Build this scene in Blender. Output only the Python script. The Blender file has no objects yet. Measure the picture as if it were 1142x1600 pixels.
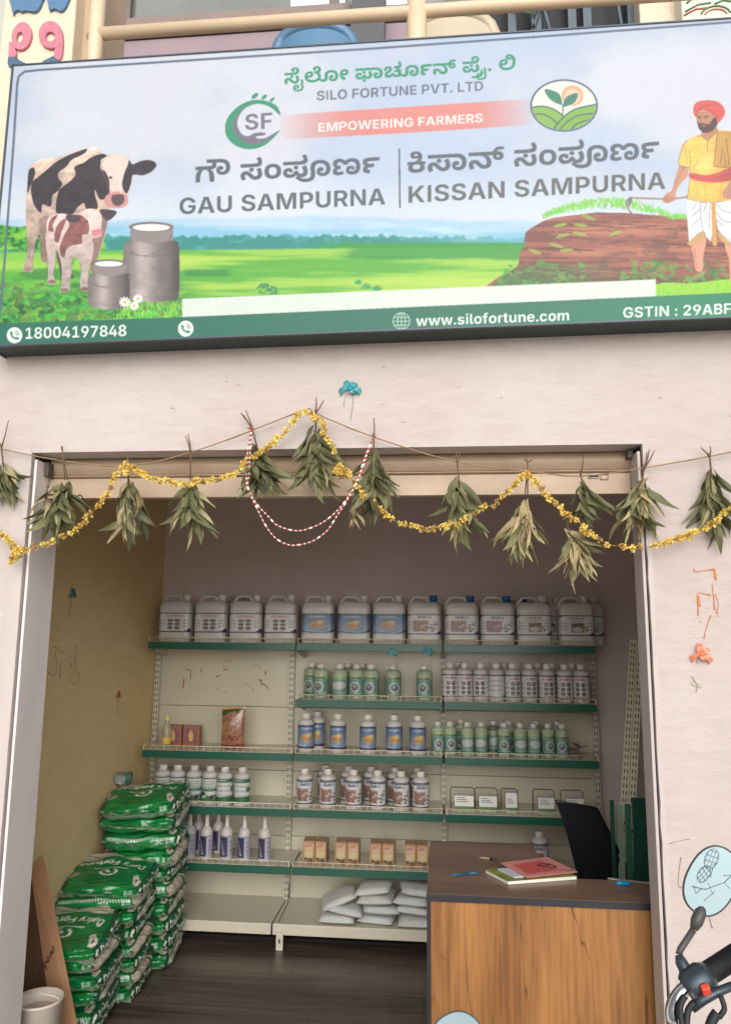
import bpy, math, random
import numpy as np
from mathutils import Vector, Matrix

# ------------------------------------------------------------------ camera, sky, sun, exposure
S = bpy.context.scene
COL = S.collection
R = math.radians
FOC = 1180.0; PITCH = R(9.1); YAW = R(5.6); ROLL = R(0.52)
CAM = np.array([0.0, -2.5, 1.6])
_d = np.array([-math.sin(YAW) * math.cos(PITCH), math.cos(YAW) * math.cos(PITCH), math.sin(PITCH)])
_r0 = np.cross(_d, [0, 0, 1]); _r0 /= np.linalg.norm(_r0); _u0 = np.cross(_r0, _d)
_r = _r0 * math.cos(ROLL) + _u0 * math.sin(ROLL); _u = -_r0 * math.sin(ROLL) + _u0 * math.cos(ROLL)
cd = bpy.data.cameras.new('camera'); cam = bpy.data.objects.new('camera', cd); COL.objects.link(cam)
cd.sensor_fit = 'VERTICAL'; cd.sensor_height = 24.0; cd.lens = 24.0 * FOC / 1600.0
cd.clip_start = 0.02; cd.clip_end = 500
cam.matrix_world = Matrix(((_r[0], _u[0], -_d[0], CAM[0]), (_r[1], _u[1], -_d[1], CAM[1]), (_r[2], _u[2], -_d[2], CAM[2]), (0, 0, 0, 1)))
S.camera = cam
S.render.resolution_x = 730; S.render.resolution_y = 1024

SUN_EL = R(24); SUN_AZ = R(9)      # azimuth measured from -Y (the street side) towards +X
w = bpy.data.worlds.new('World'); S.world = w; w.use_nodes = True
nt = w.node_tree; nt.nodes.clear()
sky = nt.nodes.new('ShaderNodeTexSky'); sky.sky_type = 'NISHITA'; sky.sun_disc = False
sky.sun_elevation = SUN_EL; sky.sun_rotation = R(180) - SUN_AZ
sky.dust_density = 3.0; sky.air_density = 1.0; sky.ozone_density = 1.0
hsv = nt.nodes.new('ShaderNodeHueSaturation'); hsv.inputs['Saturation'].default_value = 0.22
bg = nt.nodes.new('ShaderNodeBackground'); bg.inputs['Strength'].default_value = 0.10
wo = nt.nodes.new('ShaderNodeOutputWorld')
nt.links.new(sky.outputs[0], hsv.inputs['Color']); nt.links.new(hsv.outputs[0], bg.inputs['Color']); nt.links.new(bg.outputs[0], wo.inputs['Surface'])
sl = bpy.data.lights.new('sun', 'SUN'); sl.energy = 1.5; sl.angle = R(75); sl.color = (1.0, 0.965, 0.94)
so = bpy.data.objects.new('sun', sl); COL.objects.link(so)
sdir = Vector((math.sin(SUN_AZ) * math.cos(SUN_EL), -math.cos(SUN_AZ) * math.cos(SUN_EL), math.sin(SUN_EL)))
so.rotation_euler = sdir.to_track_quat('Z', 'Y').to_euler(); so.location = (-2, -8, 6)
S.view_settings.view_transform = 'Standard'; S.view_settings.look = 'None'
S.view_settings.gamma = 1.0; S.view_settings.exposure = 0.42; S.view_settings.use_curve_mapping = False
S.render.engine = 'CYCLES'; S.cycles.use_denoising = True; S.cycles.max_bounces = 10
S.cycles.diffuse_bounces = 6; S.cycles.sample_clamp_indirect = 6

# ------------------------------------------------------------------ measuring: where a point of the photograph lies on a real plane
def ray(px, py):
    v = _d * FOC + _r * (px - 571) - _u * (py - 800); return v / np.linalg.norm(v)
def PY(px, py, Y): v = ray(px, py); return CAM + v * (Y - CAM[1]) / v[1]
def PZ(px, py, Z): v = ray(px, py); return CAM + v * (Z - CAM[2]) / v[2]
def PX(px, py, X): v = ray(px, py); return CAM + v * (X - CAM[0]) / v[0]

rnd = random.Random(7)
rng = np.random.default_rng(11)

# ------------------------------------------------------------------ materials
def lin(c):
    return tuple(((v / 255) / 12.92 if v / 255 <= 0.04045 else ((v / 255 + 0.055) / 1.055) ** 2.4) for v in c)
def new_mat(name):
    m = bpy.data.materials.new(name); m.use_nodes = True; return m, m.node_tree, m.node_tree.nodes['Principled BSDF']
def mat(name, rgb, rough=0.6, var=0.08, nscale=12.0, bump=0.0, bscale=60.0, metal=0.0, spec=0.5, stretch=(1, 1, 1), coat=0.0, alpha=None, trans=0.0):
    m, t, b = new_mat(name)
    c = lin(rgb)
    tc = t.nodes.new('ShaderNodeTexCoord'); mp = t.nodes.new('ShaderNodeMapping'); mp.inputs['Scale'].default_value = stretch
    t.links.new(tc.outputs['Object'], mp.inputs[0])
    n = t.nodes.new('ShaderNodeTexNoise'); n.inputs['Scale'].default_value = nscale; n.inputs['Detail'].default_value = 5
    t.links.new(mp.outputs[0], n.inputs['Vector'])
    cr = t.nodes.new('ShaderNodeValToRGB'); e = cr.color_ramp.elements
    e[0].position = 0.25; e[1].position = 0.75
    e[0].color = tuple(v * (1 - var) for v in c) + (1,); e[1].color = tuple(min(1, v * (1 + var)) for v in c) + (1,)
    t.links.new(n.outputs['Fac'], cr.inputs[0]); t.links.new(cr.outputs[0], b.inputs['Base Color'])
    b.inputs['Roughness'].default_value = rough; b.inputs['Metallic'].default_value = metal
    b.inputs['Specular IOR Level'].default_value = spec; b.inputs['Coat Weight'].default_value = coat
    b.inputs['Transmission Weight'].default_value = trans
    if alpha is not None: b.inputs['Alpha'].default_value = alpha
    if bump > 0:
        n2 = t.nodes.new('ShaderNodeTexNoise'); n2.inputs['Scale'].default_value = bscale; n2.inputs['Detail'].default_value = 6
        t.links.new(mp.outputs[0], n2.inputs['Vector'])
        bp = t.nodes.new('ShaderNodeBump'); bp.inputs['Strength'].default_value = bump; bp.inputs['Distance'].default_value = 0.004
        t.links.new(n2.outputs['Fac'], bp.inputs['Height']); t.links.new(bp.outputs[0], b.inputs['Normal'])
    return m
def vcol_mat(name, rough=0.5, coat=0.0, bump=0.0, bscale=40, spec=0.5):
    m, t, b = new_mat(name)
    a = t.nodes.new('ShaderNodeAttribute'); a.attribute_name = 'Col'
    tc = t.nodes.new('ShaderNodeTexCoord'); n = t.nodes.new('ShaderNodeTexNoise'); n.inputs['Scale'].default_value = bscale; n.inputs['Detail'].default_value = 4
    t.links.new(tc.outputs['Object'], n.inputs['Vector'])
    mr = t.nodes.new('ShaderNodeMapRange'); mr.inputs['To Min'].default_value = 0.93; mr.inputs['To Max'].default_value = 1.05
    t.links.new(n.outputs['Fac'], mr.inputs['Value'])
    mx = t.nodes.new('ShaderNodeVectorMath'); mx.operation = 'SCALE'
    t.links.new(a.outputs['Color'], mx.inputs[0]); t.links.new(mr.outputs[0], mx.inputs['Scale']); t.links.new(mx.outputs[0], b.inputs['Base Color'])
    b.inputs['Roughness'].default_value = rough; b.inputs['Coat Weight'].default_value = coat; b.inputs['Specular IOR Level'].default_value = spec
    if bump:
        bp = t.nodes.new('ShaderNodeBump'); bp.inputs['Strength'].default_value = bump; bp.inputs['Distance'].default_value = 0.004
        t.links.new(n.outputs['Fac'], bp.inputs['Height']); t.links.new(bp.outputs[0], b.inputs['Normal'])
    return m

def plaster(name, ca, cb, bump=0.5, stain=0.25):
    m, t, b = new_mat(name)
    tc = t.nodes.new('ShaderNodeTexCoord')
    mp = t.nodes.new('ShaderNodeMapping'); mp.inputs['Scale'].default_value = (1, 1, 3.2); t.links.new(tc.outputs['Object'], mp.inputs[0])
    big = t.nodes.new('ShaderNodeTexNoise'); big.inputs['Scale'].default_value = 0.9; big.inputs['Detail'].default_value = 4
    t.links.new(tc.outputs['Object'], big.inputs['Vector'])
    r1 = t.nodes.new('ShaderNodeValToRGB'); r1.color_ramp.elements[0].position = .35; r1.color_ramp.elements[1].position = .65
    r1.color_ramp.elements[0].color = lin(ca) + (1,); r1.color_ramp.elements[1].color = lin(cb) + (1,)
    t.links.new(big.outputs['Fac'], r1.inputs[0])
    sm = t.nodes.new('ShaderNodeTexNoise'); sm.inputs['Scale'].default_value = 9; sm.inputs['Detail'].default_value = 8; sm.inputs['Roughness'].default_value = .65
    t.links.new(mp.outputs[0], sm.inputs['Vector'])
    r2 = t.nodes.new('ShaderNodeValToRGB'); r2.color_ramp.elements[0].position = .3; r2.color_ramp.elements[1].position = .6
    g = 1 - stain * .35; r2.color_ramp.elements[0].color = (g, g * .985, g * .96, 1); r2.color_ramp.elements[1].color = (1, 1, 1, 1)
    t.links.new(sm.outputs['Fac'], r2.inputs[0])
    mx = t.nodes.new('ShaderNodeMix'); mx.data_type = 'RGBA'; mx.blend_type = 'MULTIPLY'; mx.inputs[0].default_value = 1
    t.links.new(r1.outputs[0], mx.inputs[6]); t.links.new(r2.outputs[0], mx.inputs[7])
    # small dark pits
    pit = t.nodes.new('ShaderNodeTexVoronoi'); pit.inputs['Scale'].default_value = 26; t.links.new(mp.outputs[0], pit.inputs['Vector'])
    msk = t.nodes.new('ShaderNodeTexNoise'); msk.inputs['Scale'].default_value = 5; t.links.new(tc.outputs['Object'], msk.inputs['Vector'])
    a = t.nodes.new('ShaderNodeMath'); a.operation = 'LESS_THAN'; a.inputs[1].default_value = .055; t.links.new(pit.outputs['Distance'], a.inputs[0])
    a2 = t.nodes.new('ShaderNodeMath'); a2.operation = 'GREATER_THAN'; a2.inputs[1].default_value = .58; t.links.new(msk.outputs['Fac'], a2.inputs[0])
    a3 = t.nodes.new('ShaderNodeMath'); a3.operation = 'MULTIPLY'; t.links.new(a.outputs[0], a3.inputs[0]); t.links.new(a2.outputs[0], a3.inputs[1])
    a4 = t.nodes.new('ShaderNodeMath'); a4.operation = 'MULTIPLY'; a4.inputs[1].default_value = .35; t.links.new(a3.outputs[0], a4.inputs[0])
    m2 = t.nodes.new('ShaderNodeMix'); m2.data_type = 'RGBA'; m2.inputs[7].default_value = lin((120, 104, 92)) + (1,)
    t.links.new(a4.outputs[0], m2.inputs[0]); t.links.new(mx.outputs[2], m2.inputs[6]); t.links.new(m2.outputs[2], b.inputs['Base Color'])
    b.inputs['Roughness'].default_value = .85; b.inputs['Specular IOR Level'].default_value = .25
    f = t.nodes.new('ShaderNodeTexNoise'); f.inputs['Scale'].default_value = 34; f.inputs['Detail'].default_value = 7; f.inputs['Roughness'].default_value = .62
    t.links.new(mp.outputs[0], f.inputs['Vector'])
    b1 = t.nodes.new('ShaderNodeBump'); b1.inputs['Strength'].default_value = bump; b1.inputs['Distance'].default_value = .006
    t.links.new(f.outputs['Fac'], b1.inputs['Height'])
    b2 = t.nodes.new('ShaderNodeBump'); b2.inputs['Strength'].default_value = bump * .8; b2.inputs['Distance'].default_value = .02
    t.links.new(sm.outputs['Fac'], b2.inputs['Height']); t.links.new(b1.outputs[0], b2.inputs['Normal']); t.links.new(b2.outputs[0], b.inputs['Normal'])
    return m

def wood(name, dark, mid, light, axis=2, rough=.35, band=8.0, grain=1.0, vein=True, bandamt=.6):
    """grain runs along axis"""
    m, t, b = new_mat(name)
    tc = t.nodes.new('ShaderNodeTexCoord')
    def mp(sc):
        q = t.nodes.new('ShaderNodeMapping'); q.inputs['Scale'].default_value = sc; t.links.new(tc.outputs['Object'], q.inputs[0]); return q
    st = [1, 1, 1]; st[axis] = .06
    st2 = [1, 1, 1]; st2[axis] = .07
    st3 = [1, 1, 1]; st3[axis] = .12
    g = t.nodes.new('ShaderNodeTexNoise'); g.inputs['Scale'].default_value = 70 * grain; g.inputs['Detail'].default_value = 6; t.links.new(mp(st).outputs[0], g.inputs['Vector'])
    v = t.nodes.new('ShaderNodeTexNoise'); v.inputs['Scale'].default_value = 6; v.inputs['Detail'].default_value = 3; v.inputs['Distortion'].default_value = .6; t.links.new(mp(st2).outputs[0], v.inputs['Vector'])
    bd = t.nodes.new('ShaderNodeTexNoise'); bd.inputs['Scale'].default_value = band; bd.inputs['Detail'].default_value = 1; t.links.new(mp(st3).outputs[0], bd.inputs['Vector'])
    r = t.nodes.new('ShaderNodeValToRGB'); e = r.color_ramp.elements; e[0].position = .36; e[0].color = lin(mid) + (1,); e[1].position = .62; e[1].color = lin(light) + (1,)
    add = t.nodes.new('ShaderNodeMix'); add.data_type = 'FLOAT'; add.inputs[0].default_value = 1 - bandamt
    t.links.new(bd.outputs['Fac'], add.inputs[2]); t.links.new(g.outputs['Fac'], add.inputs[3]); t.links.new(add.outputs[0], r.inputs[0])
    col = r.outputs[0]
    if vein:
        s = t.nodes.new('ShaderNodeMath'); s.operation = 'MULTIPLY'; s.inputs[1].default_value = 7; t.links.new(v.outputs['Fac'], s.inputs[0])
        f = t.nodes.new('ShaderNodeMath'); f.operation = 'FRACT'; t.links.new(s.outputs[0], f.inputs[0])
        r2 = t.nodes.new('ShaderNodeValToRGB'); q = r2.color_ramp.elements; q[0].position = 0; q[0].color = (0, 0, 0, 1); q[1].position = .5; q[1].color = (0, 0, 0, 1)
        k = q.new(.45); k.color = (0, 0, 0, 1); k = q.new(.485); k.color = (.9, .9, .9, 1)
        t.links.new(f.outputs[0], r2.inputs[0])
        ms = t.nodes.new('ShaderNodeTexNoise'); ms.inputs['Scale'].default_value = 3.5; t.links.new(mp(st2).outputs[0], ms.inputs['Vector'])
        r3 = t.nodes.new('ShaderNodeValToRGB'); r3.color_ramp.elements[0].position = .38; r3.color_ramp.elements[1].position = .5; t.links.new(ms.outputs['Fac'], r3.inputs[0])
        ml = t.nodes.new('ShaderNodeMath'); ml.operation = 'MULTIPLY'; t.links.new(r2.outputs[0], ml.inputs[0]); t.links.new(r3.outputs[0], ml.inputs[1])
        mm = t.nodes.new('ShaderNodeMix'); mm.data_type = 'RGBA'; mm.inputs[7].default_value = lin(dark) + (1,)
        t.links.new(ml.outputs[0], mm.inputs[0]); t.links.new(col, mm.inputs[6]); col = mm.outputs[2]
    t.links.new(col, b.inputs['Base Color']); b.inputs['Roughness'].default_value = rough
    bp = t.nodes.new('ShaderNodeBump'); bp.inputs['Strength'].default_value = .12; bp.inputs['Distance'].default_value = .002
    t.links.new(g.outputs['Fac'], bp.inputs['Height']); t.links.new(bp.outputs[0], b.inputs['Normal'])
    return m

# ------------------------------------------------------------------ mesh helpers
class MB:
    def __init__(s): s.v = []; s.f = []; s.m = []; s.sm = []
    def add(s, vs, fs, mi=0, smooth=False):
        o = len(s.v); s.v += [tuple(float(c) for c in p) for p in vs]
        for f in fs: s.f.append(tuple(i + o for i in f)); s.m.append(mi); s.sm.append(smooth)
        return s
    def box(s, x0, x1, y0, y1, z0, z1, mi=0, M=None):
        v = [(x, y, z) for z in (z0, z1) for y in (y0, y1) for x in (x0, x1)]
        if M is not None: v = [M @ Vector(p) for p in v]
        return s.add(v, [(0, 2, 3, 1), (4, 5, 7, 6), (0, 1, 5, 4), (2, 6, 7, 3), (0, 4, 6, 2), (1, 3, 7, 5)], mi)
    def tube(s, pts, r, n=8, mi=0, cap=True, closed=False):
        pts = [Vector(p) for p in pts]; k = len(pts); rs = r if isinstance(r, (list, tuple)) else [r] * k
        vs = []; up = None
        for i, p in enumerate(pts):
            if closed: t = (pts[(i + 1) % k] - pts[i - 1])
            else: t = pts[min(i + 1, k - 1)] - pts[max(i - 1, 0)]
            t = t.normalized() if t.length > 1e-9 else Vector((0, 0, 1))
            if up is None:
                up = Vector((0, 0, 1)) if abs(t.z) < .9 else Vector((1, 0, 0))
            a = (up - t * up.dot(t)); a = a.normalized() if a.length > 1e-6 else t.orthogonal().normalized(); up = a; b = t.cross(a)
            vs += [p + (a * math.cos(2 * math.pi * j / n) + b * math.sin(2 * math.pi * j / n)) * rs[i] for j in range(n)]
        fs = []
        for i in range(k if closed else k - 1):
            i2 = (i + 1) % k
            fs += [(i * n + j, i * n + (j + 1) % n, i2 * n + (j + 1) % n, i2 * n + j) for j in range(n)]
        s.add(vs, fs, mi, True)
        if cap and not closed:
            o = len(s.v) - len(vs)
            s.f.append(tuple(o + j for j in range(n))[::-1]); s.m.append(mi); s.sm.append(False)
            s.f.append(tuple(o + (k - 1) * n + j for j in range(n))); s.m.append(mi); s.sm.append(False)
        return s
    def lathe(s, prof, n=16, c=(0, 0, 0), mi=0, a0=0.0, a1=2 * math.pi):
        full = abs(a1 - a0 - 2 * math.pi) < 1e-6; cols = n if full else n + 1
        vs = [(c[0] + r * math.cos(a0 + (a1 - a0) * j / n), c[1] + r * math.sin(a0 + (a1 - a0) * j / n), c[2] + z) for r, z in prof for j in range(cols)]
        fs = [(i * cols + j, i * cols + (j + 1) % cols, (i + 1) * cols + (j + 1) % cols, (i + 1) * cols + j) for i in range(len(prof) - 1) for j in range(n)]
        return s.add(vs, fs, mi, True)
    def prism(s, pts, z0, z1, mi=0, f=None):
        """pts (a,b) outline extruded between z0 and z1; f maps (a,b,z) to xyz"""
        n = len(pts); f = f or (lambda a, b, c: (a, b, c))
        v = [f(a, b, z0) for a, b in pts] + [f(a, b, z1) for a, b in pts]
        return s.add(v, [tuple(range(n))[::-1], tuple(range(n, 2 * n))] + [(i, (i + 1) % n, n + (i + 1) % n, n + i) for i in range(n)], mi)
    def mesh(s, name, mats, bevel=0):
        me = bpy.data.meshes.new(name); me.from_pydata(s.v, [], s.f)
        for m in (mats if isinstance(mats, (list, tuple)) else [mats]): me.materials.append(m)
        me.polygons.foreach_set('material_index', s.m); me.polygons.foreach_set('use_smooth', s.sm); me.update(); return me
    def build(s, name, mats, parent=None, bevel=0, kind=None, origin=None):
        if parent is not None and parent.get('world_built'):
            o = parent['world_built']; s.v = [(a - o[0], b - o[1], c - o[2]) for a, b, c in s.v]
        elif origin == 'auto':
            a = np.array(s.v); ctr = (a.min(0) + a.max(0)) / 2; ctr[2] = a[:, 2].min(); origin = tuple(ctr)
        if origin is not None and parent is None: s.v = [(a - origin[0], b - origin[1], c - origin[2]) for a, b, c in s.v]
        o = link(name, s.mesh(name, mats), parent)
        if origin is not None and parent is None: o.location = origin
        if bevel:
            md = o.modifiers.new('bevel', 'BEVEL'); md.width = bevel; md.segments = 2; md.limit_method = 'ANGLE'; md.angle_limit = R(40)
        if kind: o['kind'] = kind
        return o
def link(name, me, parent=None):
    o = bpy.data.objects.new(name, me); COL.objects.link(o)
    if parent is not None: o.parent = parent
    if parent is not None and parent.get('world_built') and me is not None: o['world_built'] = list(parent['world_built'])
    return o
def tag(o, label, cat, group=None, kind=None):
    o['label'] = label; o['category'] = cat
    if group: o['group'] = group
    if kind: o['kind'] = kind
    return o
def structure(o): o['kind'] = 'structure'; return o
def thing(name, label, cat, loc=(0, 0, 0), group=None, world=False):
    """an Empty at the base of a thing; world=True: its parts are given in world coordinates"""
    o = bpy.data.objects.new(name, None); COL.objects.link(o); o.location = [float(c) for c in loc]; o.empty_display_size = .05
    tag(o, label, cat, group)
    if world: o['world_built'] = [float(c) for c in loc]
    return o
def children(o): return [c for c in bpy.data.objects if c.parent is o]
def dup(root, kids, loc, rotz, label, group=None):
    r = root.copy(); COL.objects.link(r); r.location = [float(c) for c in loc]; r.rotation_euler = (0, 0, rotz); r['label'] = label
    if group: r['group'] = group
    for ch in kids:
        c = ch.copy(); COL.objects.link(c); c.parent = r
    return r

# ------------------------------------------------------------------ flat print: shapes and lettering laid down as colours on a fine surface
class Canvas:
    def __init__(s, x0, y0, x1, y1, ss=2, col=(255, 255, 255)):
        s.x0, s.y0, s.ss = x0, y0, ss; s.W = int((x1 - x0) * ss); s.H = int((y1 - y0) * ss)
        s.a = np.ones((s.H, s.W, 3), np.float32) * np.array(col, np.float32)
        s.X = (np.arange(s.W) + .5) / ss + x0; s.Y = (np.arange(s.H) + .5) / ss + y0
    def mask(s, polys):
        P = np.concatenate([np.asarray(p, float) for p in polys]); lo = P.min(0); hi = P.max(0)
        i0 = max(0, int((lo[0] - s.x0) * s.ss) - 1); i1 = min(s.W, int((hi[0] - s.x0) * s.ss) + 2)
        j0 = max(0, int((lo[1] - s.y0) * s.ss) - 1); j1 = min(s.H, int((hi[1] - s.y0) * s.ss) + 2)
        if i1 <= i0 or j1 <= j0: return None
        X = s.X[i0:i1]; Y = s.Y[j0:j1]; wn = np.zeros((j1 - j0, i1 - i0), np.int16)
        for p in polys:
            n = len(p)
            for k in range(n):
                ax, ay = p[k]; bx, by = p[(k + 1) % n]
                if ay == by: continue
                sg = 1
                if ay > by: ax, ay, bx, by = bx, by, ax, ay; sg = -1
                r0 = np.searchsorted(Y, ay, 'left'); r1 = np.searchsorted(Y, by, 'left')
                if r1 <= r0: continue
                xi = ax + (bx - ax) * (Y[r0:r1] - ay) / (by - ay)
                wn[r0:r1] += (sg * (X[None, :] > xi[:, None])).astype(np.int16)
        return (slice(j0, j1), slice(i0, i1)), (wn != 0)
    def fill(s, polys, col, alpha=1.0, tex=0.0):
        r = s.mask(polys)
        if r is None: return
        sl, m = r; c = np.array(col, np.float32)
        if callable(alpha): al = alpha(s.X[sl[1]][None, :], s.Y[sl[0]][:, None])
        else: al = alpha
        w = (m * al)[..., None].astype(np.float32)
        cc = c if not tex else c * (1 + tex * (NOISE[:w.shape[0], :w.shape[1]] - .5))[..., None]
        s.a[sl] = s.a[sl] * (1 - w) + cc * w
    def poly(s, pts, col, alpha=1.0, smooth=True, tex=0.0):
        s.fill([spline(pts) if smooth else pts], col, alpha, tex)
    def ell(s, cx, cy, rx, ry, col, alpha=1.0, rot=0.0, n=28):
        c, q = math.cos(rot), math.sin(rot)
        s.fill([[(cx + rx * math.cos(t) * c - ry * math.sin(t) * q, cy + rx * math.cos(t) * q + ry * math.sin(t) * c) for t in np.linspace(0, 2 * math.pi, n, endpoint=False)]], col, alpha)
    def line(s, pts, w, col, alpha=1.0, smooth=False):
        if smooth: pts = spline(pts, closed=False)
        q = []
        for k in range(len(pts) - 1):
            a = np.array(pts[k], float); b = np.array(pts[k + 1], float); d = b - a; L = np.linalg.norm(d)
            if L < 1e-6: continue
            d /= L; n = np.array((-d[1], d[0])) * w / 2; e = d * w * .3
            q.append([tuple(a - e + n), tuple(b + e + n), tuple(b + e - n), tuple(a - e - n)])
        if q: s.fill(q, col, alpha)
    def text(s, seq, p0, p1, em, col, alpha=1.0, emx=None):
        """baseline from p0 to p1; the line is fitted between them"""
        tot = sum(adv(c) for c in seq)
        d = (np.array(p1, float) - np.array(p0, float)) / tot
        up = np.array((0.0, -1.0)) * em / 1000
        x = 0
        for c in seq:
            if c != ' ':
                s.fill([[tuple(np.array(p0, float) + d * (x + p[i]) + up * p[i + 1]) for i in range(0, len(p), 2)] for p in FONT[c][1:]], col, alpha)
            x += adv(c)
    def textv(s, seq, o, ux, uy, col):
        """origin and two em vectors"""
        x = 0; o = np.array(o, float); ux = np.array(ux, float) / 1000; uy = np.array(uy, float) / 1000
        for c in seq:
            if c != ' ': s.fill([[tuple(o + ux * (x + p[i]) + uy * p[i + 1]) for i in range(0, len(p), 2)] for p in FONT[c][1:]], col)
            x += adv(c)
    def smudge(s, n, p0, p1, h, col):
        """a printed word too small to read: n blurred upright dabs of uneven height"""
        q = random.Random(n * 7 + int(h * 10)); p0 = np.array(p0, float); d = (np.array(p1, float) - p0) / n; u = np.array((d[1], -d[0])) / (np.linalg.norm(d) + 1e-9)
        for k in range(n):
            a = p0 + d * (k + .12); b = a + d * q.uniform(.5, .8); t = h * q.uniform(.55, .8)
            s.fill([[tuple(a), tuple(b), tuple(b + u * t), tuple(a + u * t * q.uniform(.8, 1.1))]], col, q.uniform(.6, .95))
    def sample(s, x, y):
        """colours (linear) at points"""
        fx = np.clip((np.asarray(x) - s.x0) * s.ss - .5, 0, s.W - 1.001); fy = np.clip((np.asarray(y) - s.y0) * s.ss - .5, 0, s.H - 1.001)
        i = fx.astype(int); j = fy.astype(int); u = (fx - i)[..., None]; v = (fy - j)[..., None]; A = s.a
        c = (A[j, i] * (1 - u) + A[j, i + 1] * u) * (1 - v) + (A[j + 1, i] * (1 - u) + A[j + 1, i + 1] * u) * v
        c = np.clip(c / 255, 0, 1); return np.where(c <= .04045, c / 12.92, ((c + .055) / 1.055) ** 2.4)
    def blur(s, n=1):
        for _ in range(n):
            a = s.a; b = a.copy(); b[1:-1] = (a[:-2] + 2 * a[1:-1] + a[2:]) / 4; a = b.copy(); a[:, 1:-1] = (b[:, :-2] + 2 * b[:, 1:-1] + b[:, 2:]) / 4; s.a = a
def adv(c): return 270 if c == ' ' else FONT[c][0]
def spline(P, closed=True, n=4):
    P = [np.array(p, float) for p in P]; k = len(P); o = []
    rg = range(k) if closed else range(k - 1)
    for i in rg:
        p0 = P[i - 1] if (closed or i > 0) else P[i]; p1 = P[i]; p2 = P[(i + 1) % k]; p3 = P[(i + 2) % k] if (closed or i < k - 2) else p2
        for j in range(n):
            t = j / n; o.append(tuple(.5 * (2 * p1 + (p2 - p0) * t + (2 * p0 - 5 * p1 + 4 * p2 - p3) * t * t + (3 * p1 - p0 - 3 * p2 + p3) * t ** 3)))
    if not closed: o.append(tuple(P[-1]))
    return o
def vnoise(H, W, cx, cy, oct=4, seed=1):
    g = np.random.default_rng(seed); out = np.zeros((H, W), np.float32); am = 1; tot = 0
    for o in range(oct):
        nx, ny = max(2, int(cx * 2 ** o)), max(2, int(cy * 2 ** o)); a = g.random((ny + 2, nx + 2)).astype(np.float32)
        x = np.linspace(0, nx, W, endpoint=False); y = np.linspace(0, ny, H, endpoint=False); i = x.astype(int); j = y.astype(int)
        u = x - i; v = (y - j)[:, None]; u = u * u * (3 - 2 * u); v = v * v * (3 - 2 * v); u = u[None]
        out += am * ((a[j][:, i] * (1 - u) + a[j][:, i + 1] * u) * (1 - v) + (a[j + 1][:, i] * (1 - u) + a[j + 1][:, i + 1] * u) * v)
        tot += am; am *= .5
    return out / tot
NOISE = vnoise(1400, 2900, 120, 60, 4, 3)
def grid_mesh(name, P, C, m, thick=0):
    """P (ny,nx,3) points, C (ny,nx,3) linear colours"""
    ny, nx = P.shape[:2]; me = bpy.data.meshes.new(name)
    me.vertices.add(ny * nx); me.vertices.foreach_set('co', P.reshape(-1).astype(np.float32))
    j, i = np.mgrid[0:ny - 1, 0:nx - 1]; a = (j * nx + i).ravel()
    q = np.stack([a, a + 1, a + nx + 1, a + nx], 1).ravel(); nf = (ny - 1) * (nx - 1)
    me.loops.add(nf * 4); me.loops.foreach_set('vertex_index', q.astype(np.int32)); me.polygons.add(nf)
    me.polygons.foreach_set('loop_start', np.arange(0, nf * 4, 4, dtype=np.int32)); me.polygons.foreach_set('loop_total', np.full(nf, 4, np.int32))
    me.polygons.foreach_set('use_smooth', np.ones(nf, bool))
    me.update(calc_edges=True)
    at = me.color_attributes.new('Col', 'FLOAT_COLOR', 'POINT'); c4 = np.ones((ny * nx, 4), np.float32); c4[:, :3] = C.reshape(-1, 3)
    at.data.foreach_set('color', c4.ravel()); me.materials.append(m); return me
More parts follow.
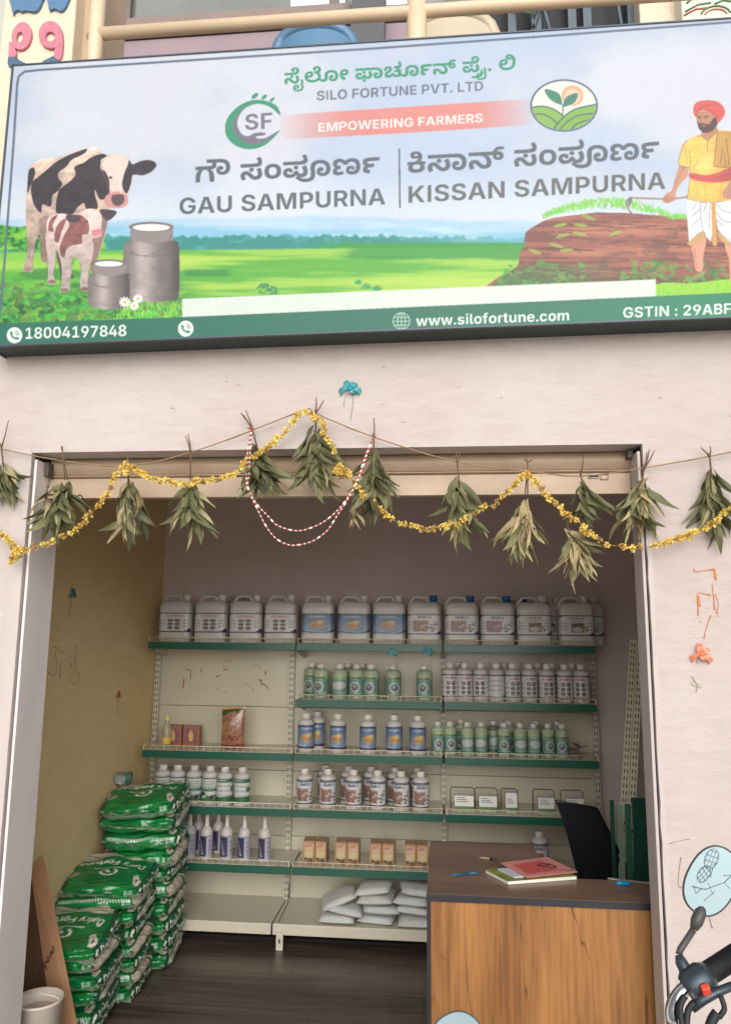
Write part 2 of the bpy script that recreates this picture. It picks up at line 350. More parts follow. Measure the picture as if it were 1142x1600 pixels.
# glyph outlines (advance, then closed contours x,y in 1/1000 em)
FONT = {
 'A': [742,[24,0,274,728,462,728,719,0,558,0,438,357,379,568,351,677,382,677,330,470,299,357,184,0],[178,171,178,286,565,286,565,171]],
 'B': [661,[67,0,67,728,354,728,440,719,507,693,555,653,583,601,592,523,576,465,547,428,509,401,463,384,463,377,525,361,578,321,607,277,620,221,617,156,593,98,550,50,487,17,404,1],[212,120,392,124,428,136,461,169,472,213,466,252,446,284,414,307,373,319,212,321],[212,421,354,422,391,433,421,453,440,481,447,518,444,543,434,565,406,593,356,608,212,609]],
 'C': [739,[384,-10,310,-3,242,18,182,54,131,101,91,162,63,234,49,317,49,409,63,493,91,566,132,626,183,674,243,709,310,730,431,735,519,713,593,670,649,607,686,527,695,480,549,480,529,534,494,575,445,600,386,608,323,598,269,567,228,517,202,449,194,363,202,277,229,208,269,159,323,129,386,119,445,128,493,153,529,193,549,247,696,247,674,169,631,98,566,41,484,4]],
 'D': [722,[321,0,134,0,134,125,342,126,414,141,469,175,507,229,527,303,530,396,516,477,483,537,434,577,369,598,316,603,130,603,130,728,367,726,444,712,512,684,569,643,615,590,648,525,669,450,675,364,669,279,648,203,615,138,569,85,511,44,443,16,364,2],[212,728,212,0,67,0,67,728]],
 'E': [607,[67,0,67,728,551,728,551,607,212,607,212,427,526,427,526,308,212,308,212,121,552,121,552,0]],
 'F': [587,[67,0,67,728,543,728,543,607,212,607,212,400,511,400,511,282,212,282,212,0]],
 'G': [750,[388,-10,311,-3,241,19,180,55,130,104,90,164,62,236,49,318,49,409,63,492,91,564,132,625,183,673,244,709,311,730,409,737,498,720,575,682,636,626,678,555,694,493,546,493,514,555,475,587,426,605,365,607,304,590,254,553,218,497,198,423,197,305,218,231,254,175,304,138,366,120,447,126,508,157,547,210,560,280,591,275,400,275,400,386,701,386,699,259,686,191,660,132,623,83,577,43,521,14,458,-4]],
 'H': [747,[67,0,67,728,212,728,212,432,534,432,534,728,679,728,679,0,534,0,534,312,212,312,212,0]],
 'I': [300,[85,0,85,727,215,727,215,0]],
 'J': [583,[276,-10,194,0,127,28,99,49,76,75,58,105,45,138,34,218,34,260,179,260,183,177,205,135,243,112,293,109,335,125,363,161,372,216,372,728,516,728,516,218,506,139,493,105,475,75,452,49,424,28,358,0]],
 'K': [716,[174,168,174,301,288,471,506,728,683,728,376,374,364,378],[67,0,67,728,212,728,212,525,212,271,212,0],[519,0,300,331,391,440,690,0]],
 'L': [565,[67,0,67,728,212,728,212,121,528,121,528,0]],
 'M': [930,[67,0,67,728,289,728,411,384,462,182,480,97,451,97,495,295,520,384,640,728,862,728,862,0,717,0,717,348,721,548,723,642,732,642,680,446,650,348,526,0,404,0,278,348,221,541,194,642,205,642,210,438,211,0]],
 'N': [761,[67,0,67,728,229,728,464,352,559,167,574,129,559,129,547,327,546,728,694,728,694,0,531,0,319,340,217,527,185,592,203,592,215,380,216,0]],
 'O': [770,[385,-10,311,-3,244,18,183,54,132,101,91,162,63,234,49,317,49,409,63,493,91,566,132,626,183,674,244,709,311,730,385,737,459,730,527,709,587,674,638,626,679,566,707,493,721,409,721,317,707,234,679,162,638,101,587,53,527,18,459,-3],[385,119,449,129,502,160,542,209,568,277,576,363,568,450,542,518,502,568,449,598,385,608,322,598,269,568,228,518,202,450,194,363,202,277,228,209,269,160,322,129]],
 'P': [647,[67,0,67,728,349,728,439,716,490,696,549,650,589,587,607,511,603,428,577,357,548,317,488,271,437,251,345,240,164,240,164,357,373,363,418,385,444,418,457,459,457,507,444,548,418,580,373,602,323,608,212,608,212,0]],
 'R': [656,[67,0,67,728,349,728,439,717,512,686,564,636,597,570,608,492,597,413,564,349,510,301,437,271,345,261,153,261,153,379,358,381,400,392,433,414,452,448,459,492,452,536,433,571,387,599,323,608,212,608,212,0],[473,0,296,331,454,331,634,0]],
 'S': [654,[332,-11,236,-1,156,28,114,57,81,95,57,140,45,194,42,223,184,223,195,179,221,146,285,116,356,113,401,124,436,144,458,172,466,207,459,238,439,261,364,295,191,344,137,374,95,413,70,461,62,519,68,569,85,614,130,670,194,710,274,733,365,736,449,720,517,684,567,634,595,570,602,522,461,522,445,568,408,600,354,614,286,610,250,596,225,573,212,544,212,511,227,483,271,453,463,398,559,338,601,273,611,207,599,134,578,92,528,41,456,6,366,-10]],
 'T': [666,[38,607,38,728,628,728,628,607,406,607,406,0,261,0,261,607]],
 'U': [733,[366,-10,267,2,209,23,160,54,121,93,91,141,73,195,67,255,67,728,212,728,212,267,225,204,260,155,315,125,385,119,448,137,493,177,517,234,521,728,666,728,666,255,660,195,642,141,612,93,573,54,524,23,466,2]],
 'V': [742,[280,0,24,728,185,728,304,371,363,162,391,55,360,55,412,259,444,371,559,728,719,728,468,0]],
 'W': [1034,[219,0,24,728,182,728,268,363,304,168,320,71,295,71,330,269,441,728,593,728,683,363,721,168,739,71,713,71,746,269,765,363,852,728,1010,728,814,0,648,0,550,379,509,597,499,657,534,657,501,458,385,0]],
 'X': [734,[25,0,324,426,324,316,48,728,216,728,324,560,387,435,350,435,441,603,524,728,688,728,416,324,416,428,709,0,538,0,422,174,355,292,379,292,299,155,193,0]],
 'Y': [727,[293,0,293,275,24,728,194,728,318,500,383,351,350,351,413,500,534,728,703,728,438,275,438,0]],
 'a': [579,[216,-11,140,1,80,36,49,78,35,132,40,202,64,248,97,278,291,326,360,342,372,358,369,400,346,431,304,446,250,443,210,424,180,382,50,405,85,472,142,519,219,547,353,546,444,510,488,467,512,405,516,0,381,0,381,76,376,76,341,31,288,0],[255,90,299,96,334,115,359,142,373,177,375,256,215,218,182,194,172,171,176,131,200,104]],
 'b': [629,[365,-9,290,6,240,43,210,87,203,87,203,0,63,0,63,728,206,728,206,454,210,454,253,513,301,543,366,553,436,541,497,507,545,451,569,401,587,308,584,204,559,119,516,54,459,12,390,-8],[323,105,370,115,405,143,434,202,440,310,429,358,405,401,370,429,323,438,277,429,241,402,212,345,205,234,217,185,241,142,277,115]],
 'c': [587,[306,-11,244,-5,190,12,142,40,103,77,73,123,52,177,41,271,52,365,73,419,103,465,142,502,190,530,244,547,361,548,454,513,510,461,543,390,547,374,415,348,386,407,347,434,307,440,260,431,223,402,194,343,188,233,199,184,223,140,260,112,321,103,369,120,402,158,416,198,548,172,520,96,455,29,361,-6]],
 'd': [629,[263,-9,192,2,130,38,82,95,51,173,41,272,51,372,84,451,132,507,193,541,281,552,340,537,390,498,418,454,423,454,423,728,565,728,565,0,426,0,426,87,418,87,375,29,313,-4],[306,105,352,115,388,142,417,200,424,311,412,360,388,402,352,429,306,438,259,429,224,401,195,343,188,235,200,186,224,143,260,115]],
 'e': [595,[309,-11,246,-5,191,11,143,38,103,75,73,121,52,175,41,270,52,364,73,418,103,464,141,502,188,530,241,547,343,550,418,528,482,485,528,419,553,330,556,235,101,235,101,326,487,326,420,301,407,377,383,414,349,437,302,445,256,437,220,413,195,378,183,333,187,192,210,143,243,114,286,99,344,100,385,118,413,149,419,163,548,138,514,74,457,25,380,-4]],
 'f': [396,[364,546,364,437,10,437,10,546],[107,0,107,590,115,652,140,700,178,734,244,759,386,747,359,639,311,646,274,639,255,618,249,584,249,0]],
 'g': [630,[304,-216,207,-205,133,-174,83,-126,61,-83,183,-48,215,-87,261,-107,326,-111,379,-95,405,-74,421,-44,426,-4,426,97,415,97,387,55,326,16,263,8,193,18,131,50,83,103,60,150,42,239,45,343,60,402,98,472,152,521,217,548,298,550,341,537,392,499,421,454,427,454,427,546,567,546,567,3,561,-52,545,-99,502,-154,440,-192,363,-212],[307,117,353,125,388,150,418,205,425,312,413,361,389,402,353,429,307,438,260,429,224,401,195,344,188,238,200,191,224,151,260,125]],
 'h': [620,[206,317,206,0,63,0,63,728,203,728,203,410,191,410,225,481,257,516,296,539,343,551,412,549,468,528,512,491,542,438,556,372,557,0,415,0,415,323,405,377,376,415,332,432,294,432,258,420,230,396,212,361]],
 'i': [269,[63,0,63,546,206,546,206,0],[135,618,95,628,66,656,56,692,66,729,95,757,135,766,174,757,203,730,214,692,203,656,174,628]],
 'k': [578,[193,163,193,334,214,334,397,546,562,546,325,273,292,273],[63,0,63,728,206,728,206,0],[405,0,238,241,333,342,573,0]],
 'l': [306,[223,-3,164,2,119,20,88,48,70,88,63,140,63,728,206,728,206,160,215,121,233,110,276,113,299,8]],
 'm': [910,[63,0,63,546,196,546,202,411,192,411,220,479,274,533,333,553,379,553,419,541,452,517,478,481,505,403,488,403,517,474,564,522,639,552,711,551,777,523,814,485,838,433,846,368,846,0,704,0,704,342,695,390,678,412,639,433,598,434,567,423,543,402,525,356,524,0,386,0,386,346,383,372,375,393,362,411,344,424,323,432,282,434,252,423,227,402,211,371,206,331,206,0]],
 'n': [620,[206,317,206,0,63,0,63,546,198,546,200,410,191,410,225,481,257,516,296,539,343,551,412,549,468,528,512,491,542,438,556,372,557,0,415,0,415,323,405,377,376,415,332,432,294,432,258,420,230,396,212,361]],
 'o': [612,[306,-11,244,-5,190,12,142,40,103,77,73,123,52,177,41,271,52,365,73,419,103,465,142,502,190,530,244,547,338,551,396,540,448,517,491,485,525,443,551,392,570,304,567,207,551,149,525,99,491,57,448,25,396,2,338,-9],[306,102,354,112,390,141,419,200,425,308,414,358,390,402,354,430,306,440,258,430,223,402,194,342,187,234,199,185,223,141,258,112]],
 'p': [629,[63,-204,63,546,203,546,203,454,210,454,253,513,301,543,366,553,436,541,497,507,545,451,569,401,587,308,584,204,559,119,516,54,459,12,390,-8,303,0,254,29,210,87,206,87,206,-204],[323,105,370,115,405,143,434,202,440,310,429,358,405,401,370,429,323,438,277,429,241,402,212,345,205,234,217,185,241,142,277,115]],
 'r': [405,[63,0,63,546,201,546,201,452,207,452,232,503,272,537,321,552,386,549,386,421,324,428,282,422,246,403,221,373,207,335,206,0]],
 's': [558,[278,-11,183,1,109,36,69,77,44,128,39,148,172,171,193,128,234,101,282,94,331,102,364,123,372,137,373,166,358,189,304,210,153,246,110,270,79,301,60,339,55,405,72,458,109,501,162,532,254,552,352,546,426,518,478,471,506,408,380,385,362,419,330,442,283,450,239,443,207,423,199,409,198,379,212,357,244,340,421,299,465,276,496,247,514,210,519,146,500,91,461,45,404,12,332,-7]],
 't': [363,[331,546,331,437,10,437,10,546],[85,676,228,676,228,158,233,129,249,112,325,112,345,5,253,-8,194,-1,147,18,113,49,92,92,85,146]],
 'u': [620,[251,-7,189,2,136,28,97,71,72,128,63,199,63,546,206,546,206,223,215,169,244,131,288,113,327,114,362,126,390,150,408,185,415,229,415,546,557,546,557,0,422,0,420,136,429,136,395,65,363,30,324,6,277,-5]],
 'v': [597,[218,0,16,546,167,546,261,260,311,64,316,42,284,42,332,238,431,546,581,546,379,0]],
 'w': [848,[178,0,17,546,166,546,215,341,257,143,268,83,251,83,297,296,358,546,490,546,540,341,585,142,596,83,579,83,621,296,680,546,831,546,669,0,524,0,463,213,418,408,411,437,436,437,390,235,322,0]],
 'x': [578,[21,0,233,335,233,225,32,546,186,546,287,359,318,296,263,296,344,458,397,546,548,546,344,223,344,332,556,0,403,0,306,170,259,265,314,265,235,104,173,0]],
 'y': [599,[59,-194,92,-86,146,-96,176,-91,198,-76,213,-50,221,-2,16,546,167,546,261,260,307,65,312,42,279,42,329,238,433,546,583,546,350,-66,308,-142,259,-183,193,-205]],
 'z': [571,[59,0,59,87,331,426,331,430,67,430,67,546,503,546,503,451,246,120,246,115,512,115,512,0]],
 '0': [646,[323,-10,255,-3,196,19,147,54,108,102,78,162,58,234,47,363,58,492,78,565,108,625,148,674,197,709,255,730,323,737,391,730,450,709,499,673,539,625,568,565,588,492,600,363,588,234,569,162,539,102,500,54,450,19,392,-3],[323,111,371,121,409,151,435,202,454,301,451,455,428,545,397,589,357,613,306,616,262,599,228,562,199,481,191,331,205,223,228,166,262,129,306,112]],
 '1': [646,[88,0,88,118,577,118,577,0],[424,728,424,0,280,0,280,600,108,481,108,615,268,728]],
 '2': [646,[71,0,71,104,328,348,411,442,431,495,430,536,417,571,392,598,358,615,317,621,275,615,241,596,217,567,205,528,203,506,65,506,77,584,111,648,165,696,235,727,318,737,403,727,473,698,527,653,561,593,571,507,549,427,463,313,272,125,272,119,582,119,582,0]],
 '3': [646,[315,-10,228,0,153,28,95,72,57,132,42,203,189,203,199,168,221,141,273,115,339,112,380,123,412,146,433,179,440,221,433,261,412,296,364,328,297,338,219,338,219,436,385,603,385,608,79,608,79,728,562,728,562,622,321,388,321,418,411,418,463,404,526,364,569,307,589,238,585,162,568,116,522,59,457,18,376,-5]],
 '4': [646,[34,131,34,245,308,728,448,728,180,254,180,248,612,248,612,131],[382,0,382,165,386,217,386,454,518,454,518,0]],
 '5': [646,[317,-10,234,0,163,29,108,75,71,133,58,203,199,203,207,167,228,139,259,118,317,106,362,113,400,135,427,169,442,213,442,263,427,307,399,342,360,364,314,372,251,359,216,338,203,325,73,347,108,728,544,728,544,608,229,608,209,421,248,452,320,478,412,474,492,437,551,370,578,301,583,213,572,160,536,90,479,36,431,11,348,-8]],
 '6': [646,[325,-10,243,1,171,32,114,83,87,127,70,178,65,258,87,349,158,479,326,728,473,728,244,391,206,391,238,425,290,452,357,462,432,452,494,423,542,376,572,314,582,237,570,155,535,87,480,35,409,1],[324,105,368,112,404,134,431,167,445,210,445,258,431,300,404,333,368,355,324,362,281,355,244,333,218,301,204,258,204,210,218,167,244,134,281,112]],
 '7': [646,[120,0,425,603,425,608,71,608,71,728,576,728,576,605,271,0]],
 '8': [646,[323,-10,232,0,155,28,96,72,58,129,47,172,53,247,85,308,136,353,201,376,201,380,159,396,123,421,95,456,78,497,73,564,93,624,134,675,194,712,267,733,351,736,428,721,493,689,541,642,569,585,572,519,561,476,538,438,505,407,467,387,445,380,445,376,509,353,561,308,593,247,601,195,595,150,578,109,532,56,466,17,385,-5],[323,98,369,104,407,122,434,150,448,186,448,228,433,264,406,293,368,312,323,319,277,312,240,293,212,265,198,228,198,186,212,150,238,123,276,105],[323,426,362,431,394,448,418,474,431,508,431,546,418,579,395,604,362,620,302,625,266,614,238,593,220,563,214,527,220,490,238,460,266,439,302,427]],
 '9': [646,[321,737,403,727,475,695,532,645,560,601,577,550,581,469,560,378,488,249,320,0,173,0,403,336,441,336,409,302,356,276,289,266,215,276,152,305,105,351,74,414,64,491,76,573,112,641,167,693,238,726],[322,623,278,615,242,594,216,560,202,518,202,470,216,427,242,394,278,373,322,365,366,373,402,394,428,427,442,469,442,517,428,560,402,594,366,615]],
 ':': [269,[135,-9,93,2,63,32,52,73,63,115,93,145,135,156,177,145,208,115,219,73,208,32,177,2],[135,356,93,366,63,397,52,438,63,480,93,510,135,521,177,510,208,480,219,438,208,397,177,366]],
 '.': [269,[135,-9,93,2,63,32,52,73,63,115,93,145,135,156,177,145,208,115,219,73,208,32,177,2]],
 '-': [646,[488,357,488,243,157,243,157,357]],
 'k270': [762,[515,-12,451,-5,373,33,223,186,189,180,169,149,179,82,210,27,88,-23,46,56,29,139,38,200,66,250,111,285,173,304,256,302,319,273,471,120,513,110,554,120,580,151,587,221,564,298,532,350,656,403,696,337,726,230,726,155,708,90,673,40,621,7,554,-10],[384,273,343,282,317,308,308,344,318,381,345,408,384,418,424,408,451,381,460,344,451,308,424,282],[30,431,30,552,444,552,550,565,588,598,596,640,588,676,562,703,522,712,483,705,453,683,445,626,411,679,450,697,491,682,506,657,506,625,490,600,457,586,410,587,373,608,353,648,353,696,371,739,407,775,460,800,531,809,607,798,665,766,705,717,725,655,721,565,689,501,614,451,502,432]],
 'k75': [187,[-93,-421,-181,-410,-249,-376,-294,-325,-317,-261,-318,-193,-300,-136,-265,-92,-216,-63,-156,-54,-103,-61,-53,-97,-32,-149,-34,-204,-46,-233,-66,-254,-126,-277,-248,-263,-260,-257,-257,-182,-181,-205,-138,-196,-125,-179,-133,-141,-175,-132,-215,-158,-231,-232,-217,-283,-199,-304,-173,-321,-138,-331,-38,-329,13,-310,52,-277,73,-226,74,-163,44,-83,9,-39,60,17,65,65,41,111,9,142,79,211,148,136,166,85,162,10,122,-47,111,-19,158,-97,172,-162,171,-243,143,-318,119,-349,89,-375,10,-410]],
 'k265': [833,[424,-12,286,3,210,29,120,91,77,144,40,239,32,311,46,407,87,481,149,533,229,560,308,561,365,543,408,510,434,463,443,404,434,347,406,299,362,265,298,246,210,249,95,313,118,413,179,357,225,347,277,355,306,377,316,407,302,446,265,460,216,445,190,418,172,373,165,309,178,241,214,182,277,139,366,115,470,115,551,132,611,167,648,217,661,282,657,317,644,350,597,407,529,447,596,534,703,473,755,423,789,361,801,284,787,191,745,110,673,45,606,14,476,-10],[478,431,478,552,607,560,656,589,670,640,661,676,636,703,596,712,556,705,527,683,518,626,485,679,523,697,565,682,580,657,580,625,564,600,531,586,484,587,446,608,427,648,427,696,445,739,481,775,534,800,604,809,681,798,739,766,779,717,799,655,795,565,762,501,687,451,575,432]],
 'k64': [818,[94,-12,41,-8,-7,4,-121,77,-169,123,-87,212,-13,136,40,113,94,112,128,128,145,160,141,318,145,367,157,411,178,450,207,484,242,512,342,553,477,562,595,538,671,495,727,436,763,366,781,287,780,194,754,107,704,42,671,18,590,-9,501,-10,431,10,379,47,348,100,338,165,354,239,381,275,419,299,467,307,520,297,552,269,562,228,555,192,533,167,473,162,440,185,434,198,446,203,445,160,462,127,500,105,552,104,592,119,621,149,644,217,643,281,624,344,584,396,525,431,445,443,360,428,318,400,290,357,282,118,259,58,217,18,160,-5]],
 'k74': [472,[448,402,438,343,409,296,363,263,300,246,222,246,155,268,90,317,115,416,176,357,224,347,276,355,306,377,315,408,301,446,264,460,215,446,179,403,166,321,177,250,207,195,276,136,331,106,259,-12,176,40,108,102,60,177,35,265,35,364,61,448,111,510,182,550,268,563,338,554,391,527,427,486,446,432]],
 'k153': [854,[237,-12,160,-2,98,28,55,76,32,138,32,204,51,258,87,300,139,327,202,336,279,323,306,307,326,286,338,259,326,167,229,175,229,216,198,231,163,218,150,195,152,159,176,128,226,112,298,114,329,123,352,140,379,188,385,218,510,218,526,156,559,122,602,110,650,123,679,182,666,271,623,350,748,403,788,336,812,265,820,187,808,107,774,48,723,9,662,-10,567,-6,495,23,420,103,477,101,411,36,335,-1],[374,-144,386,9,508,9,519,-144],[441,265,400,274,374,300,366,336,375,373,401,400,441,410,480,400,508,373,518,336,509,300,482,274],[29,431,29,552,687,552,687,431]],
 'k60': [500,[464,246,451,148,412,71,384,42,351,18,269,-9,180,-10,110,10,59,47,27,100,17,165,33,239,60,275,98,299,146,307,200,297,231,269,242,228,234,192,212,167,152,162,120,185,114,198,125,203,124,160,141,127,179,105,231,104,272,119,302,149,324,217,320,302,290,366,232,409,111,430,-250,431,-250,552,192,548,293,525,366,484,410,439,445,373,462,292]],
 'k28': [884,[620,-12,531,1,463,40,410,104,468,112,420,53,345,5,232,-12,160,-2,105,25,69,65,51,113,55,193,75,237,137,297,265,391,267,438,217,457,182,451,158,422,170,358,54,316,25,403,33,472,61,514,109,544,179,561,266,561,334,542,378,508,408,444,403,376,369,317,195,184,191,143,206,122,258,110,320,123,358,162,374,218,500,218,517,157,554,122,610,110,654,118,682,140,691,175,677,223,612,267,597,271,701,315,790,262,824,206,831,156,820,94,788,44,736,9,663,-10],[494,261,494,360,601,360,641,396,623,445,615,452,690,463,745,454,756,365,753,360,847,360,847,261,769,266,728,261],[493,431,493,552,696,567,718,613,704,669,663,725,770,788,820,715,845,653,849,555,825,496,789,464,739,443,620,431]],
 'k93': [595,[576,431,192,419,172,392,187,348,266,333,404,333,404,215,200,204,179,178,189,139,271,120,271,0,141,14,80,45,52,79,37,124,44,201,85,256,118,277,117,265,71,299,39,344,29,425,59,491,123,532,289,552,576,552]],
 'k187': [1123,[515,-12,451,-5,373,33,223,186,189,180,169,149,179,82,210,27,88,-23,46,55,29,139,38,200,66,250,111,285,173,304,245,304,307,284,364,236,460,128,515,110,555,121,580,154,588,204,578,268,549,326,504,375,445,415,410,431,30,431,30,552,597,552,597,431,587,431,581,449,660,383,710,299,726,235,725,160,708,92,673,41,621,7,554,-10],[944,249,892,255,847,272,811,301,780,350,764,413,765,512,791,597,839,658,908,695,991,708,1117,686,1135,678,1075,588,992,606,938,594,907,569,887,528,881,406,894,369,921,348,972,355,976,411,906,431,590,431,590,552,959,548,1013,534,1071,490,1098,437,1104,393,1099,349,1084,313,1059,285,1026,265,988,253]],
 'k258': [854,[237,-12,160,-2,98,28,55,76,32,138,32,204,51,258,87,300,139,327,202,336,279,323,306,307,326,286,338,259,326,167,229,175,229,216,198,231,163,218,150,195,152,159,176,128,226,112,298,114,329,123,352,140,379,188,385,218,510,218,526,156,559,122,602,110,650,123,679,182,666,271,623,350,748,403,788,336,812,265,820,187,808,107,774,48,723,9,662,-10,567,-6,495,23,420,103,477,101,411,36,335,-1],[441,265,400,274,374,300,366,336,375,373,401,400,441,410,480,400,508,373,518,336,509,300,482,274],[29,431,29,552,536,552,642,565,680,598,688,640,680,676,654,703,614,712,575,705,545,683,537,626,503,679,542,697,583,682,598,657,598,625,582,600,549,586,502,587,465,608,445,648,445,696,463,739,499,775,552,800,623,809,699,798,757,766,797,717,817,655,813,565,781,501,706,451,594,432]],
 'k122': [134,[137,-59,132,-113,118,-160,94,-201,61,-236,20,-264,-95,-304,-304,-308,-396,-290,-374,-197,-216,-216,-125,-209,-54,-186,-27,-170,8,-136,28,-96,34,-28,-1,57,87,103,127,18]],
 'k231': [856,[400,-12,273,3,171,48,95,117,48,206,32,311,46,407,87,481,150,533,229,560,308,561,365,543,408,510,434,463,443,404,434,347,406,299,362,265,298,246,210,249,95,313,118,412,180,357,225,347,277,355,306,377,316,407,310,437,279,458,232,453,202,434,179,398,165,309,177,241,212,182,272,139,355,115,460,116,508,126,550,144,587,168,618,199,653,264,673,358,665,502,637,596,607,645,568,677,505,687,474,669,469,633,494,610,541,608,573,626,592,660,596,682,701,675,678,605,642,554,594,522,538,507,440,514,373,554,345,603,340,644,345,685,361,721,388,751,424,774,467,787,519,792,612,777,687,735,745,670,786,590,809,498,813,327,779,199,732,121,666,60,581,16,440,-11]],
 'k136': [696,[531,552,531,426,521,431,535,431,587,380,621,316,645,201,649,0,502,0,479,304,448,372,406,416,379,427,325,429,286,413,242,364,198,199,194,0,46,0,52,211,69,298,104,373,161,431,198,452,225,431,42,431,42,552]],
 'k72': [490,[25,575,15,516,-16,473,-77,441,-164,431,-245,431,-245,552,-129,560,-106,603,-131,668,-142,681,-10,691,24,596],[465,476,452,378,413,302,384,273,313,233,223,219,144,229,83,257,41,302,20,361,19,422,33,469,60,505,99,529,146,537,200,527,232,499,243,459,235,422,213,397,153,393,121,415,114,428,126,433,125,391,142,358,180,336,232,336,273,351,302,380,325,448,321,533,291,596,233,639,113,660,-301,661,-301,782,146,781,265,766,344,732,410,670,445,605,463,523]],
 'k56': [762,[515,-12,451,-5,373,33,223,186,189,180,169,149,179,82,210,27,88,-23,46,56,29,139,38,200,66,250,111,285,173,304,256,302,319,273,471,120,513,110,554,120,580,151,587,221,564,298,532,350,656,403,696,337,726,230,726,155,708,90,673,40,621,7,554,-10],[384,273,343,282,317,308,308,344,318,381,345,408,384,418,424,408,451,381,460,344,451,308,424,282],[30,431,30,552,463,552,572,567,594,613,579,669,538,725,644,788,695,715,720,653,724,555,700,496,664,464,614,443,494,431]],
 'k6': [602,[297,-12,201,2,159,18,122,42,91,72,66,108,47,150,36,197,36,300,63,387,87,424,117,455,179,493,268,513,369,509,451,480,488,453,517,422,557,343,570,250,556,154,538,112,513,76,482,45,420,9,331,-11],[299,107,340,112,373,125,398,148,416,178,430,252,426,294,415,330,397,359,372,381,340,394,274,397,228,379,197,348,174,281,176,212,187,176,206,147,231,125,262,112]],
 'k43': [854,[237,-12,160,-2,98,28,55,76,32,138,32,204,51,258,87,300,139,327,202,336,279,323,306,307,326,286,338,259,326,167,229,175,229,216,198,231,163,218,150,195,152,159,176,128,226,112,298,114,329,123,352,140,379,188,385,218,510,218,526,156,559,122,602,110,650,123,679,182,666,271,623,350,748,403,788,336,812,265,820,187,808,107,774,48,723,9,662,-10,567,-6,495,23,420,103,477,101,411,36,335,-1],[441,265,400,274,374,300,366,336,375,373,401,400,441,410,480,400,508,373,518,336,509,300,482,274],[29,431,29,552,555,552,663,567,685,613,671,669,629,725,736,788,787,715,812,653,816,555,791,496,756,464,706,443,586,431]],
 'k277': [729,[-89,-186,-179,-179,-259,-156,-331,-117,-440,-26,-355,50,-278,-20,-195,-58,-54,-67,17,-41,50,2,62,71,47,306,51,358,63,405,84,446,112,481,147,510,247,552,384,562,504,538,581,495,637,436,674,366,692,288,691,194,665,107,642,71,615,42,543,2,454,-12,374,-2,313,27,272,72,251,131,250,192,264,239,291,275,330,299,377,307,431,297,463,269,473,228,466,192,444,167,384,162,351,185,345,198,356,203,356,160,373,127,411,105,463,104,502,119,532,149,555,217,554,281,534,344,495,396,434,431,353,443,306,439,266,426,232,406,207,377,192,337,200,64,196,8,184,-41,163,-81,135,-115,101,-141,5,-177]],
 'k37': [959,[657,-12,587,-5,530,17,508,33,479,66,461,107,456,155,460,197,475,233,499,264,530,287,566,301,644,302,701,278,720,257,732,232,723,144,634,169,621,197,587,195,570,171,577,129,604,109,678,104,723,118,755,148,776,195,781,302,766,360,736,404,693,432,635,442,574,429,529,393,502,340,374,340,356,396,317,430,260,442,213,434,184,411,183,347,235,316,296,313,296,209,181,187,169,154,184,118,215,104,290,111,336,137,400,41,315,2,218,-12,158,-7,110,6,74,30,49,59,33,93,30,155,55,214,111,258,168,278,164,238,90,279,48,334,34,401,46,459,79,507,131,542,200,561,291,560,336,549,406,510,466,451,409,445,496,525,578,557,681,561,774,538,838,496,868,461,911,364,922,268,907,157,880,95,838,44,779,9,702,-10]],
 'k206': [627,[311,-12,209,-2,133,26,84,69,59,120,64,200,99,254,129,279,120,262,34,261,34,360,593,360,593,261,504,262,494,278,550,232,574,170,572,122,548,69,498,27,411,-4],[315,107,386,118,424,149,436,190,422,235,382,264,289,273,231,255,201,220,195,190,208,147,248,118],[212,316,232,352,310,388,364,442,381,485,379,553,353,596,310,620,257,612,243,595,250,559,295,543,339,552,389,594,403,615,441,533,349,467,280,456,196,471,156,496,131,532,123,578,128,615,143,646,169,673,203,694,244,706,335,707,404,682,455,638,487,580,497,515,488,446,445,368,425,346]],
 'k164': [762,[515,-12,451,-5,373,33,223,186,189,180,169,149,179,82,210,27,88,-23,46,56,29,139,38,200,66,250,111,285,173,304,256,302,319,273,471,120,513,110,554,120,580,151,587,221,564,298,532,350,656,403,696,337,726,230,726,155,708,90,673,40,621,7,554,-10],[384,273,343,282,317,308,308,344,318,381,345,408,384,418,424,408,451,381,460,344,451,308,424,282],[30,431,30,552,595,552,595,431]],
 'k279': [729,[-62,-186,-172,-170,-266,-126,-343,-65,-266,25,-174,-43,-104,-67,-16,-63,35,-30,57,20,47,306,51,358,63,405,84,446,112,481,147,510,247,552,384,562,504,538,581,495,637,436,674,366,692,287,691,194,665,107,642,71,615,42,543,2,454,-12,374,-2,313,27,272,72,251,131,250,192,264,239,291,275,330,299,377,307,431,297,463,269,473,228,466,192,444,167,384,162,351,185,345,198,356,203,356,160,373,127,411,105,463,104,502,119,532,149,555,217,554,281,534,344,495,396,434,431,352,443,306,439,266,426,232,406,207,377,192,337,198,16,179,-57,144,-111,96,-149,6,-180]],
}
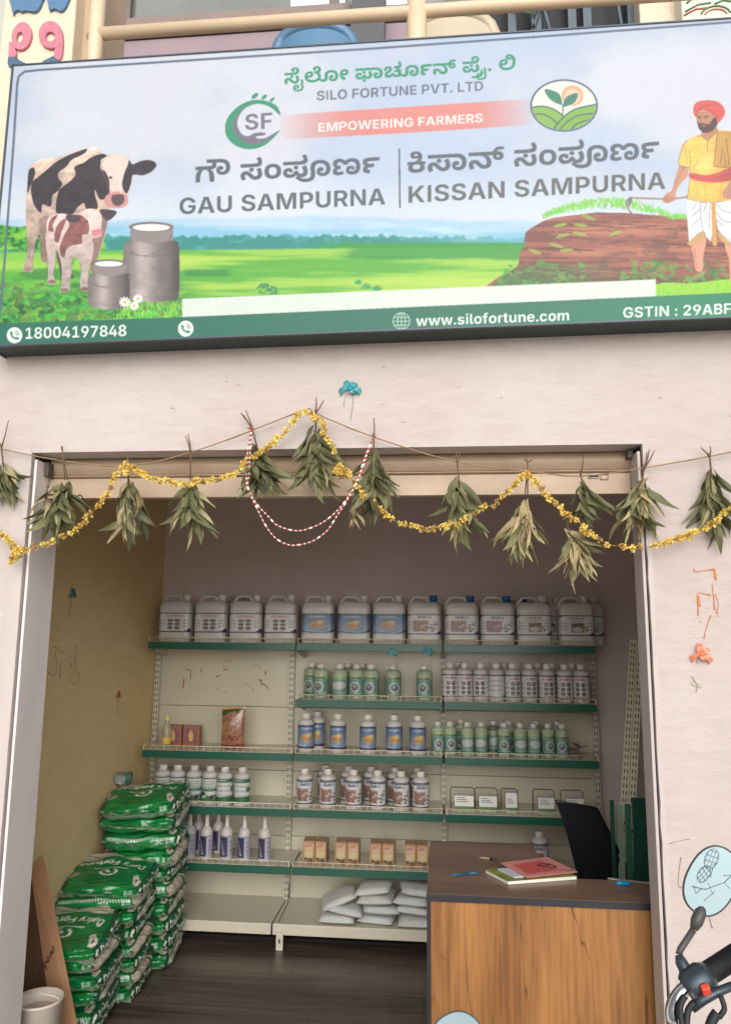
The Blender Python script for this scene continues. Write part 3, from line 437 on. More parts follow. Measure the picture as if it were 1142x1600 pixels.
# ------------------------------------------------------------------ the setting: street, shop shell
M_wall = plaster('wall_plaster', (190, 178, 173), (200, 190, 186), bump=.34)
M_grey = plaster('mauve_plaster', (204, 187, 183), (214, 198, 194), bump=.12, stain=.15)
M_ochre = plaster('ochre_plaster', (212, 188, 140), (222, 201, 152), bump=.12, stain=.2)
M_floor = wood('floor_laminate', (40, 32, 28), (62, 51, 45), (104, 90, 80), axis=0, rough=.32, band=5, grain=.6, vein=False, bandamt=.45)
M_street = mat('street_concrete', (214, 206, 196), .9, .12, 3, .4, 40)
M_jamb = mat('jamb_paint', (192, 182, 178), .7, .07, 14, .25, 30, stretch=(1, 1, .25))
M_jamb2 = mat('jamb_paint_pale', (222, 214, 211), .65, .05, 14, .2, 30, stretch=(1, 1, .25))
M_dark = mat('slot_dark', (30, 26, 26), .9, .2)
M_shutter = mat('shutter_cream', (180, 158, 134), .5, .16, 14, .12, 25, stretch=(.3, 1, 1))
M_cream = mat('shelf_cream', (200, 193, 174), .35, .03, 6)
M_panel = mat('panel_cream', (194, 188, 168), .22, .03, 3)
M_green = mat('lip_green', (28, 84, 68), .3, .06, 5)
M_wire = mat('wire_cream', (225, 214, 188), .4, .03)
JL, JR, ZT = -1.432, 0.664, 2.223
IL, IR, YB, ZC, WT = -1.70, 1.42, 2.05, 2.95, 0.18

g = MB().add([(-60, -80, -.06), (60, -80, -.06), (60, 40, -.06), (-60, 40, -.06)], [(0, 1, 2, 3)]).build('street', M_street); structure(g)
# shop front: piers and lintel of one plastered wall
fw = thing('shop_front_wall', 'pale pinkish plastered front wall round the open shop doorway', 'wall', (-.4, 0, 0), world=True)
m = MB(); m.box(-5, -1.497, 0, WT, -.1, 3.2).box(.682, 5, 0, WT, -.1, 3.2)
m.build('pier', M_wall, fw)
MB().box(-1.497, .682, 0, WT, 2.237, 3.2).build('lintel', M_wall, fw)
m = MB()
for k in range(14):
    x = rnd.uniform(-1.2, 1.0); z = rnd.uniform(2.3, 2.55)
    m.add([(x, -.0015, z), (x + rnd.uniform(.004, .02), -.0015, z + rnd.uniform(-.003, .003)), (x + .008, -.0015, z + rnd.uniform(.002, .006))], [(0, 1, 2)])
m.build('chip_mark', mat('chip_grey', (150, 134, 124), .9), fw)
# inner shell
structure(MB().box(IL - .15, IR + .15, .0, YB + .1, -.08, -.004).build('floor', mat('floor_bed', (40, 34, 30), .9)))
fl = bpy.data.objects['floor']
for k in range(11):
    y0 = .02 + k * .19; x = IL - rnd.uniform(0, 1.0)
    while x < IR:
        x1 = x + 1.22
        a, b = max(x, IL), min(x1, IR)
        if b > a + .01:
            o = MB().box(a + .0008, b - .0008, y0 + .0008, y0 + .1892, -.004, rnd.uniform(-.0006, .0004)).build('plank', M_floor, fl)
        x = x1
structure(MB().box(IL - .12, IL, WT + .001, YB, 0, ZC).build('left_wall', M_ochre))
structure(MB().box(IL - .12, IR + .12, YB, YB + .12, 0, ZC).build('back_wall', M_grey))
structure(MB().box(IR, IR + .12, WT + .001, YB, 0, ZC).build('right_wall', M_grey))
structure(MB().box(IL - .12, IR + .12, WT + .001, YB + .12, ZC, ZC + .12).build('ceiling', mat('ceiling_paint', (228, 222, 214), .9)))

# door frame of the rolling shutter
df = thing('shutter_frame', 'grey painted shutter guide frame lining the shop doorway', 'door frame', (-.4, 0, 0), world=True)
def wavy(x0, x1, z0, z1, y, M, name, seed):
    """a strip on the wall face whose edges are not quite straight"""
    q = random.Random(seed); n = 40; m = MB(); vs = []
    for k in range(n + 1):
        z = z0 + (z1 - z0) * k / n; a = q.uniform(-.0022, .0022)
        vs += [(x0 + a, y - .006, z), (x1 + q.uniform(-.0008, .0008), y - .006, z), (x0 + a, y + .02, z), (x1, y + .02, z)]
    fs = []
    for k in range(n):
        o = 4 * k; fs += [(o, o + 1, o + 5, o + 4), (o + 2, o, o + 4, o + 6), (o + 1, o + 3, o + 7, o + 5)]
    return m.add(vs, fs).build(name, M, df)
wavy(-1.497, JL - .006, -.05, 2.236, 0, M_jamb, 'outer_strip', 2)
wavy(JR + .002, .682, -.05, 2.236, 0, M_jamb, 'outer_strip', 3)
MB().box(-1.490, -1.4305, .03, WT, -.05, 2.22).build('guide_channel', M_dark, df)
MB().box(JR - .0015, .676, .03, WT - .05, -.05, 2.22).build('guide_channel', M_dark, df)
MB().box(JL + .002, JL + .012, .002, WT, -.05, 2.2).build('reveal_plate', M_jamb2, df, bevel=.002)
MB().box(JR - .013, JR - .003, .002, .104, -.05, 2.2).build('reveal_plate', M_jamb, df, bevel=.002)
MB().box(JL - .0055, JR + .0055, -.0055, .10, ZT, 2.2355).build('head_strip', M_jamb, df)
m = MB()
for x in (JL - .03, JR + .013):
    for z in (.3, .75, 1.2, 1.65, 2.05): m.lathe([(0, .002), (.004, .0015), (.005, 0)], 8, (0, 0, 0))
    break
# rolled up shutter: last slat, groove, bottom bar
sh = thing('rolling_shutter', 'cream steel rolling shutter wound up above the doorway', 'shutter', (-.4, .1, 2.08), world=True)
def slat(z0, z1, y, bulge, name, M=M_shutter):
    m = MB(); n = 10; vs = []
    for k in range(n + 1):
        t = k / n; z = z0 + (z1 - z0) * t; yy = y - bulge * math.sin(math.pi * t)
        vs += [(JL + .014, yy, z), (JR - .014, yy, z)]
    m.add(vs, [(2 * k, 2 * k + 1, 2 * k + 3, 2 * k + 2) for k in range(n)], 0, True); return m.build(name, M, sh)
slat(2.163, 2.2225, .104, .018, 'slat')
slat(2.152, 2.163, .108, .010, 'slat')
slat(2.146, 2.152, .112, .002, 'slat')
MB().box(JL + .014, JR - .014, .09, .125, 2.074, 2.147).build('bottom_bar', M_shutter, sh, bevel=.004)
MB().box(JL + .014, JR - .014, .085, .09, 2.074, 2.084).build('bar_lip', M_shutter, sh)
MB().box(JL + .014, JR - .014, .125, .17, 2.147, 2.23).build('back_curtain', M_dark, sh)
c = PY(935, 744, .09)
MB().tube([c + np.array((-.035, -.003, .006)), c + np.array((.0, -.003, .006)), c + np.array((.0, -.003, -.006)), c + np.array((-.035, -.003, -.006))], .0025, 6, closed=True).box(c[0] - .033, c[0] - .002, .0885, .0899, c[2] - .005, c[2] + .005, 1).build('lock_slot', [M_jamb, M_dark], sh)
MB().tube([c + np.array((.006, -.003, .006)), c + np.array((.03, -.003, .006)), c + np.array((.03, -.003, -.012)), c + np.array((.006, -.003, -.012))], .002, 6, closed=True).build('latch', M_shutter, sh)
c = PY(125, 788, .09)
MB().tube([c + np.array((.012 * math.cos(t), -.003, .012 * math.sin(t) + .02)) for t in np.linspace(0, 2 * math.pi, 12, endpoint=False)], .003, 6, closed=True).build('pull_ring', M_dark, sh)
MB().box(JL + .014, JL + .06, .07, .085, 2.088, 2.112).build('end_block', M_shutter, sh, bevel=.003)
M_brk = mat('bracket_brown', (84, 74, 66), .6, .2, 20)
MB().box(JL + .014, JL + .03, .05, .085, 2.15, 2.20).build('end_bracket', M_brk, sh)
MB().box(JR - .03, JR - .014, .05, .085, 2.19, 2.215).build('end_bracket', M_brk, sh)

# ------------------------------------------------------------------ the signboard
def paint_sign():
    c = Canvas(-40, 0, 1300, 580, 2, (196, 208, 226)); A = c.a; H, W = A.shape[:2]
    X = c.X[None, :] + np.zeros((H, 1)); Y = c.Y[:, None] + np.zeros((1, W))
    n1 = vnoise(H, W, 6, 4, 5, 5); n2 = vnoise(H, W, 14, 30, 5, 6); fine = vnoise(H, W, 220, 130, 3, 8); mid = vnoise(H, W, 60, 60, 4, 9)
    def mix(col, w):
        w = np.clip(w, 0, 1)[..., None].astype(np.float32); A[:] = A * (1 - w) + np.array(col, np.float32) * w
    sm = lambda e0, e1, v: (lambda t: t * t * (3 - 2 * t))(np.clip((v - e0) / (e1 - e0), 0, 1))
    mix((212, 218, 230), sm(.45, .65, n1)); mix((180, 200, 228), sm(.55, .3, n1) * .8)
    mix((216, 228, 240), sm(250, 330, Y) * .7)
    # hills
    hl = lambda base, amp, sd, cyc: base + amp * (vnoise(1, W, cyc, 1, 4, sd)[0] - .5) * 2
    r = hl(342, 14, 21, 7); mix((170, 208, 235), sm(-4, 5, Y - r[None, :])); mix((196, 226, 240), sm(-3, 10, Y - r[None, :]) * sm(.45, .7, n2) * .8)
    r = hl(356, 10, 22, 9); mix((128, 196, 226), sm(-3, 6, Y - r[None, :]) * .85); mix((196, 226, 236), sm(0, 14, Y - r[None, :]) * sm(.5, .66, n2) * .7)
    # tree line, fields
    e = 369 + 5 * (vnoise(1, W, 160, 1, 3, 23)[0] - .5)[None, :] * 2 + np.clip((X - 600) / 60, 0, 4)
    fade = np.clip((900 - X) / 300, .25, 1)
    mix((36, 138, 130), sm(-2, 2, Y - e) * fade); mix((70, 176, 176), sm(-2, 3, Y - e) * sm(.5, .7, mid) * .6)
    mix((40, 150, 70), sm(-1, 3, Y - (378 + 0 * X)) * np.clip((X - 480) / 60, 0, 1))
    fy = 391 - .012 * (X - 300) + 2 * (mid - .5)
    mix((150, 205, 72), sm(-2, 2, Y - fy)); band = vnoise(H, W, 5, 46, 4, 31)
    mix((70, 168, 50), sm(-2, 2, Y - fy) * sm(.52, .68, band) * .8); mix((190, 222, 84), sm(.55, .35, band) * sm(4, 10, Y - fy) * .7)
    mix((46, 148, 56), sm(-2, 2, Y - 384) * sm(-3, 3, 408 - 6 * (mid) - Y) * sm(520, 560, X + 40 * (mid - .5)) * .85)
    mix((36, 128, 60), sm(418, 424, Y + 8 * (mid - .5)) * sm(434, 430, Y) * sm(368, 350, X) * sm(286, 292, X) * .7)
    # foreground grass of the left, bushes
    mix((44, 138, 56), sm(424, 462, Y + 26 * (mid - .5) + (X - 120) * .05) * sm(330, 250, X) * .9)
    mix((24, 96, 44), sm(424, 470, Y) * sm(300, 250, X) * sm(.52, .64, mid)); mix((150, 214, 60), sm(440, 476, Y) * sm(310, 270, X) * sm(.56, .7, fine) * .7)
    b = (X < 165) & (Y > 345 + 16 * (vnoise(1, W, 40, 1, 3, 33)[0][None, :] - .2) + np.maximum(0, X - 40) * .1) & (Y < 392)
    mix((80, 180, 44), b.astype(float)); mix((30, 110, 50), b * sm(.48, .6, fine)); mix((150, 215, 70), b * sm(.6, .75, mid) * .8)
    mix((90, 200, 60), ((Y > 390) & (Y < 440) & (X < 200)) * .25)
    z5 = lambda p: [(a / 3.155 + 780, q / 3.155 + 130) for a, q in p]
    z3 = lambda p: [(a / 3.807, q / 3.807 + 220) for a, q in p]
    z6 = lambda p: [(a / 5 + 1040, q / 5 + 140) for a, q in p]
    q = random.Random(5)
    # bushes in the field
    for (x, y, rr, col) in ((420, 450, 14, (40, 120, 80)), (412, 445, 9, (60, 150, 90)), (572, 446, 9, (70, 170, 100)), (560, 440, 5, (60, 160, 90)), (590, 449, 7, (60, 150, 80))):
        for k in range(26):
            a = q.uniform(0, math.pi); d = q.uniform(.2, 1) * rr
            c.ell(x + d * math.cos(a), y + rr * .6 - d * math.sin(a), 2.6, 1.4, tuple(v * q.uniform(.75, 1.2) for v in col), .8, q.uniform(-1, 1), 8)
    # mound of earth with grass on top
    c.poly(z5([(130, 735), (230, 675), (330, 655), (480, 642), (640, 640), (760, 652), (900, 662), (1000, 678), (1150, 690), (1600, 720), (1600, 980), (780, 985), (400, 975), (100, 1000), (-60, 1010), (-10, 960), (90, 900), (100, 840), (140, 770)]), (160, 92, 76))
    mm = c.mask([z5([(130, 735), (230, 670), (480, 636), (900, 655), (1600, 700), (1600, 990), (-60, 1012), (90, 900)])]); strat = vnoise(H, W, 8, 70, 4, 41)
    w = np.zeros((H, W)); w[mm[0]] = mm[1]
    mix((112, 62, 56), w * sm(.5, .62, strat) * .8); mix((190, 122, 96), w * sm(.45, .3, strat) * .7); mix((90, 60, 50), w * sm(.55, .75, mid) * .5)
    mix((60, 104, 56), w * sm(405, 428, Y + 8 * (mid - .5) + .02 * (X - 800)) * sm(1010, 860, X) * .8)
    mix((96, 60, 44), w * sm(415, 440, Y) * sm(900, 1000, X) * .6)
    for k in range(110):     # cracks and layers of the earth bank
        x = q.uniform(822, 1290); y = q.uniform(344, 428); L = q.uniform(18, 120); dk = q.random()
        P_ = [(x + L * j / 4, y + q.uniform(-1.6, 1.6) + .05 * L * j / 4) for j in range(5)]
        if c.mask([[(x, y - 1), (x + L, y - 1), (x + L, y + 1), (x, y + 1)]]) and w[int(min(max((y) * 2, 0), H - 1)), int(min((x + 40) * 2, W - 1))] > .5: c.line(P_, q.uniform(.5, 1.8), (84, 46, 42) if dk < .6 else (206, 142, 112), .6, True)
    for k in range(420):
        t = q.random(); x = 848 + t * 232; y = (341 - 24 * math.sin(math.pi * min(1, t * 1.15)) ** .8) + q.uniform(-4, 10) * math.sin(math.pi * min(.97, t + .05)); L = q.uniform(3, 8)
        c.line([(x, y), (x + q.uniform(-4, 4), y - L)], 1.5, (q.randint(90, 150), q.randint(190, 225), q.randint(50, 90)), .9)
    for (x, y) in ((300, 700), (400, 700), (310, 752), (395, 742), (280, 800), (175, 830), (330, 822), (440, 662), (570, 740)):
        c.ell(x / 3.155 + 780, y / 3.155 + 130, 11, 2.6, (150, 190, 70), .8, q.uniform(-.4, .4))
    for k in range(120):
        x = q.uniform(600, 1140) if k % 3 else q.uniform(0, 420); y = q.uniform(880, 985)
        c.ell(x / 3.155 + 780, y / 3.155 + 130, q.uniform(3, 9), q.uniform(1.5, 4), (q.randint(40, 130), q.randint(110, 170), q.randint(40, 70)), .8, q.uniform(-1, 1), 10)
    c.poly(z5([(770, 992), (960, 985), (1150, 965), (1600, 950), (1600, 1100), (770, 1100)]), (146, 214, 52))
    for k in range(200): x = q.uniform(1024, 1290); y = q.uniform(446, 468); c.line([(x, y), (x + q.uniform(-3, 3), y - q.uniform(3, 8))], 1, (q.randint(60, 180), q.randint(160, 230), 50), .7)
    # left foreground leaves
    for k in range(330):
        x = q.uniform(-20, 285); y = q.uniform(462, 506) if k % 2 else q.uniform(440, 500)
        c.ell(x, y, q.uniform(3, 11), q.uniform(1.5, 5), (q.randint(30, 120), q.randint(110, 205), q.randint(40, 70)), .75, q.uniform(-.9, .9), 10)
    for k in range(160): x = q.uniform(180, 285); y = q.uniform(478, 505); c.line([(x, y), (x + q.uniform(-5, 5), y - q.uniform(6, 14))], 1.2, (q.randint(110, 170), q.randint(200, 240), 70), .8)
    # cow
    c.ell(80, 428, 50, 9, (40, 110, 50), .5)
    c.poly(z3([(165, 260), (175, 170), (215, 125), (270, 105), (340, 100), (420, 75), (520, 45), (580, 55), (640, 85), (690, 80), (740, 90), (775, 120), (790, 200), (785, 240), (765, 300), (762, 375), (720, 400), (660, 402), (640, 420), (640, 500), (620, 590), (590, 680), (560, 745), (540, 790), (530, 700), (430, 480), (330, 450), (275, 560), (285, 715), (262, 724), (245, 700), (240, 560), (215, 600), (203, 700), (197, 775), (167, 779), (137, 772), (160, 690), (165, 600), (155, 430)]), (216, 190, 172), tex=.25)
    for p in ([(175, 175), (200, 160), (212, 190), (200, 230), (180, 275), (165, 312), (168, 220)], [(210, 230), (260, 190), (330, 130), (400, 90), (470, 62), (520, 48), (500, 78), (430, 112), (400, 150), (350, 190), (352, 225), (372, 255), (345, 300), (312, 330), (305, 390), (255, 378), (245, 430), (205, 380), (188, 310), (192, 250)],
              [(375, 275), (425, 235), (452, 200), (445, 155), (500, 130), (545, 98), (605, 78), (636, 90), (602, 130), (602, 170), (640, 190), (655, 240), (660, 290), (640, 330), (615, 350), (590, 342), (568, 290), (566, 320), (585, 390), (560, 412), (515, 405), (500, 370), (460, 400), (430, 440), (380, 432), (340, 430), (335, 380), (350, 300)],
              [(770, 118), (790, 140), (840, 120), (890, 115), (925, 130), (930, 152), (900, 185), (850, 205), (792, 203), (782, 250), (765, 300), (750, 312), (732, 280), (730, 230), (747, 180)]):
        c.poly(z3(p), (46, 40, 48), tex=.5)
    c.poly(z3([(612, 105), (680, 84), (745, 92), (765, 130), (742, 190), (727, 260), (728, 300), (680, 325), (655, 300), (650, 230), (625, 175), (602, 130)]), (232, 214, 202), tex=.1)
    c.poly(z3([(640, 320), (700, 300), (750, 320), (762, 345), (755, 385), (700, 402), (640, 390), (622, 360)]), (212, 150, 145)); c.poly(z3([(668, 325), (735, 322), (738, 365), (705, 388), (672, 372)]), (88, 66, 76))
    c.ell(660 / 3.807, 218 / 3.807 + 220, 2.4, 2, (30, 26, 30)); c.ell(752 / 3.807, 205 / 3.807 + 220, 1.6, 2, (20, 18, 24))
    c.poly(z3([(600, 430), (640, 470), (635, 520), (600, 640), (575, 720), (545, 790), (540, 640)]), (128, 100, 96), .8)
    c.poly(z3([(235, 470), (290, 450), (275, 560), (282, 700), (262, 722), (245, 690), (240, 560)]), (150, 118, 104), .6)
    c.poly(z3([(340, 660), (375, 700), (385, 770), (440, 800), (430, 820), (370, 800), (350, 740)]), (70, 56, 60), .8)
    # the printed photo's own modelling of the cow and its coat
    def model(polys, fn):
        r1 = c.mask(polys)
        if r1 is None: return
        sl, mk = r1; g = fn(c.X[sl[1]][None, :], c.Y[sl[0]][:, None], mid[sl], fine[sl]); A[sl] = np.where(mk[..., None], A[sl] * g[..., None], A[sl])
    hide = [spline(z3([(165, 260), (175, 170), (215, 125), (270, 105), (340, 100), (420, 75), (520, 45), (580, 55), (600, 160), (560, 400), (430, 480), (330, 450), (275, 560), (285, 715), (245, 700), (240, 560), (203, 700), (197, 775), (137, 772), (160, 690), (155, 430)]))]
    model(hide, lambda x, y, m_, f_: (1.10 - .32 * np.clip((y - 250) / 130, 0, 1)) * (.80 + .4 * m_) * (.88 + .24 * f_))
    for lx in (182, 262): c.line(z3([(lx, 560), (lx - 8, 700)]), 2.2, (140, 104, 92), .45)
    c.line(z3([(620, 110), (600, 160), (640, 250), (650, 320)]), 1.2, (150, 120, 110), .6, True); c.line(z3([(720, 120), (712, 250), (722, 310)]), 2.5, (250, 236, 226), .5, True)
    # calf
    c.poly(z3([(490, 420), (530, 403), (580, 410), (605, 440), (605, 520), (608, 560), (580, 578), (545, 580), (560, 620), (550, 700), (530, 760), (522, 885), (490, 890), (480, 850), (485, 760), (470, 705), (430, 700), (430, 760), (415, 850), (410, 895), (360, 897), (365, 850), (370, 780), (360, 700), (335, 650), (330, 720), (320, 800), (335, 850), (290, 852), (288, 780), (285, 700), (275, 600), (280, 500), (300, 450), (350, 435), (400, 440), (440, 435)]), (228, 206, 200), tex=.18)
    for p in ([(300, 470), (345, 440), (315, 500), (322, 540), (290, 530)], [(360, 480), (395, 462), (385, 500), (362, 560), (350, 605), (325, 590), (335, 520)], [(400, 450), (480, 440), (530, 490), (527, 550), (490, 560), (490, 610), (450, 618), (400, 640), (385, 690), (365, 682), (358, 630), (385, 560), (415, 500)]):
        c.poly(z3(p), (142, 86, 82), tex=.3)
    c.poly(z3([(395, 445), (440, 440), (480, 450), (470, 480), (410, 480)]), (72, 56, 62)); c.poly(z3([(595, 412), (640, 408), (692, 418), (688, 442), (645, 475), (612, 450)]), (66, 52, 60))
    c.poly(z3([(548, 535), (600, 528), (606, 558), (560, 568)]), (222, 130, 138)); c.ell(520 / 3.807, 478 / 3.807 + 220, 1.4, 1.6, (60, 40, 46))
    for x, y in ((385, 888), (312, 838), (502, 880), (168, 766)): c.ell(x / 3.807, y / 3.807 + 220, 6.5, 3, (150, 110, 108), .8)
    model([spline(z3([(490, 420), (530, 403), (605, 440), (608, 560), (550, 700), (522, 885), (490, 890), (470, 705), (430, 760), (410, 895), (360, 897), (360, 700), (320, 800), (335, 850), (290, 852), (275, 600), (300, 450)]))], lambda x, y, m_, f_: (1.05 - .22 * np.clip((y - 350) / 60, 0, 1)) * (.82 + .34 * m_) * (.9 + .2 * f_))
    # milk cans
    def can(x0, x1, yt, ysh, yb, nk0, nk1, yn, seed):
        base = (158, 148, 146); xc = (x0 + x1) / 2
        body = z3([(x0, ysh), (x0 + 6, ysh - 30), (nk0, yn), (nk1, yn), (x1 - 6, ysh - 30), (x1, ysh), (x1 - 4, yb - 30), ((x0 + x1) / 2 + (x1 - x0) * .3, yb - 4), (xc, yb + 6), (x0 + (x1 - x0) * .2, yb - 6), (x0 + 2, yb - 30)])
        c.poly(body, base, tex=.25); ms = c.mask([spline(body)])
        if ms is not None:
            sx, m_ = ms; t = (c.X[sx[1]] * 3.807 - x0) / (x1 - x0); sh_ = .72 + .42 * np.exp(-((t - .36) / .2) ** 2) - .28 * np.exp(-((t - 1) / .16) ** 2)
            A[sx] = np.where(m_[..., None], A[sx] * sh_[None, :, None], A[sx])
        c.poly(z3([(nk0, yt), (nk1, yt), (nk1 - 3, yn), (xc, yn + 22), (nk0 + 3, yn)]), (142, 132, 130), smooth=False)
        c.ell(xc / 3.807, yt / 3.807 + 220, (nk1 - nk0 + 14) / 7.6, (nk1 - nk0) / 32, (120, 110, 106)); c.ell(xc / 3.807, (yt + 4) / 3.807 + 220, (nk1 - nk0 - 34) / 7.6, (nk1 - nk0) / 46, (240, 240, 240))
        c.line(z3([(x0, ysh), (xc - 40, ysh + 32), (xc + 40, ysh + 30), (x1, ysh - 10)]), .9, (96, 86, 84), .8, True)
        c.line(z3([(nk0, yt + 20), (nk0 + 10, ysh + 8), (xc - 20, ysh + 26), (xc + 60, ysh - 10), (nk1, yt + 30)]), .9, (104, 92, 88), .9, True)
        c.line(z3([(x0, yb - 50), (xc, yb - 22), (x1, yb - 52)]), .9, (110, 100, 98), .7, True)
    can(735, 1068, 512, 655, 955, 778, 1032, 592, 1); can(525, 772, 728, 840, 1000, 556, 756, 788, 2)
    for x, y, rr in ((745, 960, 10), (822, 940, 8.5), (800, 982, 8)):
        for k in range(11): a = k * 2 * math.pi / 11; c.ell(x / 3.807 + rr * .58 * math.cos(a), y / 3.807 + 220 + rr * .5 * math.sin(a), rr * .42, rr * .16, (246, 240, 238), 1, a, 10)
        c.ell(x / 3.807, y / 3.807 + 220, rr * .26, rr * .24, (236, 176, 70))
    # farmer
    sk = (204, 146, 118); bk = (96, 70, 62)
    c.poly(z6([(105, 595), (172, 612), (165, 680), (112, 735), (78, 800), (70, 855), (20, 882), (-22, 876), (-24, 850), (0, 812), (42, 790), (62, 720), (85, 650)]), sk)
    c.line(z6([(-280, 845), (40, 855), (240, 828), (640, 792)]), 3.0, (150, 120, 100)); c.line(z6([(-280, 842), (40, 851), (240, 824), (640, 788)]), 1.0, (190, 160, 136))
    c.poly(z5([(622, 600), (628, 572), (652, 562), (650, 590), (640, 620), (690, 668), (650, 645), (630, 620)]), (120, 110, 110)); c.line(z5([(630, 580), (634, 612), (660, 645)]), .8, (220, 216, 214))
    c.poly(z6([(-25, 845), (10, 826), (50, 840), (70, 860), (20, 886), (-20, 878)]), (190, 130, 104)); 
    for k in range(3): c.line(z6([(-12 + k * 16, 850), (-6 + k * 16, 878)]), .5, (130, 84, 70), .8)
    c.poly(z6([(280, 318), (392, 292), (420, 335), (330, 405), (272, 372)]), (184, 126, 98), smooth=False)
    c.poly(z6([(205, 1200), (310, 1150), (292, 1300), (284, 1410), (232, 1412), (214, 1300)]), (220, 156, 130)); c.poly(z6([(460, 1200), (560, 1180), (540, 1450), (500, 1480), (490, 1330)]), (220, 156, 130))
    c.poly(z6([(205, 1475), (240, 1440), (300, 1412), (304, 1440), (260, 1470), (212, 1484)]), (134, 150, 84)); c.ell(1146, 436, 8, 3.4, (214, 150, 124))
    c.poly(z6([(168, 850), (350, 880), (540, 860), (620, 860), (620, 1180), (510, 1200), (430, 1150), (400, 1080), (385, 900), (372, 1060), (350, 1188), (310, 1150), (282, 1110), (180, 1208), (165, 1000)]), (236, 238, 242), smooth=False)
    c.poly(z6([(168, 1196), (282, 1108), (304, 1150), (200, 1220), (180, 1214)]), (206, 160, 96)); c.poly(z6([(400, 1110), (510, 1195), (620, 1175), (620, 1200), (510, 1220), (430, 1180)]), (206, 160, 96))
    c.poly(z6([(352, 885), (386, 885), (398, 1215), (378, 1228), (362, 1212)]), (212, 160, 84), smooth=False)
    for p in ([(240, 885), (205, 935)], [(265, 930), (205, 990)], [(268, 1000), (200, 1060)], [(270, 880), (272, 1010), (300, 1130), (345, 1185)], [(315, 890), (290, 955)], [(340, 900), (335, 1085)], [(390, 890), (440, 945), (510, 960)], [(395, 960), (440, 1020), (510, 1035)], [(400, 1020), (445, 1065)], [(400, 1090), (450, 1150), (510, 1180)], [(275, 1110), (232, 1142)]):
        c.line(z6(p), .9, (110, 112, 128), .9, True)
    c.poly(z6([(255, 350), (170, 392), (130, 440), (95, 580), (178, 606), (186, 660), (165, 850), (300, 882), (450, 872), (640, 850), (640, 350), (510, 325), (412, 315), (332, 402), (275, 362)]), (236, 190, 88), smooth=False)
    c.poly(z6([(300, 500), (390, 520), (380, 640), (230, 640)]), (242, 206, 116), .6)
    for p in ([(178, 470), (190, 560), (180, 606), (98, 585), (130, 440), (170, 395)], [(330, 402), (275, 362), (250, 372)], [(322, 405), (322, 490)], [(180, 606), (190, 660), (165, 850)], [(165, 852), (300, 884), (450, 872)]): c.line(z6(p), .9, bk, .8, True)
    c.poly(z6([(186, 650), (300, 668), (400, 650), (520, 600), (640, 560), (640, 680), (510, 708), (380, 728), (205, 704)]), (202, 78, 76)); c.line(z6([(195, 675), (340, 700), (510, 650)]), 1, (150, 50, 56), .7, True)
    c.poly(z6([(400, 325), (520, 326), (620, 360), (620, 610), (500, 607), (384, 598), (378, 560), (392, 440)]), (214, 164, 82), smooth=False)
    for p in ([(400, 330), (378, 560), (386, 600), (508, 606)], [(440, 460), (425, 580)], [(470, 380), (490, 590)], [(455, 500), (462, 596)]): c.line(z6(p), 1.5, (132, 88, 58), .8, True)
    c.poly(z6([(440, 800), (480, 748), (520, 700), (620, 640), (640, 740), (560, 800), (520, 850), (450, 852)]), sk); c.line(z6([(250, 826), (640, 792)]), 0.1, bk)
    c.poly(z6([(236, 215), (250, 178), (310, 165), (372, 200), (388, 235), (380, 290), (330, 318), (270, 312), (244, 262)]), (188, 132, 104))
    c.poly(z6([(244, 248), (262, 262), (290, 262), (330, 272), (352, 250), (378, 215), (402, 232), (396, 282), (352, 326), (300, 338), (264, 316), (248, 282)]), (74, 54, 54)); c.ell(1040 + 295 / 5, 140 + 284 / 5, 3.6, 1.2, (180, 100, 90))
    c.line(z6([(240, 206), (272, 212)]), 1, (50, 36, 38)); c.line(z6([(290, 212), (330, 206)]), 1, (50, 36, 38)); c.ell(1040 + 258 / 5, 140 + 219 / 5, 1.4, .8, (40, 30, 32)); c.ell(1040 + 312 / 5, 140 + 219 / 5, 1.6, .8, (40, 30, 32)); c.line(z6([(276, 215), (264, 250), (280, 254)]), .8, (140, 90, 72))
    c.poly(z6([(216, 190), (212, 150), (226, 112), (260, 90), (340, 83), (400, 95), (445, 130), (460, 182), (440, 226), (402, 262), (388, 218), (330, 172), (285, 160), (250, 182), (232, 212)]), (214, 86, 78)); c.line(z6([(232, 205), (262, 150), (330, 120), (400, 120)]), 1.2, (160, 54, 56), .7, True); c.line(z6([(262, 150), (340, 165), (410, 210)]), 1.2, (160, 54, 56), .7, True); c.line(z6([(250, 110), (330, 100), (430, 150)]), 1, (236, 128, 110), .7, True)
    model([z6([(170, 392), (95, 580), (180, 606), (165, 850), (640, 850), (640, 350), (412, 315), (275, 362)])], lambda x, y, m_, f_: (.90 + .22 * m_) * (1.04 - .16 * np.clip((1072 - x) / 12, 0, 1) * np.clip((y - 260) / 30, 0, 1) * 0 - .14 * np.clip((x - 1105) / 40, 0, 1)))
    for p, w_ in (([(200, 620), (260, 560)], 2), ([(230, 700), (250, 850)], 2), ([(300, 740), (310, 870)], 1.6), ([(430, 740), (420, 860)], 2.2), ([(150, 450), (165, 580)], 2)): c.line(z6(p), w_, (196, 146, 60), .55)
    c.line(z6([(240, 170), (244, 250)]), 1.6, (150, 98, 76), .6); c.line(z6([(70, 740), (110, 660), (140, 610)]), 2.2, (166, 108, 84), .5); c.line(z6([(222, 1240), (238, 1400)]), 2, (178, 116, 92), .6)
    for k in range(14): c.line(z6([(230 + k * 15, 130 + 10 * math.sin(k)), (240 + k * 14, 100 + 8 * math.sin(k * 2))]), .8, (180, 62, 60), .5)
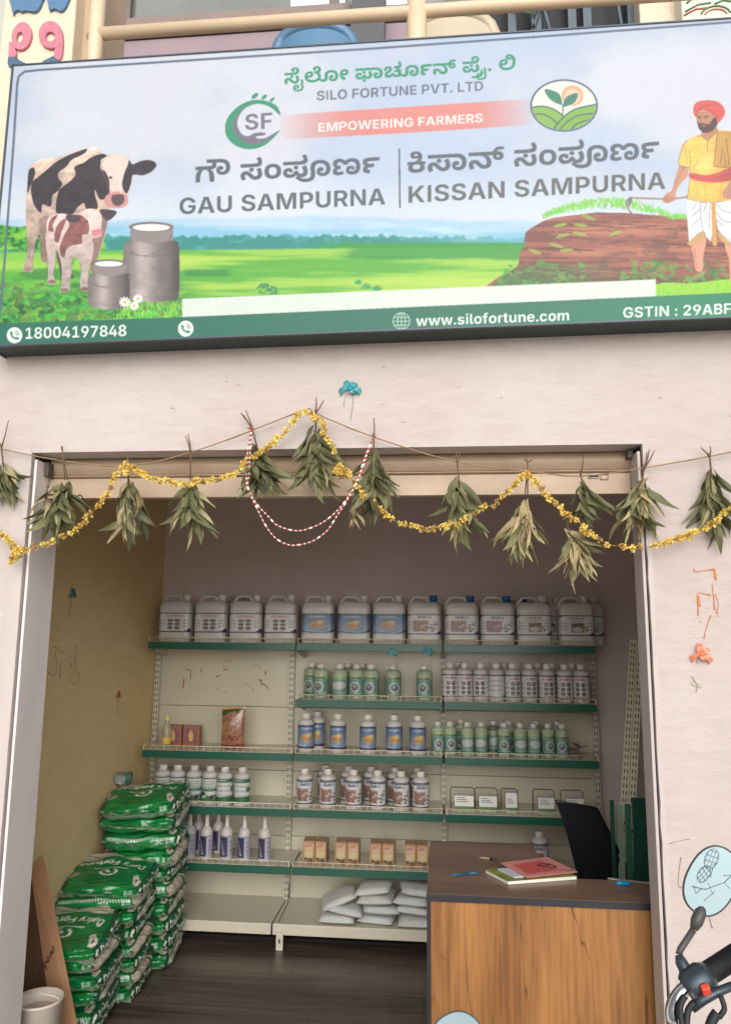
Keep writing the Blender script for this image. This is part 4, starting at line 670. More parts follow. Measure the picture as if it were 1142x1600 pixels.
    # red banner
    c.fill([[(436, 180), (620, 168), (834, 154), (834, 195), (620, 208.7), (436, 218)]], (220, 136, 130), lambda x, y: (np.clip((x - 436) / 110, 0, 1) * np.clip((834 - x) / 90, 0, 1)) ** .8 + 0 * y)
    # white bar, green band, border
    c.poly([(285, 467), (1024, 436.5), (1024, 463), (285, 495.5)], (222, 232, 224), smooth=False)
    c.fill([[(-40, 507), (285, 495.5), (1024, 463), (1300, 450), (1300, 520), (-40, 560)]], (22, 106, 84)); c.fill([[(820, 474), (1300, 450), (1300, 520), (820, 530)]], (18, 128, 92), lambda x, y: np.clip((x - 820) / 250, 0, 1) + 0 * y)
    edge = [(-6, 540), (3, 470), (22, 222), (27.5, 132), (30, 119), (39, 112), (60, 109.5), (300, 94), (580, 76), (860, 56), (1142, 34.5), (1300, 24)]
    c.line(edge, 3.6, (88, 104, 126))
    G, D, P_ = (44, 144, 106), (82, 92, 104), (112, 108, 130)
    # emblem with crescent, hand and letters
    z1 = lambda p: [(a / 4.08 + 340, q_ / 4.08 + 80) for a, q_ in p]
    c.poly(z1([(402, 410), (378, 350), (320, 320), (250, 310), (180, 325), (110, 370), (62, 430), (48, 490), (60, 545), (100, 592), (155, 618), (215, 625), (290, 605), (350, 560), (398, 505), (382, 512), (330, 558), (262, 588), (200, 584), (142, 548), (106, 500), (106, 450), (132, 400), (178, 357), (240, 336), (300, 342), (350, 366)]), G)
    c.poly(z1([(242, 338), (178, 355), (126, 405), (100, 460), (105, 510), (140, 560), (200, 592), (270, 590), (330, 560), (390, 508), (352, 528), (302, 554), (255, 556), (246, 544), (298, 536), (306, 522), (270, 517), (230, 525), (200, 540), (165, 535), (136, 500), (126, 450), (150, 392), (190, 355)]), P_)
    for x, y, a_, b_ in ((238, 285, 26, 13), (298, 292, 22, 11), (348, 309, 20, 9)): c.ell(x / 4.08 + 340, y / 4.08 + 80, a_ / 4.08, b_ / 4.08, G, 1, -.75)
    c.text('SF', (381.5, 203.5), (427, 200.5), 34, P_)
    # round field emblem
    ex, ey = 880.8, 164.9
    c.ell(ex, ey, 53, 41, (72, 96, 112), 1, 0, 60); c.ell(ex, ey, 50, 38.4, (226, 232, 224), 1, 0, 60)
    c.ell(894, 149.5, 17, 16, (236, 172, 124)); c.ell(894, 151, 12.5, 12, (238, 206, 178))
    def clip_ell(polys, col):
        r1 = c.mask(polys)
        if r1 is None: return
        sl, mk = r1; xx = c.X[sl[1]][None, :]; yy = c.Y[sl[0]][:, None]; ok = mk & (((xx - ex) / 49.5) ** 2 + ((yy - ey) / 38) ** 2 < 1); A[sl] = np.where(ok[..., None], np.array(col, np.float32), A[sl])
    clip_ell([spline([(825, 172), (845, 167), (862, 170), (880, 180), (890, 196), (880, 215), (825, 215)])], (132, 182, 78))
    clip_ell([spline([(860, 206), (874, 188), (895, 172), (915, 166), (940, 165), (940, 215), (860, 215)])], (122, 178, 66))
    for p in ([(827, 169), (845, 166), (863, 170), (880, 181)], [(828, 181), (845, 178), (860, 184), (870, 193)], [(862, 206), (876, 187), (897, 171), (932, 163)], [(872, 205), (886, 190), (905, 180), (932, 177)], [(890, 206), (900, 194), (920, 187)]):
        pp = spline(p, False); 
        for k in range(len(pp) - 1):
            a_, b_ = np.array(pp[k]), np.array(pp[k + 1]); d_ = b_ - a_; n_ = np.array((-d_[1], d_[0])) / (np.linalg.norm(d_) + 1e-6) * 1.1; clip_ell([[tuple(a_ + n_), tuple(b_ + n_), tuple(b_ - n_), tuple(a_ - n_)]], (72, 96, 112))
    c.poly([(850.5, 140), (862, 141), (874, 148), (877.5, 163), (866, 160), (856, 152)], (52, 128, 106)); c.poly([(902.5, 146), (893, 147), (883, 153), (879.5, 166), (890, 164), (899, 158)], (52, 128, 106))
    c.line([(878.5, 178), (878.5, 165), (870, 152)], 1.6, (52, 110, 100), 1, True); c.line([(878.8, 168), (886, 158), (895, 151)], 1.3, (72, 96, 112), 1, True)
    # lettering
    kk = lambda s_: [('k' + t if t.isdigit() else ' ' if t == '_' else t) for t in s_.split()]
    c.text(kk('270 75 265 64 74 _ 153 60 28 64 93 187 _ 258 122 75 . _ 231'), (443.5, 131.5), (806.5, 108.5), 31, G)
    c.text('SILO FORTUNE PVT. LTD', (494, 157.2), (755.5, 141.5), 20.5, (98, 106, 124))
    c.text('EMPOWERING FARMERS', (496, 206.3), (755, 191), 19, (246, 234, 232))
    c.text('GAU SAMPURNA', (279, 335), (603, 319.5), 35, D)
    c.text(kk('136 72 _ 56 6 43 277 37 93'), (303.5, 285.5), (594, 270), 45, D)
    c.text(kk('206 164 60 187 _ 56 6 43 277 37 93'), (634.5, 270.5), (1030, 247), 47, D)
    c.text('KISSAN SAMPURNA', (635.5, 317.4), (1040, 295), 36, (90, 94, 94))
    c.line([(623.6, 233), (624.6, 324)], 2.6, D)
    c.text('18004197848', (38.5, 529.5), (199, 525), 24, (240, 246, 242)); c.text('www.silofortune.com', (649.5, 509.5), (890, 500.5), 22, (236, 244, 240))
    c.text('GSTIN : 29ABF', (972, 496.8), (1143, 490.2), 22.5, (236, 244, 240))
    for x, y in ((23.3, 523.8), (290.5, 513.5)):
        c.ell(x, y, 12.2, 12.6, (238, 246, 242)); c.line([(x - 5.5, y - 4.5), (x - 4, y + 1), (x + 1, y + 5), (x + 6, y + 5)], 2.8, (32, 122, 96), 1, True); c.ell(x - 5, y - 3.5, 2.6, 2, (32, 122, 96), 1, .9); c.ell(x + 4.5, y + 5, 2.6, 2, (32, 122, 96), 1, .5)
        for rr in (4, 7): c.line([(x + rr * math.cos(t), y - rr * math.sin(t)) for t in np.linspace(0, 1.4, 7)], 1.1, (32, 122, 96))
    x, y = 627, 501.8
    for rx in (13, 6): c.line([(x + rx * math.cos(t), y + 13 * math.sin(t)) for t in np.linspace(0, 2 * math.pi, 30)], 1.1, (226, 240, 232))
    c.line([(x - 13, y), (x + 13, y)], 1, (226, 240, 232)); c.line([(x, y - 13), (x, y + 13)], 1, (226, 240, 232)); c.line([(x - 11, y - 6), (x + 11, y - 6)], 1, (226, 240, 232)); c.line([(x - 11, y + 6), (x + 11, y + 6)], 1, (226, 240, 232))
    A[:] = A * .94 + .06 * 206; A[:] = A * (0.985 + .03 * fine[..., None]); c.blur(1)
    return c
SC = paint_sign()
SX0, SX1, SYF = -1.566, 1.30, -.12
sb_z = lambda x: 2.582 + (x + 1.563) * .0100; st_z = lambda x: 3.6765 - (x + 1.573) * .0008
def to_px(P):
    q = P - CAM; dz = q @ _d; return 571 + FOC * (q @ _r) / dz, 800 - FOC * (q @ _u) / dz
nx, ny = 1120, 420
u = np.linspace(0, 1, nx)[None, :]; v = np.linspace(0, 1, ny)[:, None]
sx = SX0 + (SX1 - SX0) * u + 0 * v; sz = sb_z(sx) * (1 - v) + st_z(sx) * v
SP = np.stack([sx, np.full_like(sx, SYF), sz], -1); px, py = to_px(SP)
M_print = vcol_mat('sign_print', rough=.42, bscale=3, spec=.35)
M_frame = mat('sign_frame_dark', (70, 78, 88), .4, .05, metal=.3)
sg = thing('shop_sign', 'long printed light box sign with cow, milk cans and farmer above the doorway', 'sign', (-.13, -.06, 2.6), world=True)
SPl = SP - np.array(sg['world_built'])
link('printed_face', grid_mesh('printed_face', SPl, SC.sample(px, py) * .73 + .006, M_print), sg)
def sbox(x0, x1, y0, y1, f0, f1, name, M_, par=sg):
    v_ = [(x0, y0, f0(x0)), (x1, y0, f0(x1)), (x1, y1, f0(x1)), (x0, y1, f0(x0)), (x0, y0, f1(x0)), (x1, y0, f1(x1)), (x1, y1, f1(x1)), (x0, y1, f1(x0))]
    return MB().add(v_, [(0, 3, 2, 1), (4, 5, 6, 7), (0, 1, 5, 4), (1, 2, 6, 5), (2, 3, 7, 6), (3, 0, 4, 7)]).build(name, M_, par)
sbox(SX0 + .001, SX1 - .001, SYF + .003, -.004, lambda x: sb_z(x) + .001, lambda x: st_z(x) - .001, 'casing', mat('casing_dark_green', (44, 56, 54), .6, .1, 8))
sbox(SX0 - .006, SX0 + .001, SYF - .004, -.004, lambda x: sb_z(x) - .004, lambda x: st_z(x) + .004, 'frame', M_frame)
sbox(SX0 - .006, SX1, SYF - .004, SYF + .01, lambda x: st_z(x), lambda x: st_z(x) + .005, 'frame', M_frame)
sbox(SX0 - .006, SX1, SYF - .003, SYF + .01, lambda x: sb_z(x) - .004, lambda x: sb_z(x), 'frame', M_frame)

# ------------------------------------------------------------------ first floor veranda seen above the sign
M_rail = mat('rail_cream', (226, 202, 172), .45, .05, 8, .05, 30)
structure(MB().box(-5, 5, 0.001, 1.7, 3.2, 3.3).build('veranda_floor', M_street))
bw = thing('veranda_wall', 'mauve painted wall at the back of the veranda above the sign', 'wall', (-.5, 1.6, 3.3), world=True)
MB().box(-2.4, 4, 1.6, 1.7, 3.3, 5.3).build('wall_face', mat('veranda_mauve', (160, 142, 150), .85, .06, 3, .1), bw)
z0 = PY(300, 42, 1.58)[2]; z1_ = z0 + .06
MB().box(-2.3, PY(548, 60, 1.58)[0], 1.543, 1.6, z0 - .02, z1_).build('ledge', mat('ledge_wood', (142, 126, 118), .6, .1), bw)
wn = thing('veranda_window', 'long dusty grey window along the veranda wall over the rail', 'window', (-.8, 1.58, 5.3), world=True)
MB().box(-2.4, .35, 1.59, 1.6, 5.36, 6.6).build('pane', mat('window_glass_dusty', (108, 112, 108), .12, .25, 2.2, spec=.8), wn)
for x in (-1.95, -.62, -.33, .1): MB().box(x - .03, x + .03, 1.55, 1.59, 5.36, 6.6).build('frame_bar', mat('window_bar', (120, 112, 108), .6) if x == -1.95 else bpy.data.materials['window_bar'], wn)
for a, b in ((455, 540), (548, 640)):
    p, q_ = PY(a, 9, 1.585), PY(b, 5, 1.585); MB().box(p[0], q_[0], 1.57, 1.585, p[2] - .03, p[2] + .2).build('pale_pane', mat('pale_pane', (228, 238, 244), .3) if a == 455 else bpy.data.materials['pale_pane'], wn)
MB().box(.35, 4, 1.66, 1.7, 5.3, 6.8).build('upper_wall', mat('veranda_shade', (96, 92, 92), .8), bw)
p = PY(570, 60, 1.5)
structure(MB().box(-5, 5, 1.7, 1.8, 3.3, 6.9).build('house_wall', M_grey)); structure(MB().box(-5, 5, .6, 1.8, 6.9, 7.0).build('veranda_roof', M_grey))
MB().box(p[0] - .08, p[0] + .12, 1.45, 1.55, 3.3, 6.9).build('door_post', mat('door_post_grey', (92, 92, 96), .7), bw)
rl = thing('veranda_railing', 'cream painted pipe railing standing above the sign', 'railing', (-.2, -.05, 3.3), world=True)
ra, rb = PY(150, 55, -.05), PY(1142, -14, -.05)
MB().tube([(ra[0] - .03, -.05, 3.851), (2.2, -.05, 3.851)], .0235, 14).build('top_pipe', M_rail, rl)
for px_, r_ in ((152, .028), (651, .036)):
    x = PY(px_, 40, -.05)[0]; MB().tube([(x, -.05, 3.3), (x, -.05, 3.99 if px_ > 400 else 4.3)], r_, 14).build('post', M_rail, rl)
x = 2.0; MB().tube([(x, -.05, 3.3), (x, -.05, 3.9)], .03, 12).build('post', M_rail, rl)
MB().box(-1.34, 2.1, -.06, -.04, 3.70, 3.712).build('lower_bar', M_rail, rl)
# painted pillar at the left
M_pil = plaster('pillar_cream', (226, 212, 186), (234, 220, 196), bump=.35)
pl = thing('painted_pillar', 'cream corner pillar with blue and pink raised scroll ornaments', 'pillar', (-1.5, .1, 3.2), world=True)
a, b = PY(8, 50, .0)[0], PY(120, 50, .0)[0]
MB().box(a, b, -.02, .3, 3.201, 4.6).build('shaft', M_pil, pl, bevel=.008)
MB().box(b, PY(141, 50, .0)[0], .05, .3, 3.201, 4.6).build('side_band', mat('band_tan', (205, 182, 158), .8, .08, 10, .3), pl)
zp = lambda p: [(a_ / 7.1375, q_ / 7.14) for a_, q_ in p]
def relief(pts, name, M_, d=.012):
    P3 = [PY(x, y, -.02) for x, y in spline(zp(pts))]; n = len(P3); cx = np.mean(P3, 0)
    v_ = [tuple(p_) for p_ in P3] + [(p_[0] * .97 + cx[0] * .03, -.02 - d, p_[2] * .97 + cx[2] * .03) for p_ in P3]
    MB().add(v_, [tuple(range(n, 2 * n))] + [(i, (i + 1) % n, n + (i + 1) % n, n + i) for i in range(n)]).build(name, M_, pl)
M_blue = mat('relief_blue', (84, 122, 156), .6, .18, 30, .2, 60, stretch=(1, 1, 5)); M_pink = mat('relief_pink', (198, 122, 138), .65, .15, 40, .2, 60); M_navy = mat('relief_navy', (70, 100, 128), .6, .15, 30)
relief([(140, -60), (500, -60), (490, 40), (455, 120), (400, 155), (310, 140), (270, 155), (215, 135), (175, 165), (165, 190), (148, 120)], 'scroll', M_blue)
relief([(552, -60), (790, -60), (770, 60), (735, 125), (690, 148), (625, 122), (570, 138), (556, 80)], 'scroll', M_blue)
def ring(outer, inner, name, M_, d=.012):
    o = [PY(x, y, -.02) for x, y in zp(outer)]; i_ = [PY(x, y, -.02) for x, y in zp(inner)]; n = len(o); f_ = lambda p_: (p_[0], -.02 - d, p_[2])
    v_ = [tuple(p_) for p_ in o] + [f_(p_) for p_ in o] + [f_(p_) for p_ in i_] + [tuple(p_) for p_ in i_]; F_ = []
    for k in range(n):
        k2 = (k + 1) % n
        for s_ in range(3): F_.append((s_ * n + k, s_ * n + k2, (s_ + 1) * n + k2, (s_ + 1) * n + k))
    MB().add(v_, F_).build(name, M_, pl)
el = lambda cx, cy, rx, ry, rot, n=24: [(cx + rx * math.cos(t) * math.cos(rot) - ry * math.sin(t) * math.sin(rot), cy + rx * math.cos(t) * math.sin(rot) + ry * math.sin(t) * math.cos(rot)) for t in [2 * math.pi * k / n for k in range(n)]]
ring(el(262, 425, 108, 155, .22), el(242, 440, 36, 62, .18), 'loop', M_pink); ring(el(585, 412, 132, 152, -.1), el(582, 432, 54, 54, 0), 'loop', M_pink)
relief([(130, 480), (185, 540), (200, 640), (160, 660), (116, 640), (120, 540)], 'tail', M_pink, .011); relief([(640, 540), (716, 420), (715, 600), (680, 690), (620, 650)], 'tail', M_pink, .011)
relief([(116, 645), (190, 650), (250, 700), (300, 730), (118, 760)], 'foot', M_navy, .010); relief([(490, 715), (560, 668), (620, 645), (668, 660), (680, 720)], 'foot', M_navy, .010)
# old wall edge left of the pillar and dirt behind the sign's corner
pm = thing('neighbour_wall', 'grey green strip of neighbouring wall at the far left edge', 'wall', (-1.9, .02, 3.2), world=True)
MB().box(-5, a - .004, .0, .3, 3.201, 4.7).build('strip', mat('neighbour_grey', (186, 190, 180), .85, .06, 5, .2), pm)
# chairs on the veranda
def plastic_chair(px_, py_, wpx, Y, colr, label):
    c0 = PY(px_, py_, Y); sc = wpx / 1180 * 4.1 / .50; M_ = mat(label.split()[0] + '_plastic', colr, .4, .05, 5)
    t = thing('plastic_chair', label, 'chair', (c0[0], Y, c0[2] - .85 * sc), 'plastic armchairs on the veranda')
    m = MB(); W_ = .25 * sc; n = 14; H0, H1 = .45 * sc, .85 * sc; vs = []
    def bk_(u_, v_, off):  # u -1..1 across, v 0..1 up
        ww = W_ * (1 - .12 * v_); top = H1 - .07 * sc * abs(u_) ** 3.5
        return (ww * u_, off + .05 * sc * (1 - u_ * u_) - .06 * v_, H0 + (top - H0) * v_)
    # frame of the back: a thick arch, and a recessed inner panel
    arch = [bk_(-1, t_, 0) for t_ in (0, .3, .6, .85)] + [bk_(u_, 1, 0) for u_ in np.linspace(-.92, .92, 12)] + [bk_(1, t_, 0) for t_ in (.85, .6, .3, 0)]
    m.tube(arch, .036 * sc, 10); m.build('back_rim', M_, t)
    m = MB(); top2 = lambda u_: .97 - .02 * abs(u_)
    for off in (.012, -.02):
        o = len(m.v); m.add([bk_(u_ * .9, v_ * top2(u_), off * sc) for v_ in np.linspace(0, 1, 6) for u_ in np.linspace(-1, 1, n)], [(j * n + i, j * n + i + 1, (j + 1) * n + i + 1, (j + 1) * n + i) for j in range(5) for i in range(n - 1)], 0, True)
    m.build('back_panel', M_, t)
    MB().box(-.23 * sc, .23 * sc, -.45 * sc, .02, .40 * sc, .44 * sc).build('seat', M_, t, bevel=.01)
    for s_ in (-1, 1):
        MB().tube([(s_ * .25 * sc, .0, .64 * sc), (s_ * .29 * sc, -.1, .66 * sc), (s_ * .29 * sc, -.4, .62 * sc), (s_ * .27 * sc, -.45, .42 * sc)], .03 * sc, 8).build('arm', M_, t)
        for yy in (-.02, -.42 * sc): MB().tube([(s_ * .22 * sc, yy, .42 * sc), (s_ * .25 * sc, yy * 1.1, 0)], .022 * sc, 8).build('leg', M_, t)
    t.rotation_euler = (0, 0, R(180)); return t
plastic_chair(490, 36, 118, .55, (88, 128, 160), 'blue plastic armchair seen over the sign, left of the rail post')
plastic_chair(706, 17, 122, .5, (196, 184, 158), 'beige plastic armchair behind the cream rail post')
# folded steel stand and strap
st = thing('folded_steel_rack', 'dark folded steel rack standing on the veranda right of the beige chair', 'rack', (.4, .6, 3.3), world=True)
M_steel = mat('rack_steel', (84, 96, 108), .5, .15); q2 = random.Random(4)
xa, xb = PY(795, 30, .6)[0], PY(990, 10, .6)[0]; zt = PY(860, 0, .6)[2]
for f_ in (0.02, .22, .5, .62, .97): MB().box(xa + (xb - xa) * f_ - .018, xa + (xb - xa) * f_ + .018, .58, .62, 3.3, zt + .3).build('upright', M_steel, st)
for k in range(4): MB().tube([(xa + (xb - xa) * q2.random(), .57, zt - .4), (xa + (xb - xa) * q2.random(), .57, zt + .25)], .009, 6).build('brace', M_steel, st)
MB().tube([(xa + (xb - xa) * (0.0 + .3 * k / 10), .54, zt + .02 - .13 * math.sin(math.pi * k / 10)) for k in range(11)], .009, 6).build('strap', mat('strap_green', (128, 164, 118), .7), st)
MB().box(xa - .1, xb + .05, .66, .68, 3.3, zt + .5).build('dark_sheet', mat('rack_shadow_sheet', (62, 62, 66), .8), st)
x0, x1 = PY(998, 10, .5)[0], PY(1066, 10, .5)[0]
p2 = thing('veranda_pillar', 'pale beige pillar on the veranda beside the steel rack', 'pillar', ((x0 + x1) / 2, .5, 3.3), world=True)
MB().box(x0, x1, .5, .75, 3.3, 5.6).build('shaft', M_pil, p2, bevel=.006)
x0, x1 = PY(1064, 10, .42)[0], PY(1200, 10, .42)[0]; zb = PY(1100, 30, .42)[2]
cb = thing('printed_carton', 'pale carton with red and green print at the top right corner', 'carton', ((x0 + x1) / 2, .5, 3.3), world=True)
MB().box(x0, x1, .42, .6, 3.3, zb + .25).build('box', mat('carton_pale', (218, 216, 200), .7, .05), cb, bevel=.004)
m = MB()
for k, (aa, bb, mi) in enumerate((((1070, 18), (1110, 4), 0), ((1068, 24), (1106, 12), 1), ((1116, 6), (1142, 2), 0), ((1072, 5), (1092, -3), 0))):
    A_, B_ = PY(*aa, .418), PY(*bb, .418); m.tube([A_, (A_ + B_) / 2 + np.array((0, 0, .012)), B_], .004, 5, mi)
cc_ = PY(1118, 24, .418)
m.tube([cc_ + np.array((.06 * math.cos(t), 0, .045 * math.sin(t))) for t in np.linspace(.2, 2.9, 12)], .004, 5, 0); m.tube([cc_ + np.array((.045 * math.cos(t), 0, .03 * math.sin(t))) for t in np.linspace(.2, 2.9, 12)], .003, 5, 1)
m.build('print_mark', [mat('print_green', (96, 140, 104), .7), mat('print_red', (190, 110, 96), .7)], cb)
# ------------------------------------------------------------------ display shelving along the back wall
YL, YP, YU = 1.68, 2.01, 1.985          # shelf front, back panels, uprights
PXS = [-1.680, -.866, .019, .866]       # uprights
bay_edge = [(235, 461), (463.5, 690), (693.5, 929)]
lv = {1: 1.520, 2: 1.218, 3: .932, 4: .645, 5: .355}
shv = thing('display_shelving', 'three bay cream metal shelving with green shelf fronts along the back wall', 'shelving', (-.4, 1.9, 0), world=True)
for k, x in enumerate(PXS):
    ob = MB().box(x - .015, x + .015, YU - .012, YU + .012, 0.0 if k in (1, 2) else .05, 1.575 if k in (1, 2) else 1.52).build('upright', M_cream, shv)
    m = MB()
    z = .06
    while z < 1.50:
        for s_ in (-1, 1): m.box(x + s_ * .0068 - .0022, x + s_ * .0068 + .0022, YU - .0135, YU - .0122, z, z + .019)
        z += .034
    m.build('slot_row', M_dark, ob, kind='stuff')
for k in range(3):
    z = .09; a, b = PXS[k] + .004, PXS[k + 1] - .004
    while z < 1.50:
        z1 = min(z + .358, 1.525); MB().box(a, b, YP, YP + .01, z + .0015, z1 - .0015).build('back_panel', M_panel, shv, bevel=.001); z += .358
def lipx(k, z):
    a, b = bay_edge[k]; return PXS[k] + (.062 if k == 0 else .030) - (.0 if k else .0), PXS[k + 1] - .03
def shelf(k, z):
    x0, x1 = PY(bay_edge[k][0], 1010, YL)[0], PY(bay_edge[k][1], 1010, YL)[0]
    if k == 0: x0 = -1.632
    sh_ = MB().box(x0 + .003, x1 - .003, YL + .006, YP - .001, z + .012, z + .020).build('shelf', M_cream, shv)
    MB().box(x0, x1, YL - .001, YL + .005, z - .019, z + .0205).build('front_strip', M_green, sh_, bevel=.0015)
    for xs in (x0 + .002, x1 - .004):
        MB().add([(xs, YL + .03, z + .01), (xs, YP - .02, z + .01), (xs, YP - .02, z - .07), (xs, YL + .06, z - .02), (xs + .002, YL + .03, z + .01), (xs + .002, YP - .02, z + .01), (xs + .002, YP - .02, z - .07), (xs + .002, YL + .06, z - .02)],
                 [(0, 1, 2, 3), (7, 6, 5, 4), (0, 4, 5, 1), (1, 5, 6, 2), (2, 6, 7, 3), (3, 7, 4, 0)]).build('bracket', M_cream, sh_)
    m = MB(); zt = z + .046; y = YL + .004; r_ = .0013
    def wv(p, q_, rr=r_): m.tube([p, q_], rr, 4)
    wv((x0 + .006, y, zt), (x1 - .006, y, zt), .0024); wv((x0 + .006, y, z + .022), (x1 - .006, y, z + .022))
    for xs in (x0 + .006, x1 - .006): wv((xs, y, zt), (xs, y, z - .022), .0026); wv((xs, y, zt), (xs, y + .2, zt), .0015)
    n = 22
    for i in range(1, n): xs = x0 + .006 + (x1 - x0 - .012) * i / n; wv((xs, y, zt), (xs, y, z + .02), .0015)
    m.build('wire_guard', M_wire, sh_)
    return x0, x1
rows = {(0, 1), (1, 1), (2, 1), (1, 2), (2, 2), (0, 3), (1, 3), (2, 3), (0, 4), (1, 4), (2, 4), (0, 5), (1, 5), (2, 5)}
for k, l in sorted(rows): shelf(k, lv[l])
for k in range(3):     # base shelf
    x0, x1 = PXS[k] + (.02 if k == 0 else .004), PXS[k + 1] - .004
    o = MB().box(x0, x1, 1.615, YP - .001, .105, .12).build('base_shelf', M_cream, shv, bevel=.002)
    MB().box(x0, x1, 1.60, 1.614, .068, .1215).build('front_edge', M_cream, o, bevel=.003)
m_foot = []
for x in (PXS[1] + .045, PXS[2] + .03):
    o = MB().box(x - .018, x + .018, 1.585, 1.60, .0, .085).build('foot', M_cream, shv, bevel=.002)
    MB().box(x - .004, x + .004, 1.5835, 1.5847, .035, .055).build('foot_slot', M_dark, o)
    MB().tube([(x - .01, 1.60, .13), (x + .0, 1.8, .16), (x - .03, 1.975, .2)], .002, 5).build('brace_wire', M_dark, shv)
MB().box(-1.66, .85, 1.72, 1.76, .0, .012).build('floor_rail', M_dark, shv)

# ------------------------------------------------------------------ labels (small prints)
M_lab = vcol_mat('label_print', rough=.35, spec=.5)
def lab_canvas(kind):
    c = Canvas(0, 0, 40, 44, 5, (226, 224, 222)); q = random.Random(3)
    navy, red = (34, 44, 92), (190, 50, 70)
    def rows(x0, x1, y0, y1, col, dy=1.7, w_=.6):
        y = y0
        while y < y1: c.line([(x0, y), (x1 - q.uniform(0, (x1 - x0) * .3), y)], w_, col, .6); y += dy
    if kind in ('circles', 'circles_big', 'redpic', 'redpic_big', 'yellowpic'):
        c.poly([(0, 0), (40, 0), (40, 1.8), (0, 1.8)], navy, smooth=False); c.poly([(0, 41), (40, 41), (40, 43.4), (0, 43.4)], navy, smooth=False)
        if kind.endswith('big') or kind == 'yellowpic': c.poly([(40, 34), (40, 42), (26, 42), (34, 40)], navy); c.poly([(0, 0), (9, 0), (3, 2.5), (0, 6)], navy)
        rows(2, 9, 14, 36, (120, 120, 130)); rows(31, 38, 14, 32, (120, 120, 130))
    if kind.startswith('circles'):
        c.smudge(9, (10, 9), (30, 9), 6.5, red); c.line([(12, 12.5), (28, 12.5)], .7, (120, 60, 80))
        for i, (x, y) in enumerate(((15.5, 17), (24.5, 17), (15.5, 25), (24.5, 25), (15.5, 33), (24.5, 33))):
            c.ell(x, y, 3.4, 3.3, (50, 44, 44)); c.ell(x, y, 2.2, 2.1, ((150, 140, 132), (120, 130, 110), (140, 104, 92))[i % 3])
        c.line([(18, 17), (22, 16)], 1, (50, 50, 50)); c.line([(13, 38.5), (27, 38.5)], .8, (120, 120, 130))
    if kind.startswith('redpic'):
        c.smudge(7, (12, 9), (28, 9), 8, navy)
        c.poly([(7, 13), (25, 13), (25, 37), (7, 37)], (158, 106, 92), smooth=False); 
        for k in range(20): c.ell(q.uniform(8, 24), q.uniform(14, 36), q.uniform(.8, 2.5), q.uniform(.8, 2), q.choice(((214, 190, 170), (120, 60, 60), (200, 130, 110))))
        for k in range(9): c.ell(q.uniform(26, 34), q.uniform(16, 36), 1.7, 1.6, q.choice(((90, 56, 46), (120, 70, 60), (60, 46, 50))))
    if kind == 'yellowpic':
        c.smudge(8, (11, 9), (29, 9), 6.5, red); c.line([(14, 12), (26, 12)], .7, (110, 110, 130))
        c.poly([(13, 16), (28, 16), (28, 36), (13, 36)], (150, 130, 92), smooth=False)
        c.ell(20, 30, 6, 5, (214, 206, 190)); c.ell(18, 22, 4, 3, (90, 80, 60)); c.ell(25, 20, 2, 3, (110, 84, 60)); c.ell(30, 26, 1.6, 2, (150, 120, 60)); c.ell(31, 32, 1.6, 1.6, (80, 60, 50))
    if kind.startswith('blue'):
        H = c.a.shape[0]; t = np.linspace(0, 1, H)[:, None, None]; c.a[:] = np.array((58, 96, 150)) * (1 - t) + np.array((166, 184, 206)) * t
        for k in range(26): c.ell(q.uniform(0, 40), q.uniform(4, 40), q.uniform(2, 6), q.uniform(1, 3), (90, 130, 180), .35)
        c.poly([(0, 0), (40, 0), (40, 1.6), (0, 1.6)], (30, 50, 96), smooth=False); c.smudge(9, (10, 8.5), (30, 8.5), 6.5, (226, 234, 240))
        c.ell(19, 23, 7.5, 7, (226, 164, 50)); c.ell(24, 18, 4, 4, (240, 204, 90)); c.ell(17, 25, 4, 3.2, (214, 120, 44)); c.ell(26, 27, 3, 3, (200, 130, 90)); c.ell(31, 32, 1.6, 1.6, (60, 130, 70))
        if kind == 'blue_big': c.poly([(0, 38), (24, 40.5), (34, 39), (40, 33), (40, 44), (0, 44)], (40, 50, 80)); c.poly([(0, 40.5), (24, 42.5), (36, 41), (40, 38), (40, 44), (0, 44)], (190, 196, 206))
        else: c.poly([(0, 39), (40, 39), (40, 44), (0, 44)], (60, 40, 110), smooth=False)
    if kind in ('green', 'green_back'):
        c.a[:] = (98, 146, 128); c.poly([(0, 0), (40, 0), (40, 3.5), (0, 3.5)], (206, 204, 120), smooth=False)
        c.poly([(4, 4), (36, 4), (33, 10), (7, 10)], (150, 190, 140)); c.poly([(0, 40), (40, 40), (40, 44), (0, 44)], (40, 110, 84), smooth=False)
        for k in range(14): c.ell(q.uniform(0, 40), q.uniform(12, 40), q.uniform(3, 7), q.uniform(2, 4), (100, 180, 150), .35)
        if kind == 'green':
            c.smudge(6, (9, 9.4), (31, 9.4), 6.6, (30, 80, 60)); c.ell(20, 25, 8.4, 10.4, (228, 232, 220)); c.ell(20, 25, 6.8, 8.6, (110, 170, 140)); c.ell(20, 26, 4.6, 6.2, (106, 76, 110)); c.ell(19, 24, 2, 3, (180, 160, 180)); c.line([(8, 38), (32, 38)], 1, (220, 226, 210))
        else:
            c.ell(20, 22, 13, 8, (206, 204, 200), .95); rows(6, 34, 30, 38, (200, 220, 208))
